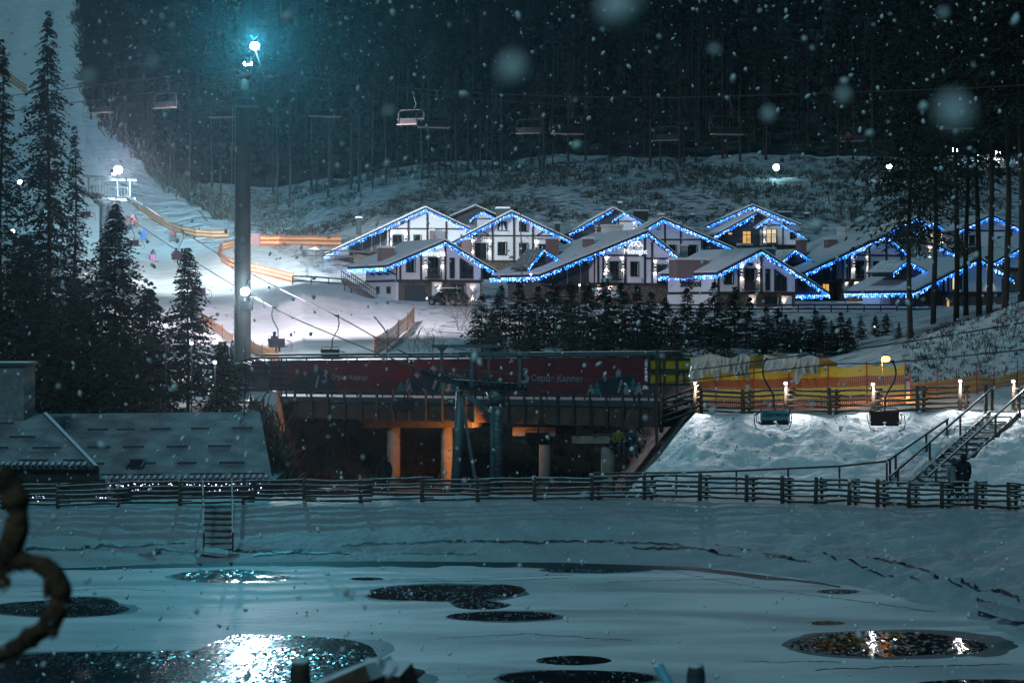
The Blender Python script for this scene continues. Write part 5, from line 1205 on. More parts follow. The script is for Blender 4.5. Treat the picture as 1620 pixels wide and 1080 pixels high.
for px, yb, yt, d, half, st, lb in ((1512, 520, -60, 150, 62, .47, 'thin bare trunk right of the shaggy pine, its crown above the slope lamps'), (1478, 520, -20, 158, 54, .36, 'slender conifer between the shaggy pine and the thin bare trunk'), (1546, 510, -90, 152, 70, .47, 'conifer with a leaning pair of stems right of centre on the scrubby bank'),
                              (1566, 500, -120, 146, 81, .36, 'dark conifer with hanging lower twigs on the scrubby bank'), (1592, 500, -160, 138, 75, .48, 'thick dark trunk near the right edge of the picture'), (1614, 500, -200, 136, 90, .38, 'stout trunk with dense dark crown at the very right edge'), (1530, 512, -30, 165, 45, .36, 'spindly conifer farthest back on the scrubby bank')):
    spruce('conifer_tree', lb, px, yb, yt, d, half, px, 230, RG, start=st, K=6, droop=.5, hang=.9, ragged=.5, power=.45, stubs=16)
YG = 'young spruces below the chalets'
ordn = ['first', 'second', 'third', 'fourth', 'fifth', 'sixth', 'seventh', 'eighth', 'ninth', 'tenth', 'eleventh', 'twelfth', 'thirteenth', 'fourteenth', 'fifteenth', 'sixteenth', 'seventeenth', 'eighteenth', 'nineteenth', 'twentieth', 'twenty-first', 'twenty-second', 'twenty-third', 'twenty-fourth', 'twenty-fifth', 'twenty-sixth', 'twenty-seventh', 'twenty-eighth', 'twenty-ninth', 'thirtieth', 'thirty-first', 'thirty-second', 'thirty-third', 'thirty-fourth', 'thirty-fifth', 'thirty-sixth', 'thirty-seventh', 'thirty-eighth', 'thirty-ninth', 'fortieth']
protos = []
for i in range(5):
    root = thing('young_spruce', 'x', 'tree', (0, 0, 0), 0, YG); trunk_mesh(6, .09, root, seed=40 + i)
    V, Q = spruce_crown(6, 1.9, 250, 40 + i, K=5, power=.8, droop=.3, sw=.10, sl=.38, ragged=.3); np_mesh('crown', V, Q, 'needles_young', root); protos.append(root)
YS = sorted([(762, 468, 176), (792, 450, 180), (822, 446, 176), (851, 452, 184), (876, 440, 178), (903, 446, 186), (930, 446, 176), (957, 440, 182), (984, 446, 178), (1008, 452, 186), (1030, 462, 174), (1052, 470, 180), (1087, 455, 178), (1110, 478, 184), (1130, 446, 176), (1162, 452, 184), (1186, 470, 178), (1212, 486, 176), (1244, 496, 172), (1268, 500, 170), (1290, 490, 176), (1316, 506, 168), (1343, 502, 172), (1385, 498, 170), (1422, 510, 166),
             (780, 496, 160), (840, 490, 158), (900, 484, 160), (960, 486, 157), (1020, 496, 159), (1068, 500, 160), (1145, 506, 158), (1205, 520, 157), (1230, 486, 170), (1256, 505, 170), (1302, 498, 172), (1330, 494, 168), (1362, 500, 170), (1402, 496, 170), (1440, 510, 168)])
for i, (px, yt, d) in enumerate(YS):
    d = 152 + (d * 37 % 11 - 5) if d > 163 else 143 + d % 4
    if px > 1230: d -= i % 5
    o = protos[i] if i < 5 else copy_tree(protos[i % 5])
    x = (px - 810) / F * d; zb = Gxy(x, d) - .1; h = zy(d, yt) - zb; s = h / 6; o.location = (x, d, zb); o.rotation_euler = (0, 0, random.uniform(0, 6.28)); sx = s * random.uniform(.85, 1.2) * (1.1 if h < 4 else 1); o.scale = (sx, sx, s)
    o['label'] = '%s young spruce from the left in the dark row between the bridge and the chalets' % ordn[i]
# bare shrubs
def shrub(name, label, px, d, h, seed, n=26, group='bare shrubs'):
    rs = random.Random(seed); x = (px - 810) / F * d; zb = Gxy(x, d); mb = MB()
    def grow(p, dr, L, r, lev):
        q = p + dr * L; mid = p.lerp(q, .5) + Vector((rs.gauss(0, .04), rs.gauss(0, .04), 0)) * L
        mb.tube([p, mid, q], [r, r * .8, r * .55], 3, False)
        if lev:
            for k in range(3):
                d2 = (dr + Vector((rs.gauss(0, .45), rs.gauss(0, .45), rs.uniform(-.1, .4)))).normalized(); grow(p.lerp(q, rs.uniform(.4, 1)), d2, L * rs.uniform(.45, .75), r * .6, lev - 1)
    for k in range(n // 4):
        grow(Vector((rs.gauss(0, .25), rs.gauss(0, .25), -.1)), Vector((rs.gauss(0, .32), rs.gauss(0, .32), 1)).normalized(), h * .5, .022, 3)
    o = mb.build(name, 'twig'); o.location = (x, d, zb); tag(o, label, 'shrub', group)
for a in ((655, 141, 2.6, 1, 'leafless brown bush at the lower end of the orange piste net'), (684, 143, 2.2, 2, 'leafless bush right of the brown bush behind the bridge'), (725, 168, 4.0, 3, 'tall twiggy shrub below the parked car'), (748, 172, 4.2, 4, 'tall twiggy shrub left of the first young spruce'), (772, 160, 3.0, 5, 'low twiggy shrub behind the lift tower gantries'), (430, 101, 2.6, 6, 'bare shrub on the snowy bridge abutment'), (448, 99, 2.4, 7, 'bare shrub at the dark left end of the ravine'), (1600, 118, 3.0, 8, 'bare bush on the scrubby bank at the right edge'), (1560, 112, 2.2, 9, 'bare bush lower on the scrubby bank'), (1500, 122, 2.0, 10, 'bare bush under the thin trunks on the scrubby bank')):
    shrub('bare_shrub', a[4], a[0], a[1], a[2], a[3])
x0 = W(387, 650, 98.5); root = thing('bare_sapling', 'thin leafless sapling in front of the pylon base by the lodge roof', 'tree', (x0.x, 98.5, .4)); trunk_mesh(7.2, .06, root, seed=77, stubs=22)
# wooded hillside: far forest as one mass, some pale trunks at its edge
def in_forest(px, d):
    e = np.interp(d, [300, 335, 370, 420, 470, 560, 900], [400, 352, 300, 225, 150, 132, 128])
    if px < e + 26 * float(fbm(np.array(px / 20.0), np.array(d / 12.0), 3)) - 5: return False
    return True
FV, FQ, FM = [], [], []; nv = 0
far = [spruce_crown(10, 1.9, 30, 900 + i, K=2, power=.8, sw=.30, sl=.62, start=.12 + .05 * (i % 4), ragged=.35) for i in range(10)]
def far_trunk(h, r):
    mb = MB(); mb.tube([(0, 0, -1), (0, 0, h * .5), (0, 0, h * .97)], [r, r * .7, r * .15], 4, False); return np.array(mb.v), np.array(mb.f)
g = np.random.default_rng(77); cnt = 0; bare = [far_trunk(10, .11)]
while cnt < 2300:
    u = g.random(); d = 345 + 400 * u ** .85; px = g.uniform(120, 1760)
    if not in_forest(px, d): continue
    ymin = np.interp(px, [300, 400, 560, 700, 1000, 1300, 1620], [330, 318, 318, 300, 262, 255, 240])
    if HY + (H - G(px, d)) / d * F > ymin + g.uniform(-16, 4): continue
    cnt += 1; x = (px - 810) / F * d; zb = G(px, d); h = g.uniform(11, 24); s = h / 10; a = g.random() * 6.28; ca, sa = math.cos(a), math.sin(a)
    broad = g.random() < .25
    if not broad:
        V, Q = far[g.integers(10)]; sx = s * g.uniform(.65, 1.05)
        P = np.stack([(V[:, 0] * ca - V[:, 1] * sa) * sx + x, (V[:, 0] * sa + V[:, 1] * ca) * sx + d, V[:, 2] * s + zb], -1); FV.append(P); FQ.append(Q + nv); FM.append(np.zeros(len(Q), int)); nv += len(P)
    V, Q = bare[0]; P = np.stack([V[:, 0] * s + x, V[:, 1] * s + d, V[:, 2] * s + zb], -1); FV.append(P); FQ.append(Q + nv); FM.append(np.ones(len(Q), int)); nv += len(P)
o = np_mesh('forest', np.concatenate(FV), np.concatenate(FQ), ['needles_far', 'trunk_pale'], fmat=np.concatenate(FM)); tag(o, 'dark wooded mountainside filling the upper picture above the chalets', 'forest', kind='stuff')
EG = 'pale bare trunks at the edge of the forest'
for i, (px, yb, yt, d) in enumerate(sorted([(568, 322, 165, 350), (667, 310, 120, 352), (721, 308, 190, 350), (438, 330, 130, 345), (458, 322, 100, 352), (520, 318, 140, 350), (610, 312, 150, 356), (760, 300, 170, 360), (860, 290, 160, 365), (1045, 280, 180, 372), (1170, 262, 100, 380), (1212, 258, 100, 384), (1325, 258, 120, 380), (1350, 256, 110, 386), (1380, 258, 130, 384)])):
    x = (px - 810) / F * d; zb = Gxy(x, d); h = zy(d, yt) - zb; root = thing('bare_tree', '%s pale bare trunk from the left along the lower edge of the dark forest' % ordn[i], 'tree', (x, d, zb), 0, EG)
    trunk_mesh(h, .22, root, 'trunk_pale', seed=px, stubs=26)
# low scrub poking through the snow
def scrub(name, n, gen, hmin, hmax, seed, m='scrub'):
    g = np.random.default_rng(seed); V = []
    for _ in range(n):
        px, d = gen(g); x = (px - 810) / F * d; zb = G(px, d); h = g.uniform(hmin, hmax)
        for k in range(7):
            a = g.random() * 6.28; r = h * g.uniform(.1, .8); b = np.array([x + g.normal() * .2 * h, d + g.normal() * .2 * h, zb - .05]); t = b + np.array([math.cos(a) * r, math.sin(a) * r, h * g.uniform(.4, 1)]); wv = np.array([-math.sin(a), math.cos(a), 0]) * h * .09
            m_ = b * .4 + t * .6 + np.array([0, 0, .1 * h]); V += [b - wv * .4, b + wv * .4, m_ + wv, t, ]
    V = np.array(V); o = np_mesh(name, V, np.arange(len(V)).reshape(-1, 4), m); tag(o, kind='stuff'); return o
def hillgen(g):
    while 1:
        px = g.uniform(400, 1700); d = g.uniform(294, 385)
        if px < np.interp(d, [290, 330, 385], [430, 400, 330]): continue
        if fbm(np.array((px - 810) / F * d / 9.0), np.array(d / 14.0), 3) > -.08: return px, d
tag(scrub('undergrowth', 5200, hillgen, .3, 1.15, 5), 'dark scrub poking through the snow on the hillside above the chalets', 'undergrowth')
tag(scrub('undergrowth', 800, lambda g: (g.uniform(1430, 1720), g.uniform(106, 140)), .12, .42, 6), 'snowy grass and scrub on the steep bank at the right', 'undergrowth')
tag(scrub('undergrowth', 900, lambda g: (g.uniform(470, 1020), g.uniform(113, 129)), .2, .8, 7, 'undergrowth_dark'), 'dark brush on the soil slope under the footbridge', 'undergrowth')
tag(scrub('undergrowth', 260, lambda g: (g.uniform(395, 470), g.uniform(92, 106)), .3, 1.2, 8, 'twig'), 'twiggy brush between the lodge and the bridge', 'undergrowth')
tag(scrub('undergrowth', 90, lambda g: (g.uniform(1120, 1640), g.uniform(88, 93.5)), .06, .22, 9, 'twig'), 'thin grass tips sticking out of the embankment snow', 'undergrowth')

def edgegen(g):
    d = g.uniform(335, 640); e = np.interp(d, [300, 335, 370, 420, 470, 560, 900], [400, 352, 300, 225, 150, 132, 128]); return e + g.normal() * 9 + 3, d
tag(scrub('undergrowth', 800, edgegen, .8, 3.4, 10), 'dark brush along the ragged edge between forest and upper piste', 'undergrowth')
# ------------------------------------------------------------------ lift tower beside the bridge
dT = 100.0
def tp(px, py, d=dT): return W(px, py, d)
def portal(name, label, parts, base):
    root = thing(name, label, 'lift tower', base); off = tuple(base)
    for nm, m, kind, args in parts:
        mb = MB()
        if nm == 'sheave':
            for a in args: mb = MB(); mb.tube(*a); mb.build(nm, m, root, off, True)
            continue
        if kind == 'beam': mb.beam(*args)
        elif kind == 'tube': mb.tube(*args)
        elif kind == 'box': mb.box(*args)
        elif kind == 'multi':
            for a in args: mb.beam(*a)
        elif kind == 'tubes':
            for a in args: mb.tube(*a)
        mb.build(nm, m, root, off, kind in ('tube', 'tubes'))
    return root
def wheels(p, q, n, r=.16):
    out = []
    for i in range(n): c = Vector(p).lerp(Vector(q), (i + .5) / n); out.append(([c + Vector((0, -.08, 0)), c + Vector((0, .08, 0))], r, 10))
    return out
LT = portal('lift_tower', 'teal steel lift tower with two columns and roller arms standing before the footbridge', [
    ('column', 'steel_teal', 'tube', ([tp(721, 790), tp(729, 618)], [.27, .22], 14)), ('column', 'steel_teal', 'tube', ([tp(785, 790, 99), tp(786, 640, 99)], [.31, .30], 14)),
    ('column_head', 'steel_teal', 'tube', ([tp(786, 642, 99), tp(786, 618, 99)], [.30, .52], 14)), ('brace', 'steel_teal', 'multi', [(tp(730, 628, 99.6), tp(757, 790, 99.2), .14, .14), (tp(733, 621, 99.6), tp(775, 650, 99.2), .16, .16)]),
    ('crossarm', 'steel_teal', 'beam', (tp(716, 612), tp(832, 613, 98.5), .30, .26)),
    ('gantry', 'steel_teal', 'multi', [(tp(684, 547.5, 100.6), tp(790, 547.5, 99.6), .24, .14), (tp(699, 550, 100.5), tp(699, 606, 100.5), .14, .14), (tp(773, 550, 99.8), tp(773, 606, 99.8), .10, .10), (tp(692, 549, 100.5), tp(699, 556, 100.5), .12, .1), (tp(706, 549, 100.5), tp(699, 556, 100.5), .12, .1)]),
    ('gantry', 'steel_teal', 'multi', [(tp(727, 559.5, 98.4), tp(838, 559.5, 97.4), .24, .16), (tp(746, 562, 98.3), tp(746, 612, 98.3), .15, .15), (tp(822, 562, 97.6), tp(822, 612, 97.6), .13, .13), (tp(815, 561, 97.6), tp(822, 568, 97.6), .1, .1), (tp(829, 561, 97.6), tp(822, 568, 97.6), .1, .1)]),
    ('sheave_beam', 'steel_dark', 'multi', [(tp(666, 588, 100.8), tp(742, 607, 100), .12, .18), (tp(668, 594, 100.8), tp(738, 612, 100), .08, .10)]),
    ('sheave_beam', 'steel_dark', 'multi', [(tp(756, 606, 98.6), tp(838, 615, 97.8), .12, .16), (tp(738, 594, 98.8), tp(800, 604, 98.2), .08, .08)]),
    ('sheave', 'steel_dark', 'tubes', wheels(tp(668, 586, 100.8), tp(742, 605, 100), 9)), ('sheave', 'steel_dark', 'tubes', wheels(tp(758, 604, 98.6), tp(836, 613, 97.8), 9)),
    ('catwalk', 'steel_snow', 'multi', [(tp(715, 600, 99.4), tp(818, 607, 98), .45, .04)] + [(tp(715 + i * 9.5, 584 + i * .7, 99.2), tp(715 + i * 9.5, 600 + i * .7, 99.2), .03, .03) for i in range(12)] + [(tp(715, 584, 99.2), tp(820, 592, 97.9), .04, .04)]),
    ('ladder', 'steel_dark', 'multi', [(tp(781, 790, 98.6), tp(781, 640, 98.6), .03, .03), (tp(790, 790, 98.6), tp(790, 640, 98.6), .03, .03)] + [(tp(781, 645 + i * 9, 98.6), tp(790, 645 + i * 9, 98.6), .03, .03) for i in range(16)]),
], tp(757, 790))
px_n = tp(786, 648, 98.55) - LT.location
text_mesh('lettering', '2', .42, 'print_white', LT, Matrix.Translation(px_n) @ Matrix.Rotation(R(90), 4, 'X'), .004)
# far lift tower with the pinkish floodlight
dB = 213.0
def tb(px, py, o=0): return W(px, py, dB + o)
TB = portal('lift_tower', 'far lift tower with a dazzling pinkish floodlight behind the broad spruce', [
    ('column', 'steel_teal', 'tube', ([tb(163, 486), tb(163, 322)], [.42, .36], 14)), ('column_head', 'steel_teal', 'tube', ([tb(163, 326), tb(163, 318)], [.4, .9], 12)),
    ('mast_base', 'steel_dark', 'tube', ([tb(180, 344, 2), tb(180, 316, 2)], [.7, .7], 12)),
    ('crossarm', 'steel_teal', 'multi', [(tb(130, 307), tb(160, 312), .45, .4), (tb(158, 313), tb(214, 316, 1), .5, .35), (tb(148, 312), tb(163, 326), .3, .3)]),
    ('gantry', 'steel_teal', 'multi', [(tb(131, 278.5, -1), tb(176, 280.5, -1), .35, .22), (tb(140.5, 280, -1), tb(140.5, 308, -1), .18, .18)]),
    ('gantry', 'steel_teal', 'multi', [(tb(150, 284, 1), tb(216, 285.5, 1), .35, .22), (tb(159.5, 285, 1), tb(159.5, 312, 1), .18, .18), (tb(205.5, 285, 1), tb(205.5, 312, 1), .16, .16), (tb(186, 285, 1), tb(186, 312, 1), .14, .14)]),
    ('catwalk', 'steel_snow', 'multi', [(tb(142, 309, -.6), tb(210, 314, .6), .6, .08)] + [(tb(142 + i * 4.6, 293 + i * .3, -.6), tb(142 + i * 4.6, 309 + i * .3, -.6), .05, .05) for i in range(14)] + [(tb(142, 293, -.6), tb(206, 297, .6), .06, .06)]),
    ('sheave_beam', 'steel_dark', 'multi', [(tb(128, 305, -2), tb(163, 312, 0), .2, .3), (tb(196, 312, 1), tb(226, 326, -1), .2, .3)]),
    ('sheave', 'steel_dark', 'tubes', wheels(tb(129, 303, -2), tb(163, 310, 0), 8, .22) + wheels(tb(197, 310, 1), tb(225, 324, -1), 7, .22)),
], tb(163, 486))
def flood(root, p, m, r, e, col, face, name='floodlight', fwd=.5, aim=None, cone=150):
    off = Vector(root.location); face = Vector(face).normalized()
    mb = MB(); mb.beam(p + face * -.35, p + face * -.05, r * 1.3, r * 1.3); fl = mb.build(name, 'steel_dark', root, tuple(off))
    mb = MB(); mb.blob(p + face * .08, (r, r, r * .9), 2, 0); mb.build('lens', m, fl, tuple(off))
    aim = Vector(aim or face).normalized(); light('SPOT', name + '_lamp', p + aim * (r + .12) - off, e, col, root, .22, aim.to_track_quat('-Z', 'Y').to_euler(), R(cone), .75)
flood(TB, tb(187, 269, 0), 'lamp_pink', .42, 26000, (1.0, .76, .92), (.15, -1, -.05), aim=(.5, -.8, .12), cone=118)
flood(TB, tb(180, 272, 3), 'lamp_pink', .3, 150000, (.80, .93, 1.0), (.3, 1, -.2), aim=(.5, .86, .10), cone=76)  # unseen second head, added to light the piste uphill of the tower
mb = MB(); mb.tube([tb(187, 272, .3), tb(187, 286, .8)], .06, 6); mb.build('lamp_bracket', 'steel_dark', TB, tuple(TB.location))
# tall tube pylon with the cyan floodlight
dP = 140.0
def tq(px, py, o=0): return W(px, py, dP + o)
PB = Vector((tq(384, 590).x, dP, 4.3))
PY = portal('lift_pylon', 'tall tubular lift pylon with dazzling cyan floodlights at its head and waist', [
    ('mast', 'pylon_paint', 'tube', ([Vector((PB.x, dP, 4.0)), tq(384, 330), tq(384, 150), tq(385, 118)], [.54, .52, .42, .34], 24)),
    ('crossarm', 'pylon_paint', 'multi', [(tq(369, 119, 1.5), tq(434, 120, -1.5), .28, .26), (tq(372, 113, 3), tq(432, 116, 0), .2, .14), (tq(370, 122, -2.5), tq(418, 124, -3.5), .22, .16), (tq(399, 116, 3.5), tq(402, 122, -3.5), .2, .2)]),
    ('lamp_mast', 'pylon_paint', 'multi', [(tq(403, 76, -.3), tq(417, 118, -.4), .09, .09), (tq(397, 90, 0), tq(397, 116, 0), .06, .06)]),
    ('catwalk', 'steel_snow', 'multi', [(tq(372, 118, -1.2), tq(432, 121, -2.2), .7, .05)] + [(tq(372 + i * 6, 104, -1.6), tq(372 + i * 6, 118, -1.6), .04, .04) for i in range(11)] + [(tq(372, 104, -1.6), tq(432, 106, -2.4), .05, .05)]),
    ('sheave_beam', 'steel_teal', 'multi', [(tq(362, 116, 3), tq(404, 114, 3.4), .14, .2), (tq(400, 120, -3.4), tq(440, 118, -3.6), .14, .2)]),
    ('sheave', 'steel_dark', 'tubes', wheels(tq(363, 113.5, 3), tq(404, 111.5, 3.4), 8, .2) + wheels(tq(401, 117.5, -3.4), tq(440, 115.5, -3.6), 8, .2)),
    ('platform', 'steel_snow', 'multi', [(tq(375, 143, -.7), tq(403, 144, -.7), .5, .06), (tq(373, 154, -.8), tq(401, 155, -.8), .5, .08), (tq(371, 167, -.9), tq(408, 168, -.9), 1.0, .12)]),
    ('ladder', 'pipe_gray', 'multi', [(tq(372.5, 170, -.3), tq(370.5, 580, -.3), .05, .05), (tq(368, 170, -.5), tq(366, 330, -.5), .04, .04)] + [(tq(372.3 - .005 * i, 180 + i * 9.5, -.3), tq(368.5 - .005 * i, 180 + i * 9.5, -.45), .03, .03) for i in range(42)]),
    ('base', 'concrete', 'tube', ([Vector((PB.x, dP, 3.5)), Vector((PB.x, dP, 4.75))], [.95, .85], 16)),
], PB)
flood(PY, tq(403, 73, -.6), 'lamp_cyan_big', .30, 30000, (.10, .74, 1.0), (.1, -1, -.1), aim=(.1, -1, .30), cone=112)
flood(PY, tq(394, 100, 4.6), 'lamp_pink', .2, 72000, (.97, .88, 1.0), (.2, 1, -.5), aim=(.06, .93, -.32), cone=88)  # unseen rear head, added to brighten the slope behind the pylon
flood(PY, tq(390, 100, 4.6), 'lamp_pink', .2, 2200000, (.80, .95, 1.0), (-.2, 1, -.3), aim=(-.185, .98, -.075), cone=17)  # another unseen rear head, narrow beam added for the far piste
mb = MB(); mb.beam(tq(394, 100, 4.3), tq(394, 116, 2.6), .1, .1); mb.build('lamp_bracket', 'pylon_paint', PY, tuple(PB))  # carries the added rear heads
flood(PY, tq(388, 461, -1.0), 'lamp_white_big', .30, 16000, (.92, .93, 1.0), (.05, -1, -.1), aim=(.6, -.7, -.2), cone=150)
flood(PY, tq(392, 470, 1.0), 'lamp_cyan', .2, 1500, (.78, .93, 1.0), (.1, 1, -.2), aim=(.15, .95, -.3), cone=155)
mb = MB(); mb.beam(tq(386, 463, -.5), tq(388, 463, -1.0), .1, .3); mb.box(tq(390, 484, -.7), (.8, .35, .5)); mb.beam(tq(397, 470, -.6), tq(399, 492, -.6), .06, .06); mb.build('lamp_bracket', 'steel_dark', PY, tuple(PB))
# ------------------------------------------------------------------ ropes
CAB = {}
def cable(label, pts, r, key, seg=10):
    P = [W(*p) for p in pts]; out = []
    for i in range(len(P) - 1):
        for k in range(seg):
            t = k / seg; p0, p1, p2, p3 = P[max(i - 1, 0)], P[i], P[i + 1], P[min(i + 2, len(P) - 1)]
            out.append(.5 * ((2 * p1) + (p2 - p0) * t + (2 * p0 - 5 * p1 + 4 * p2 - p3) * t * t + (3 * p1 - p0 - 3 * p2 + p3) * t ** 3))
    out.append(P[-1]); mb = MB(); mb.tube(out, r, 5); o = mb.build('lift_cable', 'cable_steel', None, None, True); tag(o, label, 'cable', 'ropes of the chairlifts'); CAB[key] = out
    return o
cable('lower dark rope falling from the far lift tower to the left roller arm', [(100, 282, 232), (128, 303, 212.5), (163, 310, 211), (219, 355, 188), (315, 418, 160), (433, 487, 133), (540, 535, 117), (668, 585, 100.8), (742, 604, 100)], .035, 'c1')
cable('upper dark rope running right of the pylon down to the lift tower', [(165, 290, 232), (197, 310, 214), (226, 324, 212), (290, 367, 182), (405, 437, 148), (533, 500, 122), (640, 558, 107), (758, 603, 98.6)], .035, 'c2')
cable('steep rope rising to the right over the yellow net from the lift tower', [(742, 604, 100), (860, 606, 95), (1094, 585, 85.5), (1212, 569, 81), (1420, 543, 74), (1680, 500, 66)], .024, 'c3')
cable('flatter rope passing right over the plastic sheets from the lift tower', [(836, 612, 97.8), (960, 612, 95), (1094, 601, 91.5), (1308, 577, 85.5), (1412, 573, 83), (1700, 545, 77)], .024, 'c4')
cable('bright cyan rope leaving the pylon head towards the right above the forest', [(440, 115.5, 136.4), (580, 133, 136), (770, 148, 135), (1000, 154, 133), (1155, 152, 131), (1520, 140, 126), (1720, 128, 123)], .045, 'c5')
cable('thin dim rope of the far line crossing the forest to the right', [(404, 111, 143.4), (655, 147, 160), (842, 163, 166), (1060, 175, 170), (1355, 178, 176), (1720, 165, 182)], .030, 'c6')
cable('pale rope leaving the pylon head to the left along the forest edge', [(363, 113, 143), (265, 121, 160), (160, 134, 180), (10, 152, 215), (-90, 160, 240)], .040, 'c7')
cable('second pale rope left of the pylon, just under the first', [(401, 117, 136.6), (365, 129, 142), (265, 143, 158), (150, 158, 178), (-80, 190, 230)], .040, 'c8')
cable('thin upper signal rope left of the pylon head', [(372, 78, 142), (340, 83, 147), (250, 96, 162), (180, 108, 176)], .030, 'c9')
# ------------------------------------------------------------------ chairs
def hanger_pts(hh, s=.30):
    return [(s, 0, hh), (s * 1.3, 0, hh * .93), (s * 1.45, 0, hh * .82), (s * 1.2, 0, hh * .68), (s * .5, 0, hh * .54), (s * .05, 0, hh * .44), (0, 0, .62), (0, .26, .5)]
def double_chair(kind, s=.3):
    root = thing('lift_chair', 'x', 'lift chair', (0, 0, 0), 0, 'two-seat lift chairs')
    mb = MB(); mb.tube(hanger_pts(2.45, s), .035, 6); mb.box((s, 0, 2.45), (.09, .5, .09)); mb.build('hanger', 'frame_maroon' if kind == 'sign' else 'steel_dark', root, None, True)
    bm_ = {'sign': 'seat_teal', 'brown': 'seat_maroon', 'dark': 'seat_dark'}[kind]
    mb = MB(); mb.box((0, .24, .32), (1.08, .05, .42), rot=Matrix.Rotation(R(-8), 3, 'X')); bk = mb.build('backrest', bm_, root)
    if kind == 'sign':
        text_mesh('lettering', 'Gloiretod', .24, 'steel_dark', bk, Matrix.Translation((0, .275, .36)) @ Matrix.Rotation(R(180), 4, 'Z') @ Matrix.Rotation(R(98), 4, 'X'), .004, bold=.004)
    mb = MB()
    for sx in (-.29, .29): mb.box((sx, -.05, .0), (.50, .46, .06)); mb.box((sx, .22, .05), (.46, .05, .18))
    mb.build('seat', 'seat_maroon' if kind == 'brown' else 'seat_dark', root)
    mb = MB()
    mb.tube([(-.56, .26, .05), (-.56, .27, .56), (-.48, .27, .66), (.48, .27, .66), (.56, .27, .56), (.56, .26, .05), (-.56, .26, .05)], .02, 5)
    for sx in (-1, 1): mb.tube([(sx * .6, .26, .08), (sx * .6, -.3, .02), (sx * .62, -.36, .3), (sx * .6, .2, .42)], .02, 5)
    mb.build('frame', 'frame_maroon', root, None, True)
    mb = MB()
    mb.tube([(-.66, .2, .42), (-.74, -.3, .34), (-.76, -.42, .0), (-.70, -.5, -.22), (-.5, -.5, -.30)], .02, 5); mb.tube([(.66, .2, .42), (.70, -.3, .3), (.66, -.42, .0), (.58, -.5, -.2), (.42, -.5, -.28)], .02, 5)
    mb.build('footrest', 'frame_maroon', root, None, True)
    return root
def quad_chair(lit=False):
    root = thing('lift_chair', 'x', 'lift chair', (0, 0, 0), 0, 'four-seat lift chairs')
    mb = MB(); mb.tube([(0.25, 0, 2.6), (.25, .0, 2.3), (.45, 0, 1.7), (.3, 0, 1.25)], .03, 6); mb.box((.25, 0, 2.6), (.12, .5, .1)); mb.build('hanger', 'chair_steel', root, None, True)
    mb = MB(); mb.tube([(-1.1, .1, .1), (-1.18, .1, .5), (-1.15, .1, 1.0), (-.95, .1, 1.24), (.95, .1, 1.24), (1.1, .1, 1.0), (1.12, .1, .1)], .032, 6); mb.build('frame', 'chair_steel', root, None, True)
    mb = MB(); mb.box((0, -.1, .06), (2.2, .5, .08)); mb.build('seat', 'seat_plank', root)
    mb = MB(); mb.box((0, .22, .36), (2.16, .05, .46), rot=Matrix.Rotation(R(-10), 3, 'X')); mb.build('backrest', 'seat_dark', root)
    mb = MB(); mb.tube([(-1.05, .1, .9), (-1.02, -.4, .5), (1.0, -.4, .5), (1.05, .1, .9)], .02, 5); mb.tube([(-.6, -.4, .5), (-.6, -.6, -.2)], .018, 5); mb.tube([(.6, -.4, .5), (.6, -.6, -.2)], .018, 5); mb.build('safety_bar', 'chair_steel', root, None, True)
    return root
DC = {'sign': double_chair('sign', .3), 'brown': double_chair('brown', -.3), 'dark': double_chair('dark', .3), 'dark2': double_chair('dark', -.3)}; QC = quad_chair(); used = set()
def place(proto, key, loc, yaw, label):
    o = proto if key not in used else copy_tree(proto); used.add(key); o.location = loc; o.rotation_euler = (0, 0, yaw); o['label'] = label; return o
def on_cable(key, px):
    P = CAB[key]; best = None
    for a, b in zip(P[:-1], P[1:]):
        pa = 810 + F * a.x / a.y; pb = 810 + F * b.x / b.y
        if min(pa, pb) <= px <= max(pa, pb):
            t = (px - pa) / (pb - pa) if pb != pa else 0; q = a.lerp(b, t); dr = (b - a); return q, math.atan2(dr.y, dr.x)
SEATS = []
def dchair(key, kind, px, label, flip=False, yawadd=0.0, hh=2.45):
    q, ang = on_cable(key, px); yaw = math.pi + yawadd
    if kind == 'dark' and key == 'c2': kind = 'dark2'
    s = .3 if kind in ('sign', 'dark') else -.3
    o = place(DC[kind], kind, (q.x - s * math.cos(yaw), q.y - s * math.sin(yaw), q.z - hh + .03), yaw, label); SEATS.append(o); return o
c_a = dchair('c3', 'sign', 1212, 'near lift chair with a pale teal lettered backrest over the snowy embankment', yawadd=.08)
c_b = dchair('c4', 'brown', 1412, 'near lift chair with dark brown seat hanging left of the staircase', yawadd=-.25)
c_c = dchair('c1', 'dark', 433, 'lift chair carrying one rider low over the piste right of the pylon', flip=False, yawadd=-.3)
c_d = dchair('c2', 'dark', 533, 'empty dark lift chair just above the banner roof line', yawadd=-.3)
c_e = dchair('c1', 'dark', 311, 'empty lift chair beside the lone pointed spruce', yawadd=-.3)
c_f = dchair('c2', 'dark', 288, 'lift chair with two dark riders above the lone spruce tip', yawadd=-.3)
c_g = dchair('c1', 'dark', 208, 'empty lift chair hanging in front of the far lift tower spruce', yawadd=-.3)
c_h = dchair('c2', 'dark', 210, 'lift chair with two riders just below the far lift tower', yawadd=-.3)
c_i = dchair('c1', 'dark', 133, 'lift chair hanging left of the far lift tower arm', yawadd=-.3)
o = place(DC['dark'], 'dark', W(988, 708, 93), R(12), 'lift chair with two riders low against the left foot of the embankment'); c_j = o
for ch, nm in ((c_j, 0),):   # its rope runs low into the station beside the bridge
    P = [W(742, 600, 100), W(860, 640, 96.5), W(988, 708, 93) + Vector((0, 0, 2.45)), W(1120, 640, 90)]
o = place(DC['dark'], 'dark', W(640, 650, 106.5), R(15), 'empty lift chair hanging dark before the bridge girder left of the lift tower')
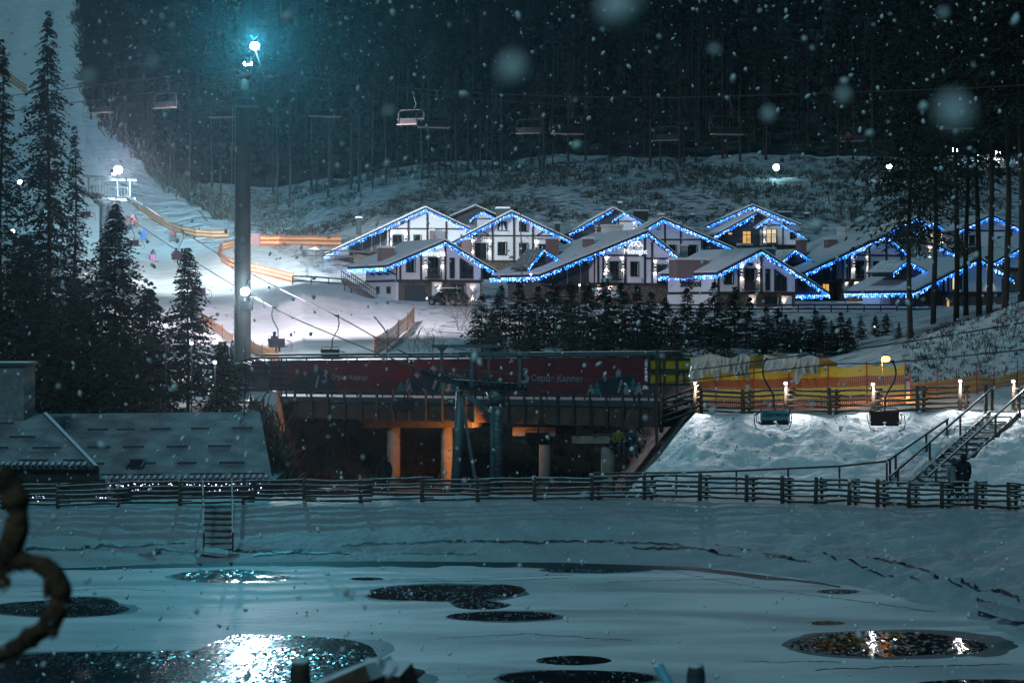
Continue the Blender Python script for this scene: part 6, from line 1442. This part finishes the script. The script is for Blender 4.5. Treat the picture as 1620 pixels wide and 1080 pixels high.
o = place(DC['dark'], 'dark', W(852, 702, 101.0), R(15), 'empty lift chair hanging dark before the second bridge pier')
for i, (key, px, lab) in enumerate((('c5', 520, 'four-seat lift chair nearest right of the pylon on the upper line'), ('c5', 692, 'four-seat lift chair second right of the pylon, overlapping a paler one'), ('c5', 903, 'four-seat lift chair above the village centre, with two visible hanger arms'), ('c5', 1155, 'four-seat lift chair with wide round frame above the right chalets'), ('c5', 1518, 'four-seat lift chair before the dark crowns at the right edge'),
      ('c6', 655, 'pale lit four-seat lift chair just left of a darker chair on the upper line'), ('c6', 842, 'tilted four-seat lift chair low over the forest edge at centre'), ('c6', 1060, 'four-seat lift chair with warm brown planks left of the round framed chair'), ('c6', 1355, 'four-seat lift chair carrying riders above the slope lamps'),
      ('c7', 265, 'four-seat lift chair between the pylon and the ski slope'), ('c7', 163, 'pale seated four-seat lift chair before the snow of the upper piste'), ('c7', 12, 'four-seat lift chair at the left edge behind the spruces'), ('c8', 361, 'four-seat lift chair hidden partly behind the pylon mast'))):
    q, ang = on_cable(key, px); far_ = key == 'c6'
    yaw = {'c5': .30, 'c6': -.38, 'c7': -.55, 'c8': -.3}[key]
    o = place(QC, 'quad', (q.x - .25 * math.cos(yaw), q.y - .25 * math.sin(yaw), q.z - 2.42), yaw, lab); o.scale = (.93, .93, .93)
    if i == 8: c_k = o

# ------------------------------------------------------------------ people
BODY = {}
def body(pose):
    if pose in BODY: return BODY[pose]
    J = {'pel': (0, 0, .95, .15), 'bel': (0, .0, 1.10, .155), 'che': (0, 0, 1.32, .175), 'nek': (0, .0, 1.50, .065), 'hed': (0, -.02, 1.60, .095), 'top': (0, -.01, 1.72, .075)}
    def side(sx, sh, el, wr, ha, hp, kn, an, to):
        t = 'R' if sx > 0 else 'L'
        for n_, p, r in (('sh', sh, .085), ('el', el, .065), ('wr', wr, .05), ('ha', ha, .05), ('hp', hp, .11), ('kn', kn, .08), ('an', an, .06), ('to', to, .05)): J[n_ + t] = (*p, r)
    if pose == 'stand':
        for s in (-1, 1): side(s, (s * .19, 0, 1.43), (s * .26, .02, 1.16), (s * .25, -.06, .93), (s * .25, -.08, .84), (s * .09, 0, .88), (s * .10, 0, .48), (s * .10, .02, .09), (s * .12, -.17, .05))
    elif pose == 'walk':
        for s in (-1, 1): side(s, (s * .19, 0, 1.43), (s * .24, .08 * s, 1.16), (s * .22, .14 * s - .08, .94), (s * .21, .16 * s - .1, .86), (s * .09, 0, .88), (s * .11, -.10 * s - .05, .49), (s * .13, .14 * -s, .09), (s * .15, -.14 * s - .17, .05))
    elif pose == 'ski':
        J['pel'] = (0, .12, .85, .15); J['bel'] = (0, .06, 1.0, .155); J['che'] = (0, -.06, 1.2, .17); J['nek'] = (0, -.13, 1.36, .065); J['hed'] = (0, -.18, 1.46, .095); J['top'] = (0, -.19, 1.58, .075)
        for s in (-1, 1): side(s, (s * .19, -.08, 1.30), (s * .33, -.10, 1.06), (s * .36, -.34, 1.0), (s * .36, -.42, 1.0), (s * .1, .12, .80), (s * .2, -.10, .46), (s * .27, .04, .10), (s * .28, -.16, .06))
    elif pose == 'sit':
        J['pel'] = (0, 0, .12, .16); J['bel'] = (0, .03, .28, .16); J['che'] = (0, .05, .50, .18); J['nek'] = (0, .03, .68, .07); J['hed'] = (0, .0, .79, .10); J['top'] = (0, .01, .91, .08)
        for s in (-1, 1): side(s, (s * .19, .04, .60), (s * .27, -.04, .34), (s * .18, -.26, .24), (s * .14, -.33, .25), (s * .1, -.02, .12), (s * .11, -.46, .12), (s * .11, -.50, -.30), (s * .11, -.66, -.36))
    names = list(J); idx = {n_: i for i, n_ in enumerate(names)}
    E = [('pel', 'bel'), ('bel', 'che'), ('che', 'nek'), ('nek', 'hed'), ('hed', 'top')]
    for t in 'LR': E += [('che', 'sh' + t), ('sh' + t, 'el' + t), ('el' + t, 'wr' + t), ('wr' + t, 'ha' + t), ('pel', 'hp' + t), ('hp' + t, 'kn' + t), ('kn' + t, 'an' + t), ('an' + t, 'to' + t)]
    me = bpy.data.meshes.new('tmp'); me.from_pydata([J[n_][:3] for n_ in names], [(idx[a], idx[b]) for a, b in E], []); o = bpy.data.objects.new('tmp', me); COL.objects.link(o)
    sk = o.modifiers.new('s', 'SKIN')
    for i, n_ in enumerate(names):
        v = me.skin_vertices[0].data[i]; v.radius = (J[n_][3],) * 2; v.use_root = (n_ == 'pel')
    sub = o.modifiers.new('u', 'SUBSURF'); sub.levels = 2; sub.render_levels = 2
    dg = bpy.context.evaluated_depsgraph_get(); m2 = bpy.data.meshes.new_from_object(o.evaluated_get(dg)); bpy.data.objects.remove(o)
    seg = [(Vector(J[a][:3]), Vector(J[b][:3]), a, b) for a, b in E]; cls = []
    for p in m2.polygons:
        c = p.center; best = (9, None)
        for a, b, na, nb_ in seg:
            t = max(0, min(1, (c - a).dot(b - a) / ((b - a).length_squared + 1e-9))); dd = (c - a.lerp(b, t)).length
            if dd < best[0]: best = (dd, (na, nb_))
        na, nb_ = best[1]
        if nb_ in ('hed', 'top'): k = 2
        elif nb_[:2] in ('ha',): k = 3
        elif nb_[:2] in ('to',) : k = 3
        elif nb_[:2] in ('hp', 'kn', 'an'): k = 1
        else: k = 0
        p.material_index = k; p.use_smooth = True
    BODY[pose] = (m2, J); return BODY[pose]
def person(label, pose, loc, yaw, jacket, trousers, hat=None, group=None, skis=False, scale=1.0, poles=False):
    m2, J = body(pose); me = m2.copy(); me.materials.clear()
    for q in (jacket, trousers, 'skin', 'cloth_black'): me.materials.append(MATS[q])
    for p, q in zip(me.polygons, m2.polygons): p.material_index = q.material_index
    o = bpy.data.objects.new('person', me); COL.objects.link(o); o.location = loc; o.rotation_euler = (0, 0, yaw); o.scale = (scale,) * 3; tag(o, label, 'person', group)
    hx, hy, hz = J['hed'][:3]
    mb = MB(); mb.blob((hx, hy + .025, hz + .055), (.118, .125, .115), 2, .02); mb.tube([(hx, hy + .05, hz - .02), (hx, hy + .06, hz - .12)], [.10, .10], 8); mb.build('hat', hat or jacket, o, None, True)
    mb = MB()                                            # face: nose, eyes under the brow
    mb.blob((hx, hy - .105, hz + .0), (.016, .022, .025), 1, 0); mb.build('nose', 'skin', o)
    mb = MB(); mb.blob((hx - .035, hy - .094, hz + .025), (.018, .010, .010), 1, 0); mb.blob((hx + .035, hy - .094, hz + .025), (.018, .010, .010), 1, 0); mb.build('eyes', 'cloth_black', o)
    if pose in ('stand', 'walk'):
        cx, cy, cz = J['bel'][:3]; mb = MB(); mb.tube([(cx, cy, cz + .02), (cx, cy + .01, cz - .16), (cx, cy + .01, cz - .34)], [.185, .20, .215], 12, False); mb.build('coat_skirt', jacket, o, None, True)
    if skis:
        for t in 'LR':
            x, y, z = J['an' + t][:3]; mb = MB(); mb.tube([(x, y - .95, .10), (x, y - .8, .03), (x, y + .6, .02)], [.03, .045, .045], 5); mb.build('ski', 'cloth_red' if jacket != 'cloth_red' else 'cloth_black', o)
            x, y, z = J['ha' + t][:3]; mb = MB(); mb.tube([(x, y, z + .06), (x * 1.25, y + .55, .12)], .014, 5); mb.build('ski_pole', 'cloth_black', o)
    return o
pp = gp(1524, 81.9); person('person in a long black hooded coat with back turned at the foot of the staircase', 'walk', pp, R(170), 'cloth_black', 'cloth_black', 'cloth_black', 'couple at the foot of the staircase', scale=1.08)
pp = gp(1508.5, 82.25); person('person in a gray coat walking close beside the black coated one', 'walk', pp, R(185), 'cloth_gray', 'cloth_navy', 'cloth_brown', 'couple at the foot of the staircase', scale=.98)
pp = (W(609, 0, 88).x, 88, zy(88, 789)); pp = (pp[0], pp[1], max(pp[2], Gxy(pp[0], 88) - .02)); person('dark figure standing on the path before the orange lit bridge pier', 'stand', pp, R(200), 'cloth_black', 'cloth_black', 'cloth_black', scale=1.02)
SG = 'skiers on the piste'
for px, py, lab, jk, tr, yw in ((241, 414, 'skier in pink trousers and dark jacket gliding down the bright piste', 'cloth_navy', 'cloth_pink', 2.6), (227.5, 381, 'skier dressed all in blue higher on the piste', 'cloth_blue', 'cloth_blue', .4), (272, 383, 'skier in dark red on the left of a pair near the slope net', 'cloth_red', 'cloth_brown', .2), (276.5, 381, 'skier in brown on the right of a pair near the slope net', 'cloth_brown', 'cloth_brown', 5.9), (213, 358, 'small dark skier high on the piste by the net', 'cloth_navy', 'cloth_black', .9)):
    d = next(q for q in np.arange(230, 380, .5) if HY + (H - G(px, q)) / q * F <= py); pp = gp(px, d, -.02); person(lab, 'ski', pp, yw, jk, tr, None, SG, True, scale=1.08)
d = next(q for q in np.arange(128, 200, .5) if HY + (H - G(367, q)) / q * F <= 520); 
person('skier standing in dark clothes at the left side of the pylon foot', 'stand', gp(368.5, 142.5), 1.2, 'cloth_navy', 'cloth_black', None, SG, True)
RGp = 'riders on the lift chairs'
def rider(ch, dx, lab, jk, tr, hat=None, sc=1.0):
    M = Matrix.Rotation(ch.rotation_euler.z, 4, 'Z'); p = Vector(ch.location) + M @ Vector((dx, -.06, .0)); person(lab, 'sit', p, ch.rotation_euler.z, jk, tr, hat, RGp, scale=sc)
rider(c_c, .26, 'lone rider in dark blue on the chair right of the pylon', 'cloth_navy', 'cloth_black')
rider(c_f, -.28, 'left rider of the two on the chair above the lone spruce', 'cloth_black', 'cloth_black'); rider(c_f, .28, 'right rider of the two on the chair above the lone spruce', 'cloth_navy', 'cloth_black', sc=1.06)
rider(c_h, -.28, 'left rider of the two on the chair below the far lift tower', 'cloth_red', 'cloth_black'); rider(c_h, .28, 'right rider of the two on the chair below the far lift tower', 'cloth_black', 'cloth_black')
rider(c_j, -.28, 'rider in a yellowish jacket on the low chair by the embankment foot', 'cloth_yellow', 'cloth_navy', 'cloth_black'); rider(c_j, .28, 'rider in a dark jacket on the low chair by the embankment foot', 'cloth_navy', 'cloth_navy', 'cloth_brown')
rider(c_k, -.4, 'hunched rider on the four-seat chair above the slope lamps', 'cloth_red', 'cloth_black', 'cloth_black')

# ------------------------------------------------------------------ piste nets, posts, car, small things
def gnet(lab, pts, h, m='net_slope', **k): 
    P = []
    for px, d in pts: P.append(gp(px, d))
    net('safety_net', lab, P, [h] * len(P), m, 'net_post', 'safety nets', **k)
def dfor(px, py, lo=126, hi=480):
    prev = None
    for q in np.arange(lo, hi, .5):
        y = HY + (H - G(px, q)) / q * F
        if y <= py: return q
    return hi
gnet('long striped piste net curving down the right side of the upper slope', [(px, dfor(px, py, 230)) for px, py in ((207, 322), (222, 334), (238, 347), (255, 357), (272, 365), (290, 371), (310, 375), (335, 377), (362, 377))], 1.25)
gnet('striped piste net bending round the snowy hollow by the pylon', [(px, dfor(px, py, 200)) for px, py in ((370, 392), (352, 397), (346, 405), (350, 415), (362, 422), (380, 427), (405, 433), (430, 439), (464, 448))], 1.15)
gnet('orange net panels on poles at the upper edge of the snowy hollow', [(px, dfor(px, py, 240)) for px, py in ((396, 389), (411, 389), (442, 389), (492, 390), (540, 391))], 1.5, posth=.5)
gnet('striped piste net at the top left corner of the picture', [(px, dfor(px, py, 330, 640)) for px, py in ((-30, 105), (2, 122), (18, 133), (42, 150))], 2.2)
gnet('orange net hanging along the drop at the right end of the lower piste', [(px, dfor(px, py, 126)) for px, py in ((592, 566), (612, 553), (630, 536), (645, 523), (655, 510))], 1.3, 'net_orange')
gnet('low orange net on the snow right of the pylon foot', [(px, dfor(px, py, 122)) for px, py in ((398, 560), (402, 562), (415, 568), (440, 575))], .9, 'net_orange')
gnet('pale rope net on thin posts left of the pylon foot', [(px, dfor(px, py, 122)) for px, py in ((318, 512), (335, 522), (352, 535), (368, 548))], .9, 'net_orange')
mb = MB(); mb.box((0, 0, .55), (1.1, .12, 1.1)); o = mb.build('padded_mat', 'frame_maroon'); q = gp(404, dfor(404, 389, 240)); o.location = (q[0], q[1] - .3, q[2]); o.scale = (1.1, 1, 1.5); tag(o, 'red padded safety mat standing on the piste beside the pylon mast', 'safety mat')
q = W(612, 563, 128); root = thing('bent_pole', 'thin gray pole with bent top standing behind the bridge roof', 'pole', (q.x, 128, Gxy(q.x, 128))); off = tuple(root.location)
mb = MB(); mb.tube([q + Vector((0, 0, -1.6)), W(612, 528, 128), W(607, 519, 128), W(593, 502, 128)], .045, 6); mb.build('pole', 'pole_gray', root, off, True); mb = MB(); mb.beam(W(591, 500.5, 128), W(596, 505, 128), .12, .06); mb.build('cap', 'steel_dark', root, off)
# white hoop tunnel beside the bridge end
root = thing('hoop_tunnel', 'snow covered hoop tunnel of a conveyor lift behind the bridge end', 'tunnel', gp(372, 121)); off = tuple(root.location); c = W(378, 612, 121); zg = 4.35
arc = lambda r, y: [(c.x + r * math.cos(t), y, zg + r * 1.05 * math.sin(t)) for t in np.linspace(0, math.pi, 15)]
mb = MB(); A_, B_ = arc(1.35, 120), arc(1.35, 131)
for i in range(14): mb.quad(A_[i], A_[i + 1], B_[i + 1], B_[i])
mb.quad(*[(x, 126, z) for x, y, z in A_]); mb.build('cover', 'roof_snow', root, off, True)
for y in (119.6, 121.5, 123.5, 126): mb = MB(); mb.tube(arc(1.42, y), .05, 6); mb.build('hoop', 'steel_dark', root, off, True)
rails('wooden_railing', 'snowy low timber railing at the left end of the footbridge', [(W(p, 0, 115).x, 115, zy(115, 622)) for p in (376, 392, 408, 424)], .75, 'steel_snow', 3)
def small_lamp(px, py, d, lab, m='lamp_small', e=14, col=(.95, .93, 1.0), r=.085, pole=True, nm='path_lamp', grp='small lamps among the trees', zbase=None, aim=None, cone=150):
    p = W(px, py, d); zg_ = Gxy(p.x, d) if zbase is None else zbase; root = thing(nm, lab, 'lamp', (p.x, d, zg_), 0, grp); off = tuple(root.location)
    mb = MB(); mb.tube([(p.x, d + .05, zg_ - .3), (p.x, d + .05, p.z)], .035, 6); mb.build('pole', 'steel_dark', root, off, True)
    mb = MB(); mb.tube([(p.x, d, p.z + r * .9), (p.x, d, p.z + r * 1.4)], [r * 1.5, r * .4], 8); hd = mb.build('shade', 'steel_dark', root, off)
    mb = MB(); mb.blob((p.x, d, p.z), r, 2, 0); mb.build('bulb', m, hd, off)
    if aim: light('SPOT', 'lamp_light', Vector((0, 0, p.z - off[2])) + Vector(aim).normalized() * (r + .15), e, col, root, .2, Vector(aim).to_track_quat('-Z', 'Y').to_euler(), R(cone), .9)
    elif e: light('POINT', 'lamp_light', (0, -.35, p.z - off[2] - .05), e, col, root, .06)
    return root
for px, py, d, lab in ((262, 515, 104.5, 'small white lamp glinting left of the lone pointed spruce'), (303, 543, 106, 'small white lamp in front of the lone pointed spruce'), (340, 573, 104, 'small white lamp beside the white hoop tunnel'), (957, 433, 190, 'small pinkish lamp on a post below the cloud sign chalet'), (917, 451, 192, 'small white lamp under the long roof of the cloud sign chalet'), (840, 434, 192, 'small pinkish lamp by the wooden mast below the little dormer'), (1384, 517, 164, 'small lamp below the log rail fence beside the tall pine')):
    small_lamp(px, py, d, lab)
small_lamp(32, 289, 238, 'bright white lamp glinting through the tallest spruce', e=600000, r=.3, nm='slope_lamp', grp='slope lamps', aim=(.0, .92, .38), cone=70, col=(.05, .66, 1.0)); small_lamp(20, 365, 236, 'pinkish lamp glinting low through the left spruces', e=16000, r=.25, nm='slope_lamp', grp='slope lamps', cone=84, aim=(.72, .70, .06), col=(1, .86, .95))
for px, py, d, lab, e, m in ((1228, 265, 341, 'cyan slope lamp on the hill above the highest chalet', 9000, 'lamp_cyan'), (1407, 262, 338, 'cyan slope lamp left of the tall pine on the hill', 12000, 'lamp_cyan'), (1511, 237, 380, 'cyan slope lamp behind the thin bare trunk', 6000, 'lamp_cyan'), (1545, 243, 385, 'dim cyan slope lamp among the right trunks', 2500, 'lamp_cyan'), (1578, 243, 385, 'warm white slope lamp near the right edge trunks', 500, 'lamp_pink')):
    z0 = None; small_lamp(px, py, d, lab, m, e, (.25, .85, 1.0) if m == 'lamp_cyan' else (1, .8, .6), .5, nm='slope_lamp', grp='slope lamps')
q = W(827, 440, 190); root = thing('wooden_mast', 'tall bare wooden mast in front of the white double chalet', 'mast', (W(827, 450, 190).x, 190, Gxy(W(827, 450, 190).x, 190))); off = tuple(root.location)
mb = MB(); mb.tube([(root.location.x, 190, root.location.z - .4), W(824.5, 400, 190), W(823.5, 334, 190)], [.07, .06, .045], 7); mb.build('pole', 'wood_brown', root, off, True); mb = MB(); mb.box(W(824, 393, 189.9), (.2, .12, .16)); mb.build('fitting', 'pole_gray', root, off)
# canopy and tables left of the upper left chalet
q = W(498, 402, 250); zc_ = Gxy(q.x, 250); root = thing('canopy_shelter', 'small pale tent canopy on the snow left of the upper left chalet', 'canopy', (q.x, 250, zc_)); off = tuple(root.location); zt = zy(250, 397)
mb = MB(); w_, h_ = 1.0, .55
for a, b in (((-1, -1), (1, -1)), ((1, -1), (1, 1)), ((1, 1), (-1, 1)), ((-1, 1), (-1, -1))): mb.quad((q.x + a[0] * w_, 250 + a[1] * w_, zt), (q.x + b[0] * w_, 250 + b[1] * w_, zt), (q.x, 250, zt + h_))
mb.build('cover', 'roof_snow', root, off)
for a in ((-1, -1), (1, -1), (1, 1), (-1, 1)): mb = MB(); mb.box((q.x + a[0] * .92, 250 + a[1] * .92, (zt + zc_) / 2), (.07, .07, zt - zc_)); mb.build('leg', 'steel_dark', root, off)
# car
q = gp(709, 207.5); root = thing('parked_car', 'snow dusted dark car with one headlight on before the front chalet', 'car', q, R(-38))
secs = [(-2.15, .45, .78, .62), (-2.0, .36, .98, .78), (-1.2, .30, 1.05, .88), (-.95, .30, 1.10, .90), (0, .28, 1.08, .92), (.9, .28, 1.06, .92), (1.6, .3, 1.08, .90), (2.05, .38, 1.02, .82), (2.2, .48, .85, .66)]
def loft(secs, name, m, par):
    mb = MB(); n = 10
    for x, z0, z1, hw in secs:
        for i in range(n):
            a = 2 * math.pi * (i + .5) / n; ca, sa = math.cos(a), math.sin(a); k = (abs(ca) ** 3 + abs(sa) ** 3) ** (-1 / 3.0); mb.v.append((x, hw * ca * k, (z0 + z1) / 2 + (z1 - z0) / 2 * sa * k))
    for s in range(len(secs) - 1):
        for i in range(n): mb.f.append((s * n + i, s * n + (i + 1) % n, (s + 1) * n + (i + 1) % n, (s + 1) * n + i))
    mb.f.append(tuple(range(n))); mb.f.append(tuple((len(secs) - 1) * n + i for i in range(n))); return mb.build(name, m, par, None, True)
loft(secs, 'body', 'car_paint', root); loft([(-1.15, .98, 1.02, .75), (-.55, .98, 1.62, .66), (.3, .98, 1.72, .66), (1.3, .98, 1.70, .66), (1.95, .98, 1.15, .70)], 'cabin', 'pane', root)
mb = MB(); mb.box((.4, 0, 1.73), (1.6, 1.2, .08)); mb.build('roof_snow_layer', 'roof_snow', root)
for x in (-1.35, 1.35):
    for y in (-.82, .82):
        mb = MB(); mb.tube([(x, y - .11, .36), (x, y + .11, .36)], .36, 16); wh = mb.build('wheel', 'tyre', root); mb = MB(); mb.tube([(x, y - .12, .36), (x, y + .12, .36)], .2, 10); mb.build('rim', 'pipe_gray', wh)
for y, m in ((-.62, 'head_light'), (.62, 'pipe_gray')): mb = MB(); mb.blob((-2.12, y, .72), (.09, .17, .10), 2, 0); mb.build('headlight', m, root)
mb = MB(); mb.box((-2.17, 0, .68), (.05, .8, .16)); mb.build('grille', 'tyre', root)

# ------------------------------------------------------------------ near things on the viewer's side
rs = random.Random(9)
def crusty(name, label, cat, paths, m, root_px):
    root = thing(name, label, cat, root_px); off = tuple(root_px)
    for nm, pts, rad in paths:
        P = []
        for i in range(len(pts) - 1):
            for k in range(8):
                t = k / 8; p0, p1, p2, p3 = [Vector(W(*pts[min(max(j, 0), len(pts) - 1)])) for j in (i - 1, i, i + 1, i + 2)]
                P.append(.5 * ((2 * p1) + (p2 - p0) * t + (2 * p0 - 5 * p1 + 4 * p2 - p3) * t * t + (3 * p1 - p0 - 3 * p2 + p3) * t ** 3))
        n = len(P); R_ = [np.interp(i / n * (len(rad) - 1), range(len(rad)), rad) * (1 + .35 * float(fbm(np.array(i * .31 + len(pts)), np.array(1.7), 2))) for i in range(n)]
        mb = MB(); mb.tube(P, R_, 10); o = mb.build(nm, m, root, off, True)
        mb = MB()
        for k in range(26 if n > 30 else 7): i = rs.randrange(n); q = P[i] + Vector((rs.uniform(-1, 1), -.6, rs.uniform(-1.2, .9))) * R_[i] * .9; mb.blob(q, rs.uniform(.0012, .0035), 1, .3)
        tag(mb.build('ice_beads', 'ice_crust', root, off), kind='stuff')
    return root
DN = 2.7
crusty('iron_scroll', 'rusty twisted iron scroll hung with ice, out of focus at the left edge', 'ornament', [
    ('curl', [(-30, 742, DN), (2, 752, DN), (24, 790, DN), (26, 835, DN), (14, 872, DN), (6, 905, DN), (-4, 930, DN)], [.012, .015, .017, .016, .015, .010, .006]),
    ('curl', [(8, 888, DN), (42, 888, DN), (76, 900, DN), (94, 930, DN), (92, 960, DN), (74, 990, DN), (48, 1008, DN), (22, 1026, DN), (-8, 1040, DN), (-40, 1060, DN)], [.011, .012, .013, .014, .014, .013, .013, .012, .011, .011]),
    ('leaf', [(76, 915, DN - .01), (74, 935, DN - .01), (72, 948, DN - .01)], [.006, .005, .002]), ('leaf', [(82, 985, DN - .01), (86, 1000, DN - .01), (84, 1008, DN - .01)], [.007, .006, .002]), ('leaf', [(10, 915, DN - .01), (10, 926, DN - .01), (9, 930, DN - .01)], [.006, .006, .003]),
    ('stem', [(-34, 735, DN), (-40, 900, DN), (-40, 1070, DN), (-44, 1400, DN), (-44, 2400, DN)], [.014, .014, .014, .015, .016])], 'rust', tuple(W(-40, 1070, DN)))
def nearpost(px, py, d, r, lab, name='wooden_post', m='wood_snow', rod=False, lean=0):
    p = W(px, py, d); root = thing(name, lab, 'post', (p.x, d, 6.1)); off = tuple(root.location); mb = MB()
    mb.tube([(p.x, d, 5.8), (p.x, d, p.z - r), (p.x, d, p.z - r * .3), (p.x, d, p.z)], [r, r, r * .85, r * .45], 12); mb.build('post', m, root, off, True); mb = MB(); mb.blob((p.x, d, p.z - r * .1), (r * .9, r * .9, r * .35), 2, .05); mb.build('snow_cap', 'embank_snow', root, off, True)
nearpost(475, 1044, 5.0, .024, 'round snow-capped post head out of focus at the bottom edge, left of the snowy plank')
nearpost(1101, 1052, 5.0, .022, 'dark round post head out of focus at the bottom edge, right of the pale stick', m='steel_snow')
root = thing('snowy_plank', 'sloping brown plank with snow on its edge at the bottom of the picture', 'plank', W(560, 1100, 4.6)); off = tuple(root.location)
mb = MB(); mb.beam(W(440, 1128, 4.6), W(603, 1056, 4.5), .12, .035); mb.build('board', 'plank_snow', root, off)
mb = MB(); mb.beam(W(606, 1054, 4.52), W(650, 1180, 4.6), .12, .05); mb.build('upright', 'plank_snow', root, off)
mb = MB(); mb.tube([W(448, 1112, 4.6), W(520, 1080, 4.57), W(600, 1046.5, 4.5)], [.012, .016, .012], 8); mb.build('snow_strip', 'embank_snow', root, off, True)
mb = MB(); mb.tube([W(650, 1180, 4.6), Vector((W(650, 1180, 4.6).x, 4.6, 5.9))], .04, 6); mb.build('support', 'plank_snow', root, off)
mat('stick_blue', (0.16, 0.50, 0.62), .5); root = thing('pale_stick', 'pale blue slanting stick out of focus at the bottom edge', 'stick', W(1065, 1090, 4.4)); off = tuple(root.location)
mb = MB(); mb.tube([W(1041, 1052, 4.4), W(1070, 1105, 4.4), Vector((W(1075, 1110, 4.4).x + .1, 4.4, 5.9))], [.011, .012, .012], 8); mb.build('rod', 'stick_blue', root, off, True)

# ------------------------------------------------------------------ falling snow
g = np.random.default_rng(21); V = []; Q = []
bm = bmesh.new(); bmesh.ops.create_icosphere(bm, subdivisions=1, radius=1); IV = np.array([v.co[:] for v in bm.verts]); IF = np.array([[v.index for v in f.verts] for f in bm.faces]); bm.free()
def flake(px, py, d, r, el=1.0):
    ax = g.normal(size=3); ax[2] = abs(ax[2]) + .6; ax /= np.linalg.norm(ax); P = IV * r * g.uniform(.75, 1.2, size=(len(IV), 1)); P = P + np.outer(P @ ax, ax) * (el - 1); V.append(P + np.array(W(px, py, d))); Q.append(IF + len(IV) * (len(V) - 1))
for px, py, d, r in ((455, 28, 2.2, .0065), (1293, 356, 2.4, .0085), (1460, 169, 2.5, .0062), (914, 230, 2.6, .0075), (812, 113, .62, .0048), (980, 15, .55, .0058), (1511, 180, .5, .0042), (1335, 152, 1.0, .0036), (1217, 182, 1.1, .0038), (142, 122, 1.1, .0035), (1376, 211, 2.8, .0055), (1493, 22, 1.3, .0034), (615, 177, 1.3, .0030), (243, 97, 1.2, .003), (1335, 128, 3.0, .006), (1130, 79, 1.3, .0035)):
    flake(px, py, d, r, 1.1)
for k in range(2000):
    d = 3.0 + 55 * g.random() ** 1.25; py = 1080 * g.random() ** (1.4 if g.random() < .6 else .8); px = g.uniform(-20, 1640); flake(px, py, d, max(.0028, d * .00034) * g.choice([.8, 1.2, 1.8, 2.7], p=[.4, .3, .2, .1]), g.uniform(1.0, 2.1))
for k in range(170):
    d = 3.0 + 30 * g.random(); flake(g.uniform(-20, 1640), 1080 * g.random() ** 1.3, d, d * g.uniform(.0007, .0012), g.uniform(1.0, 1.9))
o = np_mesh('falling_snow', np.concatenate(V), np.concatenate(Q), 'flake', smooth=True); tag(o, 'falling snowflakes drifting through the whole night scene', 'snow', kind='stuff')
# ------------------------------------------------------------------ snowy night air
m = bpy.data.materials.new('haze_air'); m.use_nodes = True; t = m.node_tree
t.nodes.remove(t.nodes['Principled BSDF']); pv = t.nodes.new('ShaderNodeVolumePrincipled'); pv.inputs['Density'].default_value = 0.00013; pv.inputs['Color'].default_value = (.70, .90, 1.0, 1); pv.inputs['Anisotropy'].default_value = 0.86
t.links.new(pv.outputs[0], t.nodes['Material Output'].inputs['Volume']); MATS['haze_air'] = m
mb = MB(); mb.box((0, 440, 124), (1300, 960, 251)); tag(mb.build('haze', 'haze_air'), kind='stuff')
